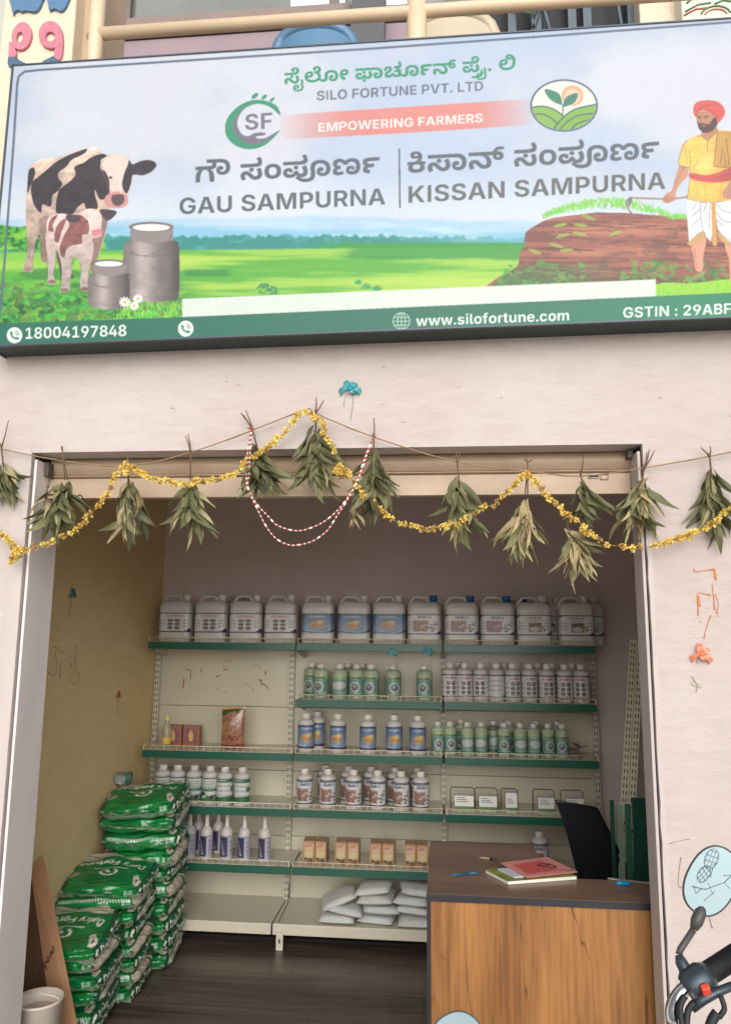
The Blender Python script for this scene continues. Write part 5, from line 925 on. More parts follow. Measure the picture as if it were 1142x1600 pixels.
    if kind in ('dairy', 'dairy_back'):
        c.poly([(0, 0), (40, 0), (40, 2.5), (0, 2.5)], (30, 110, 66), smooth=False); c.poly([(0, 34), (40, 31), (40, 44), (0, 44)], (36, 128, 66), smooth=False)
        if kind == 'dairy':
            rows(4, 36, 5, 14, (40, 80, 60), 2.2, .9)
            for k in range(12): c.poly([(1 + k * 3.3, 24), (3 + k * 3.3, 13 + (k % 3)), (4.6 + k * 3.3, 24)], (44, 132, 84), smooth=False)
            c.poly([(0, 23), (40, 23), (40, 25.5), (0, 25.5)], (44, 132, 84), smooth=False)
            for k in range(16): c.ell(q.uniform(2, 38), q.uniform(29, 38), q.uniform(2, 5), q.uniform(1.5, 4), q.choice(((34, 34, 40), (30, 36, 34), (220, 220, 216))))
        else:
            c.poly([(0, 4), (40, 2), (40, 7), (0, 7)], (34, 116, 72), smooth=False); rows(4, 36, 11, 30, (130, 136, 132)); c.poly([(30, 15), (40, 15), (40, 24), (30, 24)], (44, 140, 84), smooth=False)
    if kind == 'white_back':
        c.poly([(0, 0), (40, 0), (40, 2), (0, 2)], (90, 30, 50), smooth=False); rows(5, 35, 8, 34, (150, 140, 146)); c.poly([(40, 33), (40, 42), (22, 42), (34, 39)], navy); c.ell(6, 6, 2, 2, red); c.poly([(0, 41), (40, 41), (40, 43.4), (0, 43.4)], navy, smooth=False)
    if kind == 'purple':
        c.a[:] = (206, 204, 214); c.poly([(6, 2), (24, 2), (24, 42), (6, 42)], (44, 42, 88), smooth=False)
        c.smudge(7, (19, 38), (13, 8), 8, (206, 204, 226)); c.poly([(26, 4), (38, 4), (38, 40), (26, 40)], (180, 176, 206), smooth=False); rows(27, 37, 8, 36, (110, 90, 150)); c.poly([(0, 0), (40, 0), (40, 1.5), (0, 1.5)], (70, 56, 120), smooth=False)
    c.blur(1); g_ = c.a.mean(-1, keepdims=True); c.a = (c.a * .72 + g_ * .28) * .82 + 12; return c
LC = {}
def lab(kind):
    if kind not in LC: LC[kind] = lab_canvas(kind)
    return LC[kind]
def wrap_label(name, kind, r_, z0, z1, a=1.9, nx=34, nz=32):
    c = lab(kind); t = np.linspace(-a / 2, a / 2, nx)[None, :] * 1.7; zz = np.linspace(0, 1, nz)[:, None]
    th = t - math.pi / 2 + 0 * zz; P = np.stack([r_ * np.cos(th), r_ * np.sin(th), z0 + (z1 - z0) * zz + 0 * th], -1)
    U = 20 + t / (a * 1.7 / 2) * 20 * 1.0 + 0 * zz; V = (1 - zz) * 44 + 0 * t
    return grid_mesh(name, P, c.sample(U, V), M_lab)

# ------------------------------------------------------------------ bottles and jerrycans
M_hdpe = mat('bottle_white', (190, 185, 180), .32, .02, 8, spec=.5)
M_cap = mat('cap_white', (204, 198, 190), .35, .02, 8)
M_capb = mat('cap_blue', (26, 84, 140), .35, .04, 8)
M_gbot = mat('bottle_green_tint', (160, 172, 148), .3, .05, 8)
M_navy_p = mat('stripe_navy', (40, 44, 84), .4)
M_amber = mat('bottle_amber', (150, 110, 70), .2, .1, 8)
def bottle(kind, r_, h, label, group, body=M_hdpe, narrow=False, stripe=False):
    t = thing('long_neck_bottle' if narrow else 'bottle', label, 'bottle', (0, 0, 0), group)
    if narrow:
        hb = h * .62
        MB().lathe([(0, 0), (r_ * .92, 0), (r_, .004), (r_, hb * .78), (r_ * .97, hb * .86), (r_ * .8, hb * .95), (r_ * .45, hb), (r_ * .33, hb + .004)], 20).build('body', body, t)
        MB().lathe([(r_ * .40, hb), (r_ * .40, hb + .012), (r_ * .34, hb + .014), (r_ * .26, h - .004), (r_ * .15, h), (0, h)], 12).build('nozzle', M_cap, t)
        link('label', wrap_label('label', kind, r_ + .0006, h * .05, hb * .74), t)
    else:
        MB().lathe([(0, 0), (r_ * .93, 0), (r_, .004), (r_, .012), (r_ * .985, .016), (r_ * .985, h * .735), (r_, h * .74), (r_ * .99, h * .765), (r_ * .88, h * .81), (r_ * .62, h * .845), (r_ * .42, h * .86), (r_ * .40, h * .88)], 24).build('body', body, t)
        m = MB(); prof = [(r_ * .46, h * .872), (r_ * .47, h * .877), (r_ * .46, h * .985), (r_ * .43, h * .998), (0, h)]; m.lathe(prof, 20)
        for j in range(20):
            a = 2 * math.pi * j / 20; m.tube([(r_ * .465 * math.cos(a), r_ * .465 * math.sin(a), h * .88), (r_ * .465 * math.cos(a), r_ * .465 * math.sin(a), h * .98)], .0009, 3, cap=False)
        m.build('cap', M_cap, t)
        link('label', wrap_label('label', kind, r_ * .985 + .0008, h * .085, h * .70), t)
        if stripe: MB().lathe([(r_ * .99, h * .712), (r_ * .99 + .0008, h * .714), (r_ * .99 + .0008, h * .73), (r_ * .99, h * .732)], 24).build('stripe', M_navy_p, t)
    return t
def rrect(wx, wy, rad, n=5):
    o = []
    for cx, cy, a0 in ((wx - rad, wy - rad, 0), (-wx + rad, wy - rad, 90), (-wx + rad, -wy + rad, 180), (wx - rad, -wy + rad, 270)):
        for k in range(n): a = R(a0 + 90 * k / (n - 1)); o.append((cx + rad * math.cos(a), cy + rad * math.sin(a)))
    return o
def jerrycan(kind, capm, label):
    t = thing('jerrycan', label, 'jerrycan', (0, 0, 0), 'five litre jerrycans on the top shelf')
    m = MB(); lv_ = [(0, .90), (.006, .98), (.02, 1), (.045, 1), (.05, .985), (.165, .985), (.170, 1), (.195, .995), (.212, .95), (.226, .84), (.234, .66)]; vs = []; n = 20
    for z, s_ in lv_:
        wx, wy = .092 * (1 - (1 - s_) * .9), .066 * s_; vs += [(x, y, z) for x, y in rrect(wx, wy, .026)]
    fs = [(i * n + j, i * n + (j + 1) % n, (i + 1) * n + (j + 1) % n, (i + 1) * n + j) for i in range(len(lv_) - 1) for j in range(n)]
    fs += [tuple(range(n))[::-1], tuple((len(lv_) - 1) * n + j for j in range(n))]
    m.add(vs, fs, 0, True); m.build('body', M_hdpe, t)
    MB().tube([(-.082, 0, .19), (-.080, 0, .222), (-.062, 0, .255), (-.048, 0, .262), (.008, 0, .260), (.020, 0, .250), (.026, 0, .226)], [.016, .013, .010, .009, .009, .010, .014], 10).build('handle', M_hdpe, t)
    MB().lathe([(.020, .225), (.020, .243), (.0225, .244), (.0225, .266), (.020, .270), (0, .270)], 20, (.052, 0, 0)).build('cap', capm, t)
    c = lab(kind); nx_, nz_ = 44, 34; u_ = np.linspace(-1, 1, nx_)[None, :]; zz = np.linspace(0, 1, nz_)[:, None]
    X = .093 * u_ + 0 * zz; ed = np.clip((np.abs(X) - .066) / .026, 0, 1); Yc = -.066 - .0008 + .026 * (1 - np.sqrt(np.clip(1 - ed ** 2, 0, 1))) + 0 * zz
    X = np.sign(X) * np.minimum(np.abs(X), .066 + .0268 * ed); P = np.stack([X, Yc, .052 + .112 * zz + 0 * u_], -1)
    link('label', grid_mesh('label', P, c.sample(20 + 20 * u_ + 0 * zz, (1 - zz) * 44 + 0 * u_), M_lab), t)
    return t
ORD = ['first', 'second', 'third', 'fourth', 'fifth', 'sixth', 'seventh', 'eighth', 'ninth', 'tenth', 'eleventh', 'twelfth']
def place(proto, spots, shelf_z, ybot, where, desc, rear=()):
    """spots: photo x of bottle centres (front row), rear: of those standing behind"""
    used = [False]; kids = children(proto); gp = proto['group']
    for row, y_, xs in (('front row', ybot, spots), ('back row', ybot + .12, rear)):
        for i, sx_ in enumerate(xs):
            sx_, kid2 = (sx_ if isinstance(sx_, tuple) else (sx_, None))
            pos = PY(sx_, 1010, y_) if shelf_z > 1.4 else PY(sx_, PYY[round(shelf_z, 3)], y_)
            rz = R(rnd.uniform(-17, 17)) + (R(kid2) if kid2 else 0)
            lb = f"{desc}, {ORD[i]} from left{' in back row' if rear and row == 'back row' else ' in front row' if rear else ''}, {where}"
            loc = (pos[0], y_ + rnd.uniform(-.008, .008), shelf_z + .0205)
            if not used[0]:
                proto.location = loc; proto.rotation_euler = (0, 0, rz); proto['label'] = lb; used[0] = True
            else: dup(proto, kids, loc, rz, lb)
PYY = {round(lv[2], 3): 1075, round(lv[3], 3): 1160, round(lv[4], 3): 1245, round(lv[5], 3): 1335}
# top shelf jerrycans
def cans(kind, capm, spots, desc, rear=()):
    pr = jerrycan(kind, capm, 'x'); kids = children(pr); first = True
    for row, xs in ((0, spots), (1, rear)):
        for i, sx_ in enumerate(xs):
            y_ = 1.79 + row * .135; x = PY(sx_, 985, y_ - .066)[0]; loc = (x, y_ + rnd.uniform(-.004, .004), lv[1] + .0205)
            lb = f"{desc}, {('leftmost' if i == 0 else ORD[i] + ' from left') if not row else ('standing behind, ' + ORD[i] + ' from left')}"
            if first: pr.location = loc; pr['label'] = lb; first = False
            else: dup(pr, kids, loc, R(rnd.uniform(-2.5, 2.5)), lb)
cans('circles_big', M_cap, [271, 327, 382, 437], 'white jerrycan with six dark circles on its label', [369])
cans('blue_big', M_cap, [495.3, 552.5, 607.5], 'white jerrycan with blue label and yellow picture')
cans('redpic_big', M_capb, [662.5, 721, 778], 'blue capped jerrycan with red picture label', [805])
cans('yellowpic', M_cap, [835, 901], 'white jerrycan with brown picture label at right end', [858, 918])

G2 = 'green label bottles on the second shelf'
place(bottle('green', .0445, .190, 'x', G2, M_gbot), [502, 557, 580, 614, 663], lv[2], 1.78, 'second shelf, middle bay', 'green labelled bottle', [487, 543, 566])
b_ = bottle('green_back', .0445, .190, 'x', G2, M_gbot); place(b_, [531], lv[2], 1.78, 'second shelf, middle bay', 'green bottle turned showing its pale oval back label'); b_['label'] = 'green bottle turned to its pale back label, second shelf of middle bay'
G3 = 'six circle label bottles on the second shelf'
place(bottle('circles', .0430, .205, 'x', G3), [702.5, 726, 751, 801, 827, 854, 882, 907.5], lv[2], 1.77, 'second shelf, right bay', 'six circle label bottle', [716, 789, 822, 840, 862, 893])
b_ = bottle('white_back', .0430, .205, 'x', G3); place(b_, [775.6], lv[2], 1.77, 'x', 'x'); b_['label'] = 'white bottle turned to its plain text label among circle label bottles, right bay'
G4 = 'blue label bottles on the third shelf'
place(bottle('blue', .0455, .205, 'x', G4), [477.6, 527.7, 575, 615.5, 652.5], lv[3], 1.77, 'third shelf, middle bay', 'white bottle with blue label', [495])
G5 = 'small green bottles on the third shelf'
place(bottle('green', .0345, .175, 'x', G5, M_gbot), [684, 703, 787, 856, 877.5], lv[3], 1.77, 'third shelf, right bay', 'small green oval label bottle', [720, 795, 838, 871])
place(bottle('green_back', .0345, .175, 'x', G5, M_gbot), [730, 752, 812.5, 833.5], lv[3], 1.77, 'third shelf, right bay', 'small green bottle showing back label')
b_ = bottle('green_back', .0345, .175, 'x', G5, mat('bottle_grey', (112, 110, 100), .3, .05)); place(b_, [771], lv[3], 1.86, 'x', 'x'); b_['label'] = 'dark grey bottle standing back among the small green bottles'
G6 = 'dairy bottles on the fourth shelf'
place(bottle('dairy', .0440, .200, 'x', G6), [254, 277, 303, 328], lv[4], 1.77, 'fourth shelf, left bay', 'white and green cow print bottle')
place(bottle('dairy_back', .0440, .200, 'x', G6), [351, 378], lv[4], 1.75, 'fourth shelf, left bay', 'white bottle with green text label')
G7 = 'red picture bottles on the fourth shelf'
place(bottle('redpic', .0440, .200, 'x', G7, stripe=True), [475.5, 512, 552, 590, 626.5, 657.5], lv[4], 1.76, 'fourth shelf, middle bay', 'white red picture label bottle', [508, 544, 579.5, 617, 653])
G8 = 'long necked bottles on the fifth shelf'
place(bottle('purple', .0340, .272, 'x', G8, narrow=True), [295, 322, 353, 381, 413], lv[5], 1.77, 'fifth shelf, left bay', 'long necked purple label bottle', [309, 340])
b_ = bottle('redpic', .0440, .200, 'x', 'bottles behind the counter', stripe=True); p = PY(843, 1340, 1.77); b_.location = (p[0], 1.77, lv[5] + .0205); b_['label'] = 'white bottle with navy stripe half hidden behind the counter top'; del b_['group']
# third shelf, left bay: oil bottle, small picture boxes, gold pouch
t = thing('oil_bottle', 'small clear bottle with yellow cap at the left end of third shelf', 'bottle', (PY(260, 1165, 1.8)[0], 1.8, lv[3] + .0205))
MB().lathe([(0, 0), (.024, 0), (.026, .004), (.026, .095), (.02, .115), (.0125, .13), (.012, .15)], 18).build('body', mat('clear_pale', (206, 200, 170), .15, .05, trans=.5), t)
MB().lathe([(.014, .148), (.014, .168), (.012, .171), (0, .171)], 14).build('cap', mat('cap_yellow', (214, 190, 120), .4), t)
MB().lathe([(.0266, .02), (.0266, .055)], 18).build('label', mat('label_yellow', (206, 176, 72), .5), t)
M_fr = mat('frame_brown', (150, 96, 70), .5, .2, 30); M_fr2 = mat('picture_mauve', (128, 84, 96), .4, .4, 60)
for i, (a, b, nm) in enumerate(((256, 283, 'brown framed devotional picture box beside the clear bottle'), (285.5, 311, 'brown framed devotional picture box, right of its twin'))):
    xa, xb = PY(a, 1165, 1.84)[0], PY(b, 1165, 1.84)[0]
    t = thing('picture_box', nm, 'box', ((xa + xb) / 2, 1.84, lv[3] + .0205), 'framed picture boxes'); w_ = (xb - xa) / 2
    MB().box(-w_, w_, 0, .05, 0, .115 - i * .002).build('box', M_fr, t, bevel=.002); MB().box(-w_ * .72, w_ * .72, -.002, -.0003, .018, .1).build('picture', M_fr2, t)
    MB().prism([(0, .095), (w_ * .3, .07), (w_ * .2, .03), (-w_ * .2, .03), (-w_ * .3, .07)], -.004, -.0025, f=lambda x, z, y: (x, y, z)).build('figure', mat('figure_gold', (206, 160, 96), .4, .2, 60) if i == 0 else bpy.data.materials['figure_gold'], t)
xa, xb = PY(346, 1150, 1.8)[0], PY(382, 1150, 1.8)[0]; w_ = (xb - xa) / 2; H_ = .225
t = thing('foil_pouch', 'gold and brown foil pouch standing alone on the third shelf', 'pouch', ((xa + xb) / 2, 1.8, lv[3] + .0205))
c = Canvas(0, 0, 40, 66, 4, (140, 98, 72)); q = random.Random(9)
for k in range(160): c.ell(q.uniform(0, 40), q.uniform(0, 66), q.uniform(1, 5), q.uniform(.6, 2), q.choice(((160, 118, 82), (112, 72, 52), (178, 140, 96))), .5, q.uniform(-1, 1), 8)
c.poly([(0, 0), (40, 0), (40, 6), (30, 9), (20, 6), (8, 10), (0, 12)], (52, 74, 44)); c.poly([(0, 0), (40, 0), (40, 2), (0, 2.5)], (210, 150, 90), smooth=False); c.ell(20, 26, 5.4, 2.6, (186, 176, 170)); c.smudge(3, (13, 28), (27, 28), 5, (70, 50, 50)); c.line([(12, 52), (16, 46), (20, 52), (25, 45), (30, 51)], 2, (120, 30, 40), 1, True); c.poly([(0, 60), (40, 58), (40, 66), (0, 66)], (120, 52, 44), smooth=False)
u_ = np.linspace(-1, 1, 30)[None, :]; zz = np.linspace(0, 1, 46)[:, None]; th_ = .022 * (1 - u_ ** 2) ** .5 * np.sin(np.pi * np.clip(zz * 1.02, 0, 1)) ** .5
wr = .004 * (vnoise(46, 30, 5, 8, 3, 12) - .5)
for s_, nm in ((-1, 'front_foil'), (1, 'back_foil')):
    P = np.stack([w_ * u_ * (1 - .04 * np.sin(np.pi * zz)) + 0 * zz, s_ * (th_ + wr) + 0 * u_, H_ * zz + .006 * u_ * zz], -1)
    link(nm, grid_mesh(nm, P if s_ < 0 else P[:, ::-1], c.sample(20 + 20 * u_ + 0 * zz, (1 - zz) * 66 + 0 * u_), bpy.data.materials.get('foil_print') or vcol_mat('foil_print', .25, spec=.8)), t)
# brown bundle on the third shelf, right end
t = thing('sachet_heap', 'small heap of brown sachets at right end of third shelf', 'sachets', (PY(904, 1180, 1.8)[0], 1.8, lv[3] + .0205))
for k in range(7):
    a = rnd.uniform(-.8, .8); Mx = Matrix.Translation((rnd.uniform(-.035, .035), rnd.uniform(-.02, .02), .004 + .009 * k)) @ Matrix.Rotation(a, 4, 'Z') @ Matrix.Rotation(rnd.uniform(-.5, .5), 4, 'Y')
    MB().box(-.03, .03, -.018, .018, 0, .006, M=Mx).build('sachet', mat('sachet_brown', (138, 112, 96), .4, .2, 50) if k == 0 else bpy.data.materials['sachet_brown'], t, bevel=.002)
# fourth shelf right: medicine cartons with wire loops
xs_ = [(710, 740, 0), (748.5, 776.5, 0), (790, 808, 1), (841, 866, 0), (885, 912, 0)]
for i, (a, b, tilt) in enumerate(xs_):
    xa, xb = PY(a, 1262, 1.76)[0], PY(b, 1262, 1.76)[0]; w_ = (xb - xa) / 2; hh = .080 if not tilt else .100
    lb = ('upright narrow white medicine carton between the flat ones' if tilt else f"white medicine carton with green strip, {['leftmost','second from left','','second from right','rightmost'][i]} in right bay")
    t = thing('medicine_carton', lb, 'carton', ((xa + xb) / 2, 1.76, lv[4] + .0205), 'medicine cartons on the fourth shelf')
    MB().box(-w_, w_, 0, .06, 0, hh).build('box', mat('carton_white', (222, 220, 214), .45, .02) if i == 0 else bpy.data.materials['carton_white'], t, bevel=.0015)
    MB().box(-w_ * .98, w_ * .98, -.0012, -.0002, .004, .026).build('green_strip', mat('carton_green', (92, 128, 70), .5, .3, 60) if i == 0 else bpy.data.materials['carton_green'], t)
    m = MB()
    for k in range(3): m.box(-w_ * .8, w_ * (.1 + .25 * k) * .8, -.0012, -.0002, .068 - k * .010, .0712 - k * .010)
    m.build('print_line', mat('ink_grey', (70, 80, 76), .6) if i == 0 else bpy.data.materials['ink_grey'], t, kind='stuff')
    MB().tube([(-w_ - .02, .07, 0), (-w_ - .02, .07, .100), (-w_ - .012, .07, .110), (w_ * .8, .07, .110), (w_ + .008, .07, .102), (w_ + .008, .07, 0)], .0028, 6).build('wire_loop', mat('wire_dark', (74, 70, 60), .5) if i == 0 else bpy.data.materials['wire_dark'], t)
# fifth shelf right bay: tops of cartons behind the counter
for i, x_ in enumerate((708, 741, 774, 807)):
    p = PY(x_, 1318, 1.79); t = thing('wire_loop_holder', f'wire loop holder peeking over the counter back edge, {ORD[i]} from left', 'holder', (p[0], 1.79, lv[5] + .0205), 'wire loop holders behind the counter')
    MB().tube([(-.045, 0, 0), (-.045, 0, .112), (-.038, 0, .12), (.038, 0, .12), (.045, 0, .112), (.045, 0, 0)], .0028, 6).build('loop', bpy.data.materials['wire_cream'], t); MB().box(-.04, .04, .005, .05, 0, .09).build('card', bpy.data.materials['carton_white'], t)
# fifth shelf middle: pairs of printed boxes
c = Canvas(0, 0, 40, 66, 4, (184, 154, 116)); q = random.Random(2)
c.poly([(0, 0), (40, 0), (40, 5), (0, 5)], (160, 120, 76), smooth=False); c.poly([(6, 7), (34, 7), (34, 24), (6, 24)], (196, 164, 140), smooth=False); c.smudge(4, (8, 19), (30, 14), 12, (150, 62, 84)); c.poly([(7, 28), (33, 28), (33, 46), (7, 46)], (190, 176, 138), smooth=False)
for k in range(40): c.ell(q.uniform(2, 38), q.uniform(49, 64), q.uniform(2, 5), q.uniform(1.5, 4), q.choice(((70, 50, 40), (110, 80, 60), (150, 110, 70), (50, 44, 44))))
c.line([(2, 0), (2, 66)], 2.4, (170, 120, 70)); c.line([(38, 0), (38, 66)], 2.4, (170, 120, 70))
M_bx = mat('box_brown', (164, 124, 92), .35, .12, 20)
for g, (a, b) in enumerate(((473, 510), (522.5, 561), (577, 616), (631.5, 669))):
    xa, xb = PY(a, 1345, 1.74)[0], PY(b, 1345, 1.74)[0]
    for j in range(2):
        wx = (xb - xa) / 2; cx = xa + wx * (j + .5); w_ = wx / 2 - .0012
        t = thing('product_box', f"small brown printed box, {['left','right'][j]} one of the {ORD[g]} pair on fifth shelf, middle bay", 'box', (cx, 1.74, lv[5] + .0205), 'paired product boxes on the fifth shelf')
        t.rotation_euler = (0, 0, R(rnd.uniform(-3, 3))); MB().box(-w_, w_, 0, .085, 0, .118).build('carton', M_bx, t, bevel=.0015)
        u_ = np.linspace(-1, 1, 16)[None, :]; zz = np.linspace(0, 1, 24)[:, None]
        me_ = grid_mesh('front_print', np.stack([w_ * .97 * u_ + 0 * zz, -.0006 + 0 * u_ + 0 * zz, .002 + .114 * zz + 0 * u_], -1), c.sample(20 + 20 * u_ + 0 * zz, (1 - zz) * 66 + 0 * u_), M_lab) if (g, j) == (0, 0) else me_
        link('front_print', me_, t)
# poly packets on the base shelf
M_poly = mat('poly_packet', (206, 208, 204), .28, .06, 20, .5, 30, spec=.7)
def pillow(wx, wy, hz, seed, n=16, p=4.0, wr=.004):
    q = np.random.default_rng(seed); nz_ = vnoise(n + 1, n + 1, 4, 4, 3, seed) - .5; nz2 = vnoise(n + 1, n + 1, 4, 4, 3, seed + 50) - .5; m = MB(); u_ = np.linspace(-1, 1, n + 1)
    for s_, nn in ((1, nz_), (-1, nz2)):
        vs = []
        for j in range(n + 1):
            for i in range(n + 1):
                e = max(0, (1 - abs(u_[i]) ** p)) ** .5 * max(0, (1 - abs(u_[j]) ** p)) ** .5
                vs.append((wx * u_[i] * (1 + .03 * nn[j, i]), wy * u_[j], s_ * hz * e * (1 if s_ > 0 else .75) + wr * nn[j, i] * 2 * e))
        fs = [(j * (n + 1) + i, j * (n + 1) + i + 1, (j + 1) * (n + 1) + i + 1, (j + 1) * (n + 1) + i) for j in range(n) for i in range(n)]
        if s_ < 0: fs = [f[::-1] for f in fs]
        m.add(vs, fs, 0, True)
    return m.mesh('packet', M_poly)
pms = [pillow(.092, .12, .024, s_) for s_ in (1, 2, 3)]
pk = [(530, 1442, 0, 'left heap', 0, .0), (541, 1428, .04, 'left heap', .18, 1), (528, 1424, .075, 'left heap', -.35, 2), (592, 1443, 0, 'middle heap', 0, 0), (594, 1432, .045, 'middle heap', .05, 1), (588, 1420, .09, 'middle heap', -.04, 2), (585, 1408, .135, 'middle heap', -.16, 3), (650, 1445, 0, 'right heap', 0, 0), (650, 1435, .045, 'right heap', .03, 1), (647, 1424, .09, 'right heap', 0, 2), (652, 1414, .135, 'right heap', .14, 3)]
LV = ['bottom', 'second', 'third', 'topmost']
for i, (x_, y_, dz, hp, tl, lev) in enumerate(pk):
    p = PY(x_, 1440, 1.72); o = link('poly_packet', pms[i % 3]); o.location = (p[0], 1.735 + rnd.uniform(-.02, .02), .1225 + .020 + dz); o.rotation_euler = (R(rnd.uniform(-3, 3)), tl, R(rnd.uniform(-12, 12)))
    tag(o, f"clear wrapped white powder packet, {LV[int(lev)] if not (hp == 'left heap' and lev == 2) else 'topmost'} in the {hp} on the base shelf", 'packet', 'powder packets on the base shelf')
# ------------------------------------------------------------------ leaning perforated uprights and green boards at the right
def leaning(name, label, top, bot, wd, M_, slots=True):
    top = np.array(top); bot = np.array(bot); dv = top - bot; L = np.linalg.norm(dv); t = thing(name, label, 'shelf part', bot)
    z_ = Vector(dv).normalized(); x_ = (Vector((1, 0, 0)) - z_ * z_.x).normalized(); y_ = z_.cross(x_); t.rotation_euler = Matrix((x_, y_, z_)).transposed().to_euler()
    MB().box(-wd / 2, wd / 2, -.008, .008, 0, L).build('rail', M_, t, bevel=.001)
    if slots:
        m = MB(); z = .03
        while z < L - .03:
            for s_ in (-1, 1): m.box(s_ * wd * .2 - .0022, s_ * wd * .2 + .0022, -.0094, -.0083, z, z + .02)
            z += .036
        m.build('slot_row', M_dark, t, kind='stuff')
    return t
M_perf = mat('upright_cream', (232, 224, 196), .4, .04)
tp, bt = PY(995, 1000, 1.9), np.array((.80, 1.35, 0.0))
leaning('perforated_upright', 'cream perforated upright leaning in the right corner, left of a pair', tp - np.array((.022, 0, 0)), bt - np.array((.022, 0, 0)), .036, M_perf)
leaning('perforated_upright', 'cream perforated upright leaning in the right corner, right of a pair', tp + np.array((.017, -.005, -.005)), bt + np.array((.017, -.005, 0)), .036, M_perf)
M_dg = mat('board_dark_green', (22, 70, 56), .35, .1, 5); M_film = mat('film_green', (146, 162, 138), .2, .2, 10, .3, 20)
for i, (a, b, ztp, ytp, M_, lb) in enumerate(((952, 958, 1250, 1.15, M_dg, 'narrow dark green shelf front leaning beside the black chair'), (961, 972, 1258, 1.2, M_film, 'film wrapped pale shelf board leaning in the right corner'), (975, 984, 1256, 1.15, mat('board_mid_green', (48, 104, 78), .3, .1, 5), 'mid green shelf front leaning between wrapped and dark boards'), (986, 1021, 1247, 1.1, M_dg, 'wide dark green shelf board leaning by the right door jamb'))):
    pa, pb = PY(a, ztp, ytp), PY(b, ztp, ytp); ce = (pa + pb) / 2
    leaning('shelf_board', lb, ce, (ce[0] - .03, ytp - .12, 0), pb[0] - pa[0], M_, False)

# ------------------------------------------------------------------ office chair
t = thing('office_chair', 'black mesh backed office chair turned behind the counter', 'chair', (.78, 1.15, 0), world=True)
M_blk = mat('chair_black', (24, 26, 32), .65, .15, 40, .3, 120)
out = [(868, 1254), (885, 1257), (912, 1261), (929.5, 1265), (940, 1283), (950, 1303), (966, 1338), (980, 1363), (984, 1400), (960, 1440), (925, 1450), (906, 1420), (903, 1366), (897, 1336), (885, 1296)]
P3 = [PY(x, y, 1.0 + .0016 * (x - 868)) for x, y in out]; n = len(P3); cen = np.mean(P3, 0)
m = MB(); vs = [tuple(p) for p in P3] + [tuple(p + np.array((.012, .035, 0))) for p in P3]
m.add(vs, [tuple(range(n)), tuple(range(n, 2 * n))[::-1]] + [(i, n + i, n + (i + 1) % n, (i + 1) % n) for i in range(n)]); m.build('backrest', M_blk, t, bevel=.006)
MB().tube([P3[i] + np.array((.006, .017, 0)) for i in (0, 3, 7, 8, 9, 10, 11, 12, 14)], .010, 8, closed=True).build('back_frame', mat('chair_frame', (20, 20, 22), .4), t)
MB().box(.62, 1.08, .95, 1.4, .43, .50).build('seat', M_blk, t, bevel=.02)
MB().tube([(.85, 1.18, .43), (.85, 1.18, .1)], .025, 12).build('post', M_blk, t)
for k in range(5):
    a = 2 * math.pi * k / 5; MB().tube([(.85, 1.18, .1), (.85 + .27 * math.cos(a), 1.18 + .27 * math.sin(a), .05), (.85 + .27 * math.cos(a), 1.18 + .27 * math.sin(a), .0)], .016, 8).build('leg', M_blk, t)

# ------------------------------------------------------------------ counter
M_cfront = wood('counter_honey', (60, 36, 22), (120, 78, 42), (168, 118, 66), axis=2, rough=.38, band=7, bandamt=.5)
M_ctop = wood('counter_walnut', (62, 42, 34), (96, 70, 58), (132, 102, 86), axis=0, rough=.28, band=6, vein=False)
M_edge = mat('counter_edge_black', (40, 40, 46), .4, .1)
ct = thing('counter', 'L shaped wooden counter with honey front panel and walnut top', 'counter', (.3, .4, 0), world=True)
cx0, cx1, cyf = -.048, 1.05, .142
top = [(cx0, cyf), (cx1, cyf), (cx1, .365), (.372, .365), (.372, .785), (cx0 + .006, .785)]
MB().prism(top, .7375, .76).build('top', [M_ctop], ct, bevel=.0015)
MB().box(cx0 - .0005, cx1, cyf - .0015, cyf - .0003, .738, .7595).build('edge_band', M_edge, ct)
MB().box(cx0 + .014, cx1, cyf + .004, cyf + .022, 0, .737).build('front_panel', M_cfront, ct)
MB().box(cx0 + .001, cx0 + .0135, cyf + .001, .785, 0, .737).build('side_edge', M_edge, ct)
MB().box(cx0 + .014, .37, .765, .783, 0, .737).build('back_panel', M_ctop, ct)
# things on the counter
def pen(p0, p1, mats_, label, r_=.0042):
    p0 = np.array(p0); p1 = np.array(p1); t = thing('pen', label, 'pen', p0, 'pens on the counter'); d_ = p1 - p0
    L = lambda f: tuple(d_ * f)
    MB().tube([L(0), L(.05), L(.62)], [.0008, r_ * .8, r_], 10).build('barrel', mats_[0], t); MB().tube([L(.62), L(.97), L(1)], [r_ * 1.15, r_ * 1.1, r_ * .6], 10).build('cap', mats_[1], t)
M_pb, M_pn, M_pg, M_pc = mat('pen_teal', (40, 92, 110), .35), mat('pen_dark', (48, 40, 44), .35), mat('pen_grey', (138, 132, 120), .3), mat('pen_cyan', (30, 140, 190), .3)
pen((.034, .332, .7645), (.134, .372, .7645), (M_pb, M_pb), 'blue grey ballpoint pen lying on the left of the counter')
pen((.143, .556, .7645), (.207, .545, .7645), (mat('pen_silver', (150, 130, 112), .3), M_pn), 'short dark pen lying near the back of the counter')
pen((.740, .318, .7645), (.575, .362, .7645), (M_pg, M_pg), 'grey pen lying at the right end near the jamb', .004)
t = thing('marker_stub', 'short bright blue marker lying at the right end of the counter', 'marker', (.592, .312, .766)); MB().tube([(0, 0, 0), (.008, .0, .0), (.046, -.004, 0)], [.004, .0058, .0058], 12).build('cap_body', M_pc, t); MB().box(.01, .046, -.001, .001, .0055, .0075).build('clip', M_pc, t)
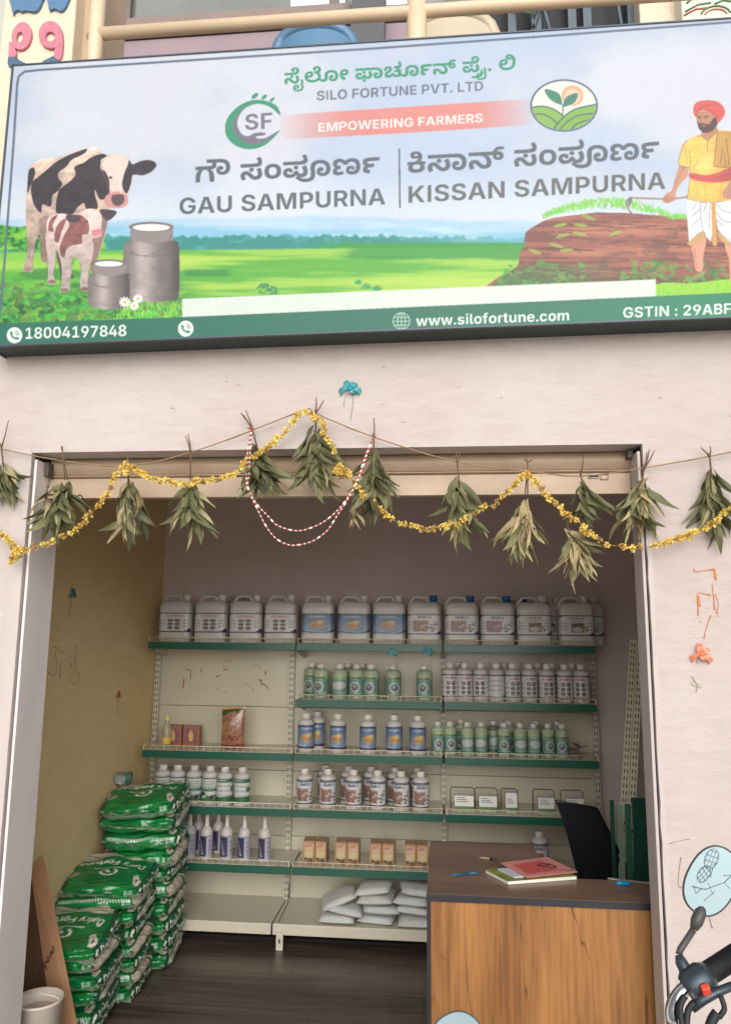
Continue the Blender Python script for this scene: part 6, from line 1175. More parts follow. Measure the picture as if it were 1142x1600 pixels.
def book(corners, z0, z1, M_c, M_p, name, label, extra=None):
    c0 = np.mean(corners, 0); t = thing(name, label, 'book' if 'book' in name else 'papers', (c0[0], c0[1], z0)); q = [(x - c0[0], y - c0[1]) for x, y in corners]
    MB().prism([(x * .985, y * .985) for x, y in q], .0012, z1 - z0 - .0012).build('pages', M_p, t); MB().prism(q, 0, .0012).build('back_cover', M_c, t); MB().prism(q, z1 - z0 - .0011, z1 - z0).build('cover', M_c, t); return t
M_pg2 = mat('page_white', (222, 220, 212), .7, .04, 60, stretch=(1, 1, 8)); M_gc = mat('cover_leaf_green', (128, 132, 62), .4, .45, 26); M_pk = mat('cover_pink', (206, 136, 128), .45, .1, 30)
book([(.155, .385), (.225, .262), (.470, .350), (.400, .470)], .7605, .773, M_gc, M_pg2, 'notebook', 'thick notebook with green mottled cover under the pink booklet')
book([(.200, .385), (.250, .300), (.330, .325), (.280, .415)], .7732, .777, mat('cover_grey', (186, 188, 196), .5, .05), M_pg2, 'thin_pad', 'thin grey white pad tucked under the pink booklet')
bk = book([(.215, .445), (.290, .290), (.475, .375), (.395, .545)], .7773, .780, M_pk, M_pg2, 'pink_booklet', 'pink booklet with red panel lying on top of the notebooks')
b0 = np.array(bk.location); toL = lambda a, b, z=.0031: (a - b0[0], b - b0[1], z)
MB().add([toL(.255, .425), toL(.300, .325), toL(.415, .385), toL(.365, .49)], [(0, 1, 2, 3)]).build('red_panel', mat('panel_red', (196, 84, 84), .45, .12, 30), bk)
MB().tube([toL(.345, .43, .0035), toL(.36, .455, .0035), toL(.385, .44, .0035), toL(.37, .415, .0035), toL(.345, .43, .0035), toL(.39, .40, .0035), toL(.41, .42, .0035), toL(.385, .455, .0035)], .0022, 4).build('print_mark', mat('print_dark', (60, 44, 50), .6), bk)
MB().box(*toL(.42, .39)[:1] * 1, toL(.46, .39)[0], toL(.42, .385)[1], toL(.42, .389)[1], .003, .0033).build('print_line', bpy.data.materials['print_dark'], bk)

# ------------------------------------------------------------------ feed bags
def bag_canvas(top=True):
    c = Canvas(0, 0, 100, 90, 4, (14, 112, 56)); q = random.Random(8)
    for k in range(60): c.ell(q.uniform(0, 100), q.uniform(0, 90), q.uniform(4, 16), q.uniform(1, 4), q.choice(((20, 130, 66), (10, 92, 46))), .5, q.uniform(-.6, .6), 10)
    # seen from the doorway: far side is small y.  cream bands far, lettering upside down, emblem, pale cow at near right
    c.poly([(0, 0), (100, 0), (100, 15), (80, 20), (55, 17), (30, 22), (0, 17)], (196, 184, 166)); c.line([(0, 8), (30, 12), (60, 7), (100, 9)], 1.6, (30, 96, 56), 1, True); c.line([(0, 14), (30, 19), (60, 13), (100, 15)], 1.2, (30, 96, 56), 1, True)
    seq = 'Dairy Fortune'; tot = sum(adv(s_) for s_ in seq); x = 0; em = 13.5
    for s_ in seq:
        mid = (x + adv(s_) / 2) / tot; ang = (mid - .5) * .9; bx = 50 - (mid - .5) * 84; by = 27 + 34 * (mid - .5) ** 2
        ux = np.array((-math.cos(ang), math.sin(ang) * .8)) * em; uy = np.array((math.sin(ang), math.cos(ang))) * em
        if s_ != ' ': c.textv([s_], (bx - ux[0] * adv(s_) / 2000, by - ux[1] * adv(s_) / 2000), ux, uy, (226, 226, 212))
        x += adv(s_)
    c.line([(30, 46), (70, 46)], 1.4, (206, 210, 190)); cx, cy = 50, 56
    c.line([(cx + 9 * math.cos(t), cy + 6.5 * math.sin(t)) for t in np.linspace(-.9, 3.2, 16)], 2.6, (228, 228, 216)); c.ell(cx - 1, cy - 1, 3, 2, (228, 228, 216), 1, .5); c.line([(cx - 8, cy - 4), (cx - 2, cy - 7)], 1.5, (228, 228, 216))
    c.poly([(82, 60), (88, 58), (92, 66), (99, 74), (98, 84), (90, 82), (86, 74), (84, 68)], (206, 198, 178)); c.poly([(88, 66), (92, 72), (90, 76)], (70, 74, 60)); c.line([(5, 84), (60, 88), (98, 86)], 1.2, (80, 160, 70), .8)
    c.poly([(2, 60), (12, 56), (20, 62), (14, 70), (4, 70)], (186, 180, 160), .8)
    c.blur(1); return c
def side_canvas(kind):
    c = Canvas(0, 0, 100, 22, 6, (20, 78, 48)); q = random.Random(4 + kind)
    if kind == 0:
        c.poly([(8, 17), (3, 14), (3, 8), (8, 4), (12, 6), (7, 9), (7, 13), (12, 15)], (216, 214, 200)); c.text('Dairy Fortune', (15, 15.5), (94, 15.5), 14.5, (218, 216, 202)); c.line([(15, 19), (60, 19)], 1, (170, 176, 150), .8)
    elif kind == 1:
        c.poly([(0, 2), (58, 0), (60, 22), (0, 22)], (182, 170, 152), smooth=False); c.line([(62, 0), (66, 11), (62, 22)], 3, (196, 186, 168), 1, True); c.line([(70, 0), (74, 11), (70, 22)], 2, (196, 186, 168), 1, True); c.line([(0, 12), (56, 13)], 1.4, (110, 104, 92), .8); c.line([(0, 19), (56, 20)], .8, (60, 90, 66), .8)
    else:
        c.poly([(20, 0), (44, 4), (80, 0), (90, 22), (12, 22)], (170, 164, 148)); c.text('Dairy Fortune', (10, 17), (96, 14), 12, (200, 200, 186)); c.line([(0, 6), (50, 3), (100, 8)], 2, (20, 70, 44))
    for k in range(12): c.line([(q.uniform(0, 100), 0), (q.uniform(0, 100), 22)], .8, (50, 60, 50), .35)
    c.blur(1); return c
def front_canvas(kind):
    c = Canvas(0, 0, 100, 26, 4, (12, 124, 58)); q = random.Random(14 + kind)
    for k in range(24): c.ell(q.uniform(0, 100), q.uniform(0, 26), q.uniform(6, 22), q.uniform(.6, 2.4), q.choice(((26, 150, 76), (8, 86, 44), (16, 110, 52))), .6, q.uniform(-.2, .2), 10)
    if kind == 0: c.poly([(0, 15), (40, 13), (100, 18), (100, 26), (0, 26)], (150, 158, 140), .75)
    if kind == 1:
        for k in range(26): c.poly([(8 + k * 3.4, 2), (10 + k * 3.4, 1.5), (10.6 + k * 3.4, 7), (9 + k * 3.4, 8)], (214, 220, 206), smooth=False)
    if kind == 2: c.line([(0, 12), (50, 14), (100, 20)], 2, (190, 190, 166), .9, True); c.line([(0, 20), (60, 21), (100, 25)], 1, (120, 170, 110), .8, True)
    c.blur(1); return c
BT = bag_canvas(); BS = [side_canvas(k) for k in range(3)]; BF = [front_canvas(k) for k in range(3)]
M_bag = vcol_mat('bag_film', rough=.23, spec=.75, bump=.35, bscale=26)
BL, BW, BH = .196, .178, .041       # half sizes: across, along, thickness
def bag_meshes(seed, sk, fk):
    """top / side / front sheets of one stuffed plastic bag, as one closed skin cut into coloured panels"""
    g = np.random.default_rng(seed); A_ = g.uniform(-1, 1, 12)
    def surf(u_, v_, w_):   # point on rounded box, u,v,w in -1..1 on the cube surface
        p = 5.0; n_ = (np.abs(u_) ** p + np.abs(v_) ** p + np.abs(w_) ** 2.4) ** (1 / p)
        x, y, z = u_ / n_, v_ / n_, w_ / n_ ** 1.6
        wr = .0026 * (np.sin(7 * x + A_[0] * 3 + 3 * y) + np.sin(9 * y + A_[1] * 4 - 5 * x) + np.sin(13 * x * y + A_[2] * 5)) + .0013 * np.sin(31 * x + 12 * y + A_[3] * 9) * np.abs(x) + .0013 * np.sin(33 * y - 9 * x + A_[4] * 9 + 6 * z)
        sag = .007 * np.sin(2.6 * x + A_[5] * 3) + .006 * np.sin(2.9 * y + A_[6] * 3)
        crown = 1 - .16 * (x * x + y * y) / 2
        return np.stack([BL * x * (1 + .035 * A_[7] * y) + wr * .9 * x, BW * y * (1 + .03 * A_[8] * x) + wr * .9 * y, BH * z * crown + wr * (np.abs(z) > .3) + sag * (.4 + .6 * np.abs(x * y) ** .3)], -1)
    L_ = np.linspace
    u_, v_ = L_(-1, 1, 70)[None, :], L_(-1, 1, 60)[:, None]
    top_ = grid_mesh('top_print', surf(u_ + 0 * v_, v_ + 0 * u_, np.ones((60, 70))), BT.sample(50 + 50 * u_ + 0 * v_, 45 - 45 * v_ + 0 * u_), M_bag)
    w_ = L_(-1, 1, 18)[:, None]; v1 = L_(-1, 1, 100)[None, :]
    side_ = grid_mesh('side_print', surf(np.ones((18, 100)), v1 + 0 * w_, w_ + 0 * v1), BS[sk].sample(50 + 50 * v1 + 0 * w_, 11 - 11 * w_ + 0 * v1), M_bag)
    u1 = L_(-1, 1, 90)[None, :]
    front_ = grid_mesh('front_print', surf(u1 + 0 * w_, -np.ones((18, 90)), w_ + 0 * u1), BF[fk].sample(50 + 50 * u1 + 0 * w_, 13 - 13 * w_ + 0 * u1), M_bag)
    back_ = grid_mesh('back_print', surf(-u1 + 0 * w_, np.ones((18, 90)), w_ + 0 * u1), BF[(fk + 1) % 3].sample(50 + 50 * u1 + 0 * w_, 13 - 13 * w_ + 0 * u1), M_bag)
    left_ = grid_mesh('side_print', surf(-np.ones((18, 100)), -v1 + 0 * w_, w_ + 0 * v1), BS[(sk + 1) % 3].sample(50 + 50 * v1 + 0 * w_, 11 - 11 * w_ + 0 * v1), M_bag)
    bot_ = grid_mesh('base_film', surf(-(L_(-1, 1, 30)[None, :] + 0 * L_(-1, 1, 24)[:, None]), L_(-1, 1, 24)[:, None] + 0 * L_(-1, 1, 30)[None, :], -np.ones((24, 30))), np.full((24, 30, 3), .08), M_bag)
    m = MB(); q = random.Random(seed); pr = None                                     # crimped seam ruffles at the ends
    for end in (-1, 1):
        vs = []; n_ = 26
        for k in range(n_ + 1):
            t = -1 + 2 * k / n_; x = BL * .93 * t; o_ = q.uniform(.006, .016); vs += [(x, end * BW * .975, q.uniform(-.006, .006)), (x + q.uniform(-.003, .003), end * (BW * .99 + o_), q.uniform(-.010, .012))]
        m.add(vs, [(2 * k, 2 * k + 1, 2 * k + 3, 2 * k + 2) for k in range(n_)], 0, True)
    for sx_, sy_ in ((1, -1), (1, 1), (-1, -1)):
        m.add([(sx_ * BL * .90, sy_ * BW * .80, .004), (sx_ * BL * .80, sy_ * BW * .93, -.004), (sx_ * (BL * .94), sy_ * (BW * .97), q.uniform(-.004, .008)), (sx_ * BL * .86, sy_ * BW * .86, .010)], [(0, 1, 2), (0, 2, 3), (1, 2, 3)], 0, True)
    seam = m.mesh('seam_ruffle', M_seam)
    return [('top_print', top_), ('side_print', side_), ('front_print', front_), ('back_print', back_), ('side_print', left_), ('base_film', bot_), ('seam_ruffle', seam)]
M_seam = mat('bag_seam', (120, 140, 112), .3, .4, 40, spec=.7)
KINDS_ = [bag_meshes(1, 0, 0), bag_meshes(2, 1, 1), bag_meshes(3, 2, 2), bag_meshes(4, 0, 1), bag_meshes(5, 0, 2), bag_meshes(6, 1, 0), bag_meshes(7, 0, 0), bag_meshes(8, 2, 2)]
def stack(cx, cy, layers, ztop, where, seq):
    hstep = ztop / layers
    for k in range(layers):
        kd = KINDS_[seq[k % len(seq)]]; z = hstep * (k + .5)
        lvl = ('topmost' if k == layers - 1 else 'bottom' if k == 0 else ORD[k] + ' from floor')
        t = thing('feed_bag', f"green plastic cattle feed bag, {lvl} in the {where} stack", 'feed bag', (cx + rnd.uniform(-.012, .012), cy + rnd.uniform(-.015, .015), z), 'stacked green feed bags by the left wall')
        t.rotation_euler = (R(5 + rnd.uniform(-1.5, 1.5) + (5 if k == layers - 1 else 0)), R(rnd.uniform(-2, 2)), R(rnd.uniform(-4, 4) + 4)); t.scale = (1, 1, hstep / .082 * 1.13)
        for nm, me in kd:
            o_ = link(nm, me, t)
            if nm == 'seam_ruffle': o_['kind'] = 'stuff'
stack(-1.492, 1.43, 10, .79, 'rear', [2, 0, 4, 7, 1, 6, 5, 3, 2, 0, 3])
stack(-1.535, 1.12, 8, .50, 'middle', [0, 1, 4, 5, 3, 7, 1, 6])
stack(-1.565, .79, 6, .37, 'front', [0, 3, 2, 6, 5, 4])
# plastic water bottle lying on the rear stack
p = PY(196, 1222, 1.5)
t = thing('plastic_bottle', 'crumpled clear plastic bottle with teal base lying on the rear bag stack', 'bottle', (p[0] - .02, 1.5, .835))
pr = [(0, 0), (.026, 0), (.031, .006), (.030, .03), (.032, .034), (.030, .05), (.032, .054), (.029, .075), (.02, .09), (.012, .10)]
m = MB().lathe(pr, 18); m.v = [(v_[2] - .05, v_[0], v_[1] + .0) for v_ in m.v]; m.build('body', mat('pet_clear', (196, 206, 204), .12, .02, trans=.85), t)
m = MB().lathe([(.0325, .002), (.0335, .008), (.0325, .016)], 18); m.v = [(.05 - v_[2], v_[0], v_[1]) for v_ in m.v]; m.build('teal_ring', mat('teal_plastic', (40, 110, 104), .3), t)
# cardboard carton and bucket
M_card = mat('cardboard', (164, 122, 88), .85, .1, 6, .3, 60); M_card_in = mat('cardboard_inside', (112, 84, 62), .9, .15, 6)
t = thing('cardboard_carton', 'tall flattened brown cardboard carton leaning inside the left jamb', 'carton', (-1.5, .6, 0), world=True)
a0, a1, b0_, b1_ = PY(47, 1352, .6), PY(66, 1336, .62), PY(82, 1600, .5), PY(119, 1600, .5)
def ext(pt, pb): k = (pt[2]) / (pt[2] - pb[2]); return pt + (pb - pt) * k
A0, A1 = ext(a0, b0_), ext(a1, b1_)
q_ = [a0, a1, A1, A0]; off = np.array((-.06, .30, .0))
MB().add([tuple(v_) for v_ in q_] + [tuple(v_ + np.array((.004, .004, 0))) for v_ in q_], [(0, 3, 2, 1), (4, 5, 6, 7), (0, 1, 5, 4), (1, 2, 6, 5), (2, 3, 7, 6), (3, 0, 4, 7)]).build('front_flap', M_card, t)
MB().add([tuple(a0 + np.array((-.002, .01, 0))), tuple(A0 + np.array((-.002, .01, 0))), tuple(A0 + np.array((-.26, .12, 0))), tuple(a0 + np.array((-.05, .12, .02)))], [(0, 3, 2, 1)]).build('inner_flap', M_card_in, t)
MB().tube([a0 + np.array((-.01, -.003, -.06)), a0 * .5 + a1 * .5 + np.array((.0, -.003, .0)), a1 + np.array((.005, -.003, -.09)), a0 + np.array((.0, -.003, -.15))], .0012, 4).build('string', mat('twine', (186, 160, 120), .8), t)
m = MB(); q2 = random.Random(12)
for k in range(16):
    f_ = k / 15; pz = PY(70 + 21 * f_, 1518 - 42 * f_, .55); pz = pz + np.array((0, -.03, 0)); m.tube([pz + np.array((q2.uniform(-.009, .009), 0, q2.uniform(-.009, .009))), pz + np.array((q2.uniform(-.012, .012), 0, q2.uniform(-.012, .012)))], .0016, 4)
m.build('ink_mark', mat('ink_dark', (60, 32, 34), .8), t, kind='stuff')
p = PY(60, 1585, .33); br = .082; zt = PY(60, 1577, .33 - br)[2]
t = thing('bucket', 'white plastic bucket standing by the cardboard carton', 'bucket', (p[0], .33, 0))
MB().lathe([(0, .002), (br * .8, .002), (br * .98, zt - .01), (br * 1.03, zt - .008), (br * 1.03, zt), (br * .97, zt), (br * .93, zt - .04), (br * .8, .03), (0, .03)], 28).build('pail', mat('bucket_white', (214, 202, 190), .4, .04), t)
MB().tube([(br * 1.02 * math.cos(a), -.01 + .5 * br * math.sin(a) * .0 - .02 * math.sin(a), zt + .028 * math.sin(a)) for a in np.linspace(0, math.pi, 16)], .003, 6).build('handle', mat('bucket_handle', (200, 194, 180), .4), t)
MB().lathe([(0, zt - .045), (br * .93, zt - .045)], 24).build('contents', mat('bucket_fill', (196, 178, 164), .8, .1, 30), t)
# ------------------------------------------------------------------ festive garlands on the front
YG = -.035
def leaf_mesh(seed, L=.095, W_=.0115):
    q = random.Random(seed); n = 9; vs = []; cur = q.uniform(-.6, .6); tw = q.uniform(-2.2, 2.2); fold = q.uniform(.2, .9); wig = q.uniform(0, 6)
    for i in range(n + 1):
        t = i / n; w_ = W_ * (math.sin(math.pi * t ** .75) ** .8 if 0 < t < 1 else 0.03); a = tw * t
        cy = cur * L * t * t; cx = .11 * L * (math.sin(wig + 3.2 * t) - math.sin(wig))
        for s_ in (-1, 0, 1):
            x = s_ * w_ * math.cos(fold); y = abs(s_) * w_ * math.sin(fold) + .4 * w_ * math.sin(8 * t + wig + 2 * s_)
            vs.append((cx + x * math.cos(a) - y * math.sin(a), cy + x * math.sin(a) + y * math.cos(a), -L * t))
    m = MB(); m.add(vs, [(3 * i + j, 3 * i + j + 1, 3 * i + j + 4, 3 * i + j + 3) for i in range(n) for j in (0, 1)], 0, True); return m
LCOL = [(114, 112, 78), (146, 138, 102), (102, 104, 72), (156, 140, 104), (90, 90, 68)]
LM = []
for i, cc_ in enumerate(LCOL):
    M_ = mat('leaf_%s' % ['olive', 'sage', 'green', 'dry', 'dark'][i], cc_, .6, .28, 22, .3, 90, spec=.35, stretch=(1, 1, .4))
    for s_ in range(4): LM.append(leaf_mesh(10 * i + s_, rnd.uniform(.085, .105), rnd.uniform(.008, .0145)).mesh('leaf', M_))
M_stem = mat('stem_brown', (106, 84, 66), .8, .2, 40); M_string = mat('jute_string', (150, 124, 92), .85, .2, 60)
def bunch(knot, tops, ext, nleaf, tone, label, stem_to=None):
    """knot and stem ends in photo pixels on the plane of the string; ext = (x0, x1, y0, y1) of the leaves"""
    K = PY(knot[0], knot[1], YG); t = thing('leaf_bunch', label, 'leaf bunch', K, 'dried leaf bunches hung along the string')
    L = lambda x, y, d=0: tuple(PY(x, y, YG + d) - K)
    for tp_ in tops: MB().tube([(0, 0, 0), tuple(np.array(L(*tp_)) * .5 + np.array((.002, 0, 0))), L(*tp_)], [.0028, .0022, .0016], 5).build('stem', M_stem, t)
    x0, x1, y0, y1 = ext; base = stem_to or knot; cx = (x0 + x1) / 2
    if stem_to:
        for o_ in (-2, 2): MB().tube([(0, 0, 0), L(stem_to[0] + o_, stem_to[1])], .0022, 5).build('stem', M_stem, t)
    else: MB().tube([(0, 0, 0), L(knot[0] * .6 + cx * .4, knot[1] * .4 + (y0 * .6 + y1 * .4) * .6)], .003, 5).build('stem', M_stem, t)
    m = MB().tube([(.004 * math.cos(a), .004 * math.sin(a), .001 * k) for k, a in enumerate(np.linspace(0, 12, 16))], .0013, 4); m.build('tie', M_string, t)
    Hh = (y1 - y0)
    nleaf = int(nleaf * 1.3)
    for i in range(nleaf):
        f = (i + .5) / nleaf; row = f ** .8
        sx_ = base[0] + (cx - base[0]) * row * .7 + rnd.uniform(-.08, .08) * (x1 - x0); sy_ = y0 + Hh * .56 * row * rnd.uniform(.75, 1.0)
        side = rnd.uniform(-1, 1); side = math.copysign(abs(side) ** .6, side); ty = min(y1, sy_ + Hh * rnd.uniform(.36, .66)); tx = cx + side * (x1 - x0) * .43 * min(1, .55 + .6 * rnd.random())
        a = PY(sx_, sy_, YG + rnd.uniform(-.012, .02)) - K; b = PY(tx, ty, YG + rnd.uniform(-.03, .02)) - K
        d = Vector(b - a); ln = d.length; zq = d.to_track_quat('-Z', 'Y')
        o = link('leaf', LM[rnd.choice(tone) * 4 + rnd.randrange(4)], t); sc = max(.62, min(1.25, ln / .088)); o.location = a
        o.rotation_mode = 'QUATERNION'; o.rotation_quaternion = zq @ Matrix.Rotation(rnd.uniform(-1.3, 1.3) if i % 3 else rnd.uniform(-3, 3), 3, 'Z').to_quaternion(); o.scale = (sc * rnd.uniform(.85, 1.2), sc, sc)
    return t
bunch((3, 700), [(14, 657), (-4, 685)], (-40, 62, 722, 796), 20, (0, 1, 2), 'pale green leaf bunch cut by the left edge of the photo')
bunch((98, 703), [(96, 699)], (46, 134, 745, 860), 30, (0, 1, 2, 2), 'leaf bunch over the left door jamb with a long bare stem', (104, 750))
bunch((75, 763), [(76, 757)], (42, 92, 768, 824), 9, (1, 3), 'small drooping khaki leaf sprig left of the long stemmed bunch')
bunch((200, 716), [(200, 707)], (146, 262, 744, 868), 30, (1, 3, 4, 0), 'dry curled leaf bunch under the first flower peak from the left')
bunch((298, 707), [(290, 681), (294, 678)], (256, 341, 748, 856), 26, (0, 1, 2), 'fresh green leaf bunch with two crossed stems, left of the bead garland')
bunch((395, 672), [(376, 645), (384, 641), (380, 648)], (378, 454, 690, 788), 26, (2, 4, 0), 'dark green leaf bunch behind the left end of the bead garland')
bunch((493, 646), [(494, 620), (506, 625)], (446, 546, 662, 800), 34, (2, 0, 1, 2), 'largest leaf bunch, hung from the highest point of the string')
bunch((584, 683), [(584, 653)], (545, 620, 700, 834), 32, (2, 4, 0), 'dark leaf bunch at the right end of the bead garland')
bunch((553, 782), [(556, 776)], (542, 568, 782, 824), 7, (1, 3), 'small pale sprig dangling left of the right bead garland end')
bunch((714, 722), [(711, 704), (718, 706)], (676, 772, 742, 864), 30, (1, 0, 3, 2), 'leaf bunch hanging between the bead garland and the middle of the right bay')
bunch((824, 722), [(818, 718), (832, 718)], (762, 862, 776, 892), 30, (3, 1, 0), 'dry twisted leaf bunch under the right flower peak', (822, 772))
bunch((907, 742), [(911, 709)], (890, 944, 748, 818), 20, (2, 0, 2), 'fresh pointed leaf bunch on a pale string near the shutter lock')
bunch((886, 822), [(888, 812)], (868, 942, 824, 906), 28, (3, 1, 3, 0), 'crinkled grey green bunch, lowest of all, below the fresh pointed one')
bunch((1006, 732), [(1014, 702), (1022, 704), (1010, 706)], (938, 1044, 744, 848), 34, (1, 0, 3, 2), 'wide olive leaf bunch over the top right door corner')
bunch((1108, 714), [(1094, 699), (1109, 697)], (1075, 1165, 725, 882), 34, (0, 2, 1, 4), 'large leaf bunch on the right wall at the edge of the photo')

def pts3(L, Y=YG): return [PY(x, y, Y) for x, y in L]
sp = spline([(-30, 698), (3, 702), (98, 720), (200, 728), (298, 707), (395, 672), (478, 640), (493, 646), (584, 683), (714, 722), (824, 736), (907, 744), (1006, 731), (1108, 713), (1180, 698)], False, 3)
st_ = MB().tube(pts3(sp, YG + .004), .0022, 6); st_.tube([p + np.array((0, .003, .0015 * math.sin(2.1 * i))) for i, p in enumerate(pts3(sp, YG + .004))], .0012, 4)
tag(st_.build('garland_string', M_string, origin='auto'), 'brown jute string carrying the leaf bunches across the doorway', 'string')
# chrysanthemum garland
def blossom(seed, col):
    q = random.Random(seed); m = MB()
    for k in range(26):
        d = Vector((q.gauss(0, 1), q.gauss(0, 1), q.gauss(0, 1))).normalized(); r_ = q.uniform(.009, .0155); s_ = d.orthogonal().normalized(); s_ = (Matrix.Rotation(q.uniform(0, 6.28), 3, d) @ s_); u_ = d.cross(s_)
        w_ = .0042; b_ = d * .002; mid = d * r_ * .6 + u_ * .001; tip = d * r_ + u_ * q.uniform(-.003, .003)
        m.add([b_, mid + s_ * w_, tip + s_ * w_ * .4, tip - s_ * w_ * .4, mid - s_ * w_], [(0, 1, 2, 3, 4)], 0, True)
    return m.mesh('blossom', col)
MY = [mat('petal_yellow', (232, 208, 112), .6, .18, 60), mat('petal_gold', (222, 190, 92), .65, .2, 60), mat('petal_dry', (190, 156, 88), .75, .25, 60)]
BM = [blossom(s_, MY[s_ % 3 if s_ % 5 else 0]) for s_ in range(8)]
Z6 = lambda L: [(x / 2.855, y / 2.855 + 560) for x, y in L]; Z7 = lambda L: [(x / 2.855 + 360, y / 2.855 + 560) for x, y in L]; Z8 = lambda L: [(x / 2.855 + 742, y / 2.855 + 560) for x, y in L]
path = Z6([(-60, 740), (0, 780), (60, 830), (110, 860), (145, 840), (190, 840), (250, 810), (310, 780), (370, 735), (420, 680), (460, 630), (495, 580), (510, 530), (560, 480), (610, 490), (650, 525), (720, 545), (790, 560), (850, 560), (950, 545), (1040, 520), (1090, 490)]) + \
       Z7([(60, 460), (100, 440), (150, 410), (200, 370), (250, 325), (285, 280), (310, 245), (340, 235), (380, 260), (410, 280), (420, 340), (450, 385), (465, 415), (490, 480), (520, 510), (550, 550), (575, 590), (600, 625), (640, 640), (715, 720), (800, 745), (870, 765), (950, 750), (1020, 735), (1080, 700)]) + \
       Z8([(0, 690), (40, 660), (85, 655), (120, 610), (170, 575), (210, 530), (250, 530), (280, 560), (300, 600), (370, 655), (410, 700), (460, 725), (500, 770), (530, 795), (590, 830), (680, 845), (760, 845), (840, 825), (900, 800), (970, 785), (1060, 735), (1110, 690), (1180, 650), (1240, 610)])
gl = thing('flower_garland', 'yellow dried chrysanthemum garland looping across the doorway over the leaf bunches', 'garland', PY(571, 760, YG - .03))
g0 = np.array(gl.location); W3 = [PY(x, y, YG - .032) for x, y in path]
MB().tube([p - g0 for p in W3], .0012, 4).build('thread', M_string, gl)
def drop(p, r_=1.0):
    o = link('blossom', rnd.choice(BM), gl); o.location = p - g0 + np.array((rnd.uniform(-.004, .004), rnd.uniform(-.01, .006), rnd.uniform(-.004, .004))); o.rotation_euler = (rnd.uniform(0, 6), rnd.uniform(0, 6), rnd.uniform(0, 6)); s_ = rnd.uniform(.75, 1.1) * r_; o.scale = (s_, s_, s_)
acc = 0; step = .0165
for a, b in zip(W3[:-1], W3[1:]):
    L = np.linalg.norm(b - a); t = acc
    while t < L:
        drop(a + (b - a) * t / L)
        t += step * rnd.uniform(.7, 1.35) * (2.2 if rnd.random() < .05 else 1)
    acc = t - L
for (x, y, n_) in ((30, 868, 5), (26, 858, 4), (200, 728, 5), (213, 736, 4), (190, 740, 2), (822, 744, 5), (838, 752, 3), (533, 736, 4), (541, 742, 4), (918, 830, 3), (497, 652, 3), (1070, 838, 3), (24, 876, 3)):
    for _ in range(n_): drop(PY(x + rnd.uniform(-9, 9), y + rnd.uniform(-4, 4), YG - .032))
# bead garland
bg_ = thing('bead_garland', 'red and white bead garland hanging in a double loop', 'garland', PY(470, 800, YG - .045)); b0 = np.array(bg_.location)
M_red = mat('bead_red', (186, 76, 72), .35, .05); M_wh = mat('bead_white', (232, 222, 212), .35, .03)
mr, mw, mt = MB(), MB(), MB()
for ln in ([(92, 320), (80, 400), (74, 480), (72, 560), (95, 615), (130, 665), (170, 705), (210, 745), (290, 769), (360, 756), (430, 720), (490, 665), (530, 610), (560, 560), (585, 500), (605, 440), (625, 390), (640, 352)],
           [(96, 318), (90, 400), (84, 500), (80, 580), (120, 670), (160, 750), (200, 800), (240, 825), (285, 834), (350, 822), (400, 795), (440, 758), (480, 695), (520, 635), (550, 575), (575, 520), (590, 470), (612, 410), (635, 354)]):
    P3_ = [PY(x, y, YG - .045) - b0 for x, y in spline(Z7(ln), False, 5)]; mt.tube(P3_, .0006, 3)
    cum = [0]
    for a, b in zip(P3_[:-1], P3_[1:]): cum.append(cum[-1] + np.linalg.norm(b - a))
    s_ = 0; k = 0; pt = lambda s__: np.array([np.interp(s__, cum, [p[i] for p in P3_]) for i in range(3)])
    while s_ < cum[-1] - .02:
        big = k % 8 == 7; r_, l_ = ((.0034, .0135) if big else (.0028, .0066)) if k % 2 else (.0026, .0075)
        a, b = pt(s_), pt(s_ + l_); (mw if k % 2 else mr).tube([a, a + (b - a) * .2, a + (b - a) * .8, b], [r_ * .5, r_, r_, r_ * .5], 6); s_ += l_ + .0008; k += 1
mr.build('red_beads', M_red, bg_, kind='stuff'); mw.build('white_beads', M_wh, bg_, kind='stuff'); mt.build('thread', M_string, bg_)
for x, y in ((90, 315), (640, 350)):
    m = MB(); c_ = PY(*Z7([(x, y)])[0], YG - .042) - b0
    for k in range(6): m.tube([c_, c_ + np.array((rnd.uniform(-.01, .01), rnd.uniform(-.006, .0), rnd.uniform(-.02, .012)))], .0016, 4)
    m.build('tassel', M_red, bg_)

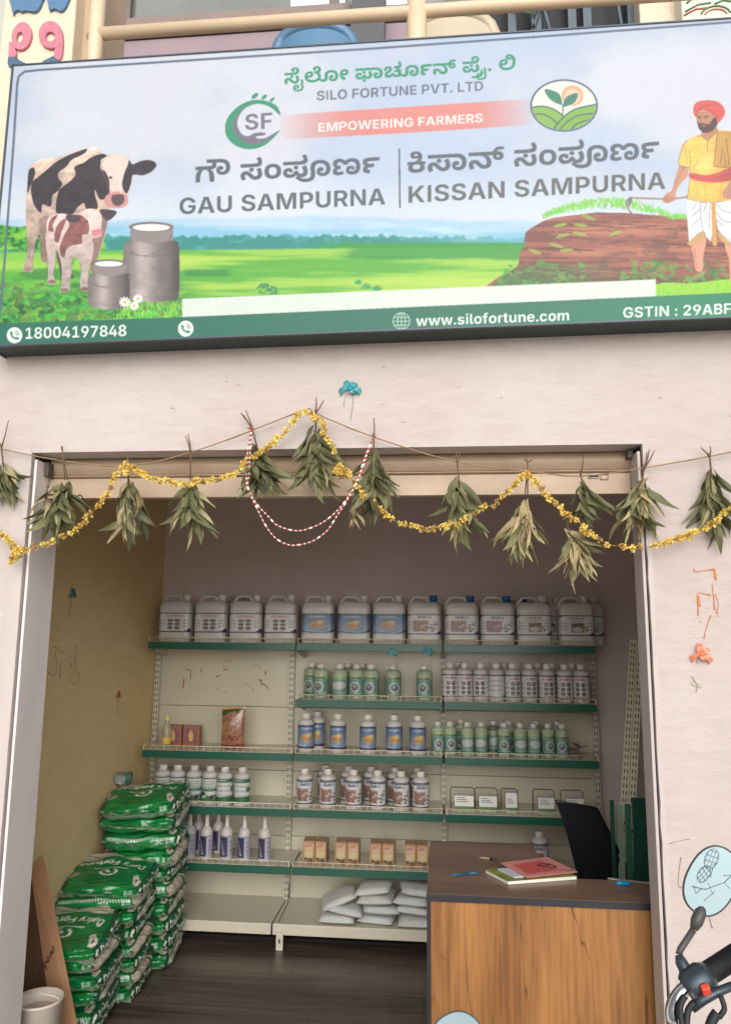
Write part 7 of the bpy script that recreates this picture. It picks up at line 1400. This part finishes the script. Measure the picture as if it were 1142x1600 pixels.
# ------------------------------------------------------------------ ribbon bows and turmeric marks
def bow(c, col, label, s=1.0, axis='y', strings=(), name='ribbon_bow'):
    """a shiny two-loop bow stuck on a wall; axis: wall normal"""
    M_ = mat('ribbon_' + label.split()[0] + str(len(bpy.data.materials)), col, .3, .18, 40, .3, 60, spec=.8)
    t = thing(name, label, 'ribbon bow', c, 'ribbon bows stuck about the shop'); q = random.Random(label)
    def W(x, y, z): return (x, y, z) if axis == 'y' else (-y, x, z)
    m = MB()
    for a0_, ln in ((2.1, .030), (.55, .028), (3.6, .034), (-.55, .034), (-1.1, .022)):
        a0_ += q.uniform(-.25, .25); d = np.array((math.cos(a0_), math.sin(a0_))) * s; n_ = np.array((-d[1], d[0]))
        w_ = .0075; pp = []
        for k in range(6):
            f = k / 5; loop = a0_ in () ; bulge = .010 * math.sin(math.pi * f) * s
            ctr = d * ln * f + n_ * .15 * ln * math.sin(3 * f + a0_)
            ww = w_ * (.35 + .9 * f) if ln > .031 else w_ * (.4 + math.sin(math.pi * f))
            pp.append((W(ctr[0] + n_[0] * ww, -.004 - bulge, ctr[1] + n_[1] * ww), W(ctr[0] - n_[0] * ww, -.006 - bulge * 1.2, ctr[1] - n_[1] * ww)))
        m.add([p for pr_ in pp for p in pr_], [(2 * k, 2 * k + 1, 2 * k + 3, 2 * k + 2) for k in range(5)], 0, True)
    m.build('loops', M_, t)
    MB().lathe([(0, -.004 * s), (.006 * s, -.002 * s), (.006 * s, .003 * s), (0, .004 * s)], 8, W(0, -.009, 0)).build('knot', M_, t)
    for ln in strings:
        MB().tube([W(x * .001, -.003, z * .001) for x, z in ln], .0008, 4).build('string', mat('thread_grey', (150, 140, 132), .7) if 'thread_grey' not in bpy.data.materials else bpy.data.materials['thread_grey'], t)
    return t
bow(PY(547, 609, -.002), (52, 150, 160), 'turquoise ribbon bow on the plaster above the doorway', 1.15, strings=([(-10, -10), (-18, -30), (-20, -60)], [(12, -10), (10, -60), (2, -110)]))
bow(PX(112, 928, IL + .002), (34, 110, 124), 'teal ribbon bow high on the ochre left wall', .9, 'x', ([(-6, -10), (-20, -90), (-14, -110)], [(8, -10), (4, -80), (-12, -110)]))
bow(PX(184, 1086, IL + .002), (176, 60, 54), 'small red ribbon bow on the ochre left wall', .75, 'x', ([(6, -8), (10, -50), (8, -110)],))
bow(PY(613, 1020, YL - .004), (70, 150, 150), 'pale teal bow on the top shelf edge, left of two', .85, strings=([(6, -6), (22, -40), (26, -110)],))
bow(PY(668, 1018, YL - .004), (62, 142, 156), 'pale teal bow on the top shelf edge, right of two', .9, strings=([(8, -6), (18, -50), (20, -110)],))
bow(PY(1094, 1022, -.002), (226, 130, 96), 'orange ribbon bow on the right wall beside the doorway', 1.1, strings=([(-14, -12), (-10, -32)],))
c = PY(1089, 1069, -.002)
tp_ = thing('tape_scrap', 'grey scrap of tape and twig under the orange bow', 'tape', c)
MB().add([(-.018, -.001, .008), (.016, -.0016, .0), (.012, -.002, -.012), (-.02, -.001, -.002)], [(0, 1, 2, 3)]).build('tape', mat('tape_grey', (170, 166, 150), .5, .1), tp_)
MB().tube([(-.016, -.002, .024), (.0, -.003, -.004), (-.006, -.002, -.024)], .0012, 4).build('twig', mat('twig_pale', (176, 156, 124), .8), tp_)
M_tur = mat('turmeric_brown', (150, 92, 44), .9, .35, 60); M_tur2 = mat('turmeric_orange', (196, 120, 66), .9, .3, 60)
def marks(fn, lines, M_, label, nrm, r_=.0022, thin=.6):
    """dried paste lettering: flat dabs that swell and thin along each stroke"""
    m = MB(); q = random.Random(label)
    for ln in lines:
        P_ = [fn(x, y) for x, y in (spline(ln, False, 4) if len(ln) > 2 else ln)]
        if len(P_) == 1: P_ = [P_[0], P_[0] + np.array((.001, 0, -.003)) ]
        n_ = len(P_); up = Vector(nrm)
        rr = [r_ * (1 - thin * abs(math.sin(2.7 * i / max(1, n_ - 1) + q.random() * .6))) * (1.5 if i in (0, n_ - 1) else 1) for i in range(n_)]
        vs = []
        for i, p in enumerate(P_):
            d = Vector(P_[min(i + 1, n_ - 1)] - P_[max(i - 1, 0)]).normalized(); s_ = d.cross(up).normalized(); p = Vector(p) + up * .0012
            vs += [p + s_ * rr[i], p - s_ * rr[i], p + up * .0008]
        F_ = []
        for i in range(n_ - 1): a = 3 * i; F_ += [(a, a + 3, a + 5, a + 2), (a + 2, a + 5, a + 4, a + 1)]
        m.add(vs, F_, 0, True)
    o = m.build('turmeric_mark', M_, origin='auto'); return tag(o, label, 'wall mark', 'turmeric letters daubed about the shop')
zl = lambda L: [[(x / 4, y / 4 + 860) for x, y in l] for l in L]
marks(lambda x, y: PX(x, y, IL + .0005), zl([[(335, 600), (352, 612), (345, 655), (355, 690), (358, 740), (340, 780), (310, 770), (296, 745)], [(368, 605), (380, 640), (402, 630)], [(378, 715), (376, 800)]]), M_tur, 'brown paste letter curl on the ochre left wall, left one', (1, 0, 0))
marks(lambda x, y: PX(x, y, IL + .0005), zl([[(478, 590), (474, 640), (470, 690)], [(470, 690), (482, 720), (472, 770), (460, 740), (468, 700)], [(495, 760), (490, 810), (462, 840), (446, 815)], [(446, 700), (440, 740)]]), M_tur, 'brown paste looped letter on the ochre left wall, right one', (1, 0, 0))
zs = lambda L: [[(x / 4.39 + 220, y / 4.39 + 900) for x, y in l] for l in L]
pyb = lambda x, y: PY(x, y, YP - .0005)
marks(pyb, zs([[(308, 642), (345, 645)], [(346, 650), (342, 708)], [(300, 700), (290, 770)], [(378, 665), (381, 668)], [(418, 630), (414, 660)], [(425, 765), (429, 768)], [(376, 745), (380, 748)]]), M_tur, 'faint broken paste letter on the shelf back panel, leftmost', (0, -1, 0), .0022)
marks(pyb, zs([[(620, 580), (585, 582), (565, 605), (578, 632)], [(515, 695), (545, 680)], [(600, 640), (565, 645)], [(525, 765), (550, 800), (590, 800)]]), M_tur, 'curled paste letter on the shelf back panel, middle', (0, -1, 0), .0024)
marks(pyb, zs([[(780, 616), (800, 612), (820, 635)], [(856, 650), (857, 680)], [(712, 750), (735, 735), (755, 765), (780, 785)], [(800, 712), (835, 715)], [(822, 715), (832, 750)], [(835, 735), (880, 772)]]), M_tur, 'dabbed paste letter on the shelf back panel, rightmost', (0, -1, 0), .0024)
zr = lambda L: [[(x / 3.635 + 920, y / 3.635 + 860) for x, y in l] for l in L]
marks(lambda x, y: PY(x, y, -.0005), zr([[(592, 105), (605, 122), (650, 115), (708, 108)], [(710, 110), (718, 170)], [(698, 195), (703, 250), (712, 340)], [(712, 250), (732, 300), (722, 360)], [(618, 370), (614, 250), (640, 245), (690, 256)], [(616, 260), (628, 320)], [(690, 370), (665, 440), (650, 500)], [(628, 405), (632, 409)], [(728, 372), (731, 375)], [(785, 312), (788, 314)], [(755, 190), (757, 192)], [(668, 328), (672, 329)]]), M_tur2, 'orange paste writing on the right wall above the orange bow', (0, -1, 0), .0026)
marks(lambda x, y: PY(x, y, -.0005), [[(1063, 1340), (1060, 1362), (1059, 1382), (1064, 1387)]], M_tur, 'thin brown stain on the right wall near the motorcycle mirror', (0, -1, 0), .0014)
marks(lambda x, y: PY(x, y, -.0005), [[(1108, 1422), (1108, 1436), (1112, 1450)]], M_tur, 'short dark stain on the right wall below the mirror', (0, -1, 0), .0018)
marks(lambda x, y: PY(x, y, -.0005), [[(1045, 1318), (1060, 1314), (1076, 1311)]], M_tur, 'faint scratch on the right wall above the mirror', (0, -1, 0), .0010)

# ------------------------------------------------------------------ motorcycle in front of the shop
D3 = lambda x, y, d: CAM + ray(x, y) * d
mc = thing('motorcycle', 'motorcycle parked facing the shop, its right grip and mirror at the lower right corner', 'motorcycle', (.22, -1.2, 0), world=True)
M_ck = mat('rubber_black', (30, 32, 36), .6, .1, 40); M_al = mat('dark_alloy', (66, 76, 84), .35, .1, 20, metal=.5); M_ch = mat('chrome', (225, 225, 225), .08, .02, metal=1.0); M_st = mat('stem_grey', (74, 72, 72), .45, .1)
def M_mirror():
    m, t, b = new_mat('mirror_glass'); b.inputs['Base Color'].default_value = (.085, .112, .12, 1); b.inputs['Metallic'].default_value = 1; b.inputs['Roughness'].default_value = .03; return m
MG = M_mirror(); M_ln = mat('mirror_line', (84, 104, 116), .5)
def mirror(c, rot, a, b, nrm, lines):
    """oval mirror: centre, half axes along a tilted in-plane frame, facing nrm"""
    n_ = Vector(nrm).normalized(); xr = Vector((1, 0, 0)); xr = (xr - n_ * xr.dot(n_)).normalized(); zr_ = n_.cross(xr); zr_ = zr_ if zr_.z > 0 else -zr_
    ux = xr * math.cos(rot) + zr_ * math.sin(rot); uz = -xr * math.sin(rot) + zr_ * math.cos(rot); c = Vector(c); N_ = 36
    sup = lambda t: (math.copysign(abs(math.cos(t)) ** .88, math.cos(t)), math.copysign(abs(math.sin(t)) ** .88, math.sin(t)))
    ringp = lambda s_, off: [c + ux * a * s_ * sup(2 * math.pi * k / N_)[0] + uz * b * s_ * sup(2 * math.pi * k / N_)[1] + n_ * off for k in range(N_)]
    m = MB(); m.add(ringp(.95, .0005), [tuple(range(N_))]); 
    if m.f and (Vector(m.v[1]) - Vector(m.v[0])).cross(Vector(m.v[2]) - Vector(m.v[1])).dot(n_) < 0: m.f = [m.f[0][::-1]]
    g_ = m.build('mirror_glass', MG, mc)
    m = MB(); rs = [(.95, .0003), (.955, .003), (.985, .0036), (1.0, .001), (1.0, -.006), (.93, -.016), (.7, -.027), (.35, -.032), (0.02, -.033)]
    vs = [p for s_, o_ in rs for p in ringp(s_, o_)]; m.add(vs, [(i * N_ + k, i * N_ + (k + 1) % N_, (i + 1) * N_ + (k + 1) % N_, (i + 1) * N_ + k) for i in range(len(rs) - 1) for k in range(N_)], 0, True)
    m.build('mirror_shell', M_st, mc)
    if lines:  # reflected pattern drawn on the glass as thin lines
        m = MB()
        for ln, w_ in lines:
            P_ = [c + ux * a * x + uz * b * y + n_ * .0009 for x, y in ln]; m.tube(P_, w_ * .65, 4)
        m.build('reflection_line', M_ln, g_, kind='stuff')
    return ux, uz
# crossed lines of a reflection, drawn onto the right mirror glass (u along long axis, v across)
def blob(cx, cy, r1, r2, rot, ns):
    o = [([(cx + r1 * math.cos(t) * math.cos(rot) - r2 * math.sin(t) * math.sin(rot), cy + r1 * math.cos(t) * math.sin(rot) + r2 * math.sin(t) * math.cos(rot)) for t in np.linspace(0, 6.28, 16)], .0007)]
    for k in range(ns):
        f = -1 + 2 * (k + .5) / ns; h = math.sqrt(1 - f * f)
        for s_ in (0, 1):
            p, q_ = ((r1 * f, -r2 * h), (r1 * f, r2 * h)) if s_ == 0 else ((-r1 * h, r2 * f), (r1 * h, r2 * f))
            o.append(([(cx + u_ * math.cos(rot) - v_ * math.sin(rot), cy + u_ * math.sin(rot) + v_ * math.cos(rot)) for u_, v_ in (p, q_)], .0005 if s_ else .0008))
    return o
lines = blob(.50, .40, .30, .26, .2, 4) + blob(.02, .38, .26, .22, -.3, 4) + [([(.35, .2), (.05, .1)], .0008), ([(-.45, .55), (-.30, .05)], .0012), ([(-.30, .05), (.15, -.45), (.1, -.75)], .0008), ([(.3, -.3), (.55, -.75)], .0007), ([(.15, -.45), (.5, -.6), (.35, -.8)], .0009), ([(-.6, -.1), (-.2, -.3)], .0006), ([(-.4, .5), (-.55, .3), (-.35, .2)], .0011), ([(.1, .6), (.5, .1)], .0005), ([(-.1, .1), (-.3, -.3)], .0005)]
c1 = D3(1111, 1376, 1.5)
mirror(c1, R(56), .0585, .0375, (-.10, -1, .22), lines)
s0, s1, s2, s3 = D3(1093, 1427, 1.5), D3(1083, 1452, 1.5), D3(1062, 1484, 1.5), D3(1060, 1492, 1.5)
MB().tube([c1 + np.array((-.010, .012, -.034)), s0, D3(1088, 1440, 1.5), s1], [.007, .0095, .010, .006], 10).build('mirror_boot', M_st, mc)
MB().tube([s1, s2, s3], .0052, 10).build('mirror_stem', M_st, mc)
MB().tube([s3, D3(1063, 1502, 1.5), D3(1074, 1522, 1.5), D3(1076, 1530, 1.5)], [.006, .0095, .0115, .009], 10).build('stem_clamp', M_al, mc)
hb = [D3(1160, 1486, 1.52), D3(1118, 1513, 1.51), D3(1085, 1535, 1.50), D3(1062, 1553, 1.50), D3(1050, 1575, 1.49), D3(1052, 1602, 1.48), D3(1062, 1640, 1.46)]
barc = np.array((.20, -1.13, .90))
hbw = [Vector(p) for p in hb]; MB().tube([tuple(p) for p in spline([tuple(p) for p in hb] + [tuple(barc + np.array((.10, 0, -.01))), tuple(barc)], False, 5)], .0108, 12).build('handlebar', M_ch, mc)
MB().tube([D3(1093, 1530, 1.50), D3(1100, 1525, 1.50), D3(1180, 1473, 1.53)], [.019, .0165, .0165], 14).build('grip', M_ck, mc)
m = MB()
for k in range(17):
    p, q_ = D3(1108 + 3 * k, 1519.5 - 1.95 * k, 1.502 + .0009 * k), D3(1109.3 + 3 * k, 1518.7 - 1.95 * k, 1.5024 + .0009 * k); m.tube([p, q_], .0172, 14)
m.build('grip_rib', M_ck, mc, kind='stuff')
MB().tube([D3(1070, 1546, 1.49), D3(1076, 1542, 1.49), D3(1098, 1528, 1.495), D3(1106, 1523, 1.50)], [.017, .023, .024, .019], 14).build('switch_housing', M_al, mc)
cs = D3(1102, 1549, 1.472); Mx = Matrix.Translation(Vector(cs)) @ Matrix.Rotation(R(-16), 4, 'Y') @ Matrix.Rotation(R(30), 4, 'X')
MB().box(-.0065, .0065, -.006, .004, -.0125, .0125, M=Mx).build('red_switch', mat('switch_red', (214, 78, 58), .35), mc, bevel=.002)
MB().tube([D3(1080, 1556, 1.47), D3(1084, 1552, 1.468)], .007, 10).build('start_button', M_st, mc)
MB().tube([D3(1080, 1575, 1.48), D3(1096, 1562, 1.475), D3(1120, 1550, 1.48), D3(1170, 1530, 1.5)], [.008, .0085, .007, .006], 8).build('brake_lever', M_al, mc)
for a, b, r_ in ((((1125, 1556), (1131, 1576), (1122, 1590)), None, .004), (((1084, 1566), (1074, 1580), (1072, 1606)), None, .005), (((1070, 1556), (1062, 1574), (1066, 1606)), None, .0045), (((1120, 1582), (1112, 1594), (1106, 1612)), None, .0075)):
    MB().tube([D3(x, y, 1.47) for x, y in spline(a, False, 4)], r_, 8).build('cable', M_ck, mc)
# left side, mostly below the frame
c2 = D3(720, 1641, 1.40)
mirror(c2, R(90 + 26), .050, .045, (.12, -1, .55), [])
lb_ = [tuple(barc), tuple(barc + np.array((-.10, -.02, -.01))), tuple(barc + np.array((-.20, -.04, .03))), tuple(barc + np.array((-.32, -.10, .0)))]
MB().tube(spline(lb_, False, 5), .0108, 12).build('handlebar_left', M_ch, mc); MB().tube([lb_[2], lb_[3]], .017, 12).build('grip_left', M_ck, mc)
MB().tube([tuple(c2 + np.array((0, .02, -.05))), tuple(c2 + np.array((.03, .02, -.09))), tuple(barc + np.array((-.18, -.03, .02)))], .0055, 8).build('mirror_stem_left', M_st, mc)
hl = barc + np.array((.02, .10, -.10))
m = MB().lathe([(0, -.08), (.05, -.075), (.085, -.03), (.09, .03), (.086, .045)], 24); m.v = [(hl[0] + v_[0], hl[1] + v_[2], hl[2] + v_[1]) for v_ in m.v]; m.build('headlight_shell', M_ck, mc)
m = MB().lathe([(.086, .045), (.06, .062), (0, .068)], 24); m.v = [(hl[0] + v_[0], hl[1] + v_[2], hl[2] + v_[1]) for v_ in m.v]; m.build('headlight_lens', mat('lens', (210, 220, 226), .1), mc)
wf, wr_ = np.array((.22, -.66, .29)), np.array((.22, -1.92, .29))
M_body = mat('tank_black', (26, 28, 34), .25, .05, coat=.6)
for w_, nm in ((wf, 'wheel'), (wr_, 'wheel')):
    o = MB().tube([w_ + np.array((0, .255 * math.cos(t), .255 * math.sin(t))) for t in np.linspace(0, 2 * math.pi, 32, endpoint=False)], .036, 10, closed=True).build(nm, M_ck, mc)
    m = MB().tube([w_ + np.array((0, .215 * math.cos(t), .215 * math.sin(t))) for t in np.linspace(0, 2 * math.pi, 32, endpoint=False)], .012, 8, closed=True)
    for k in range(5): m.tube([w_, w_ + np.array((0, .21 * math.cos(k * 1.2566), .21 * math.sin(k * 1.2566)))], .012, 6)
    m.build('rim', M_al, o)
for s_ in (-.075, .075): MB().tube([barc + np.array((s_, .01, -.02)), wf + np.array((s_, 0, 0))], [.017, .02], 10).build('fork_leg', M_al, mc)
MB().tube([wf + np.array((-.08, 0, 0)), wf + np.array((.08, 0, 0))], .01, 8).build('axle', M_al, mc)
MB().tube([(.22, -1.15, .74), (.22, -1.30, .77), (.22, -1.48, .74), (.22, -1.56, .70)], [.06, .12, .13, .06], 16).build('fuel_tank', M_body, mc)
MB().tube([(.22, -1.52, .73), (.22, -1.7, .735), (.22, -2.0, .76), (.22, -2.08, .78)], [.07, .10, .09, .04], 14).build('seat', M_ck, mc)
MB().tube([(.22, -1.13, .80), (.22, -1.2, .62), (.22, -1.3, .35), (.22, -1.6, .3), tuple(wr_)], [.03, .03, .03, .028, .02], 10).build('frame', M_al, mc)
MB().box(.12, .32, -1.52, -1.22, .24, .55).build('engine', M_al, mc, bevel=.03)
MB().tube([(.32, -1.3, .3), (.34, -1.6, .25), (.35, -2.05, .33)], [.02, .035, .04], 12).build('exhaust', M_ch, mc)
MB().tube([(.14, -1.5, .25), (.02, -1.52, .0)], .009, 8).build('side_stand', M_al, mc)
MB().tube([(.22, -1.62, .66), tuple(wr_ + np.array((.09, 0, 0)))], .02, 8).build('shock_absorber', M_al, mc)
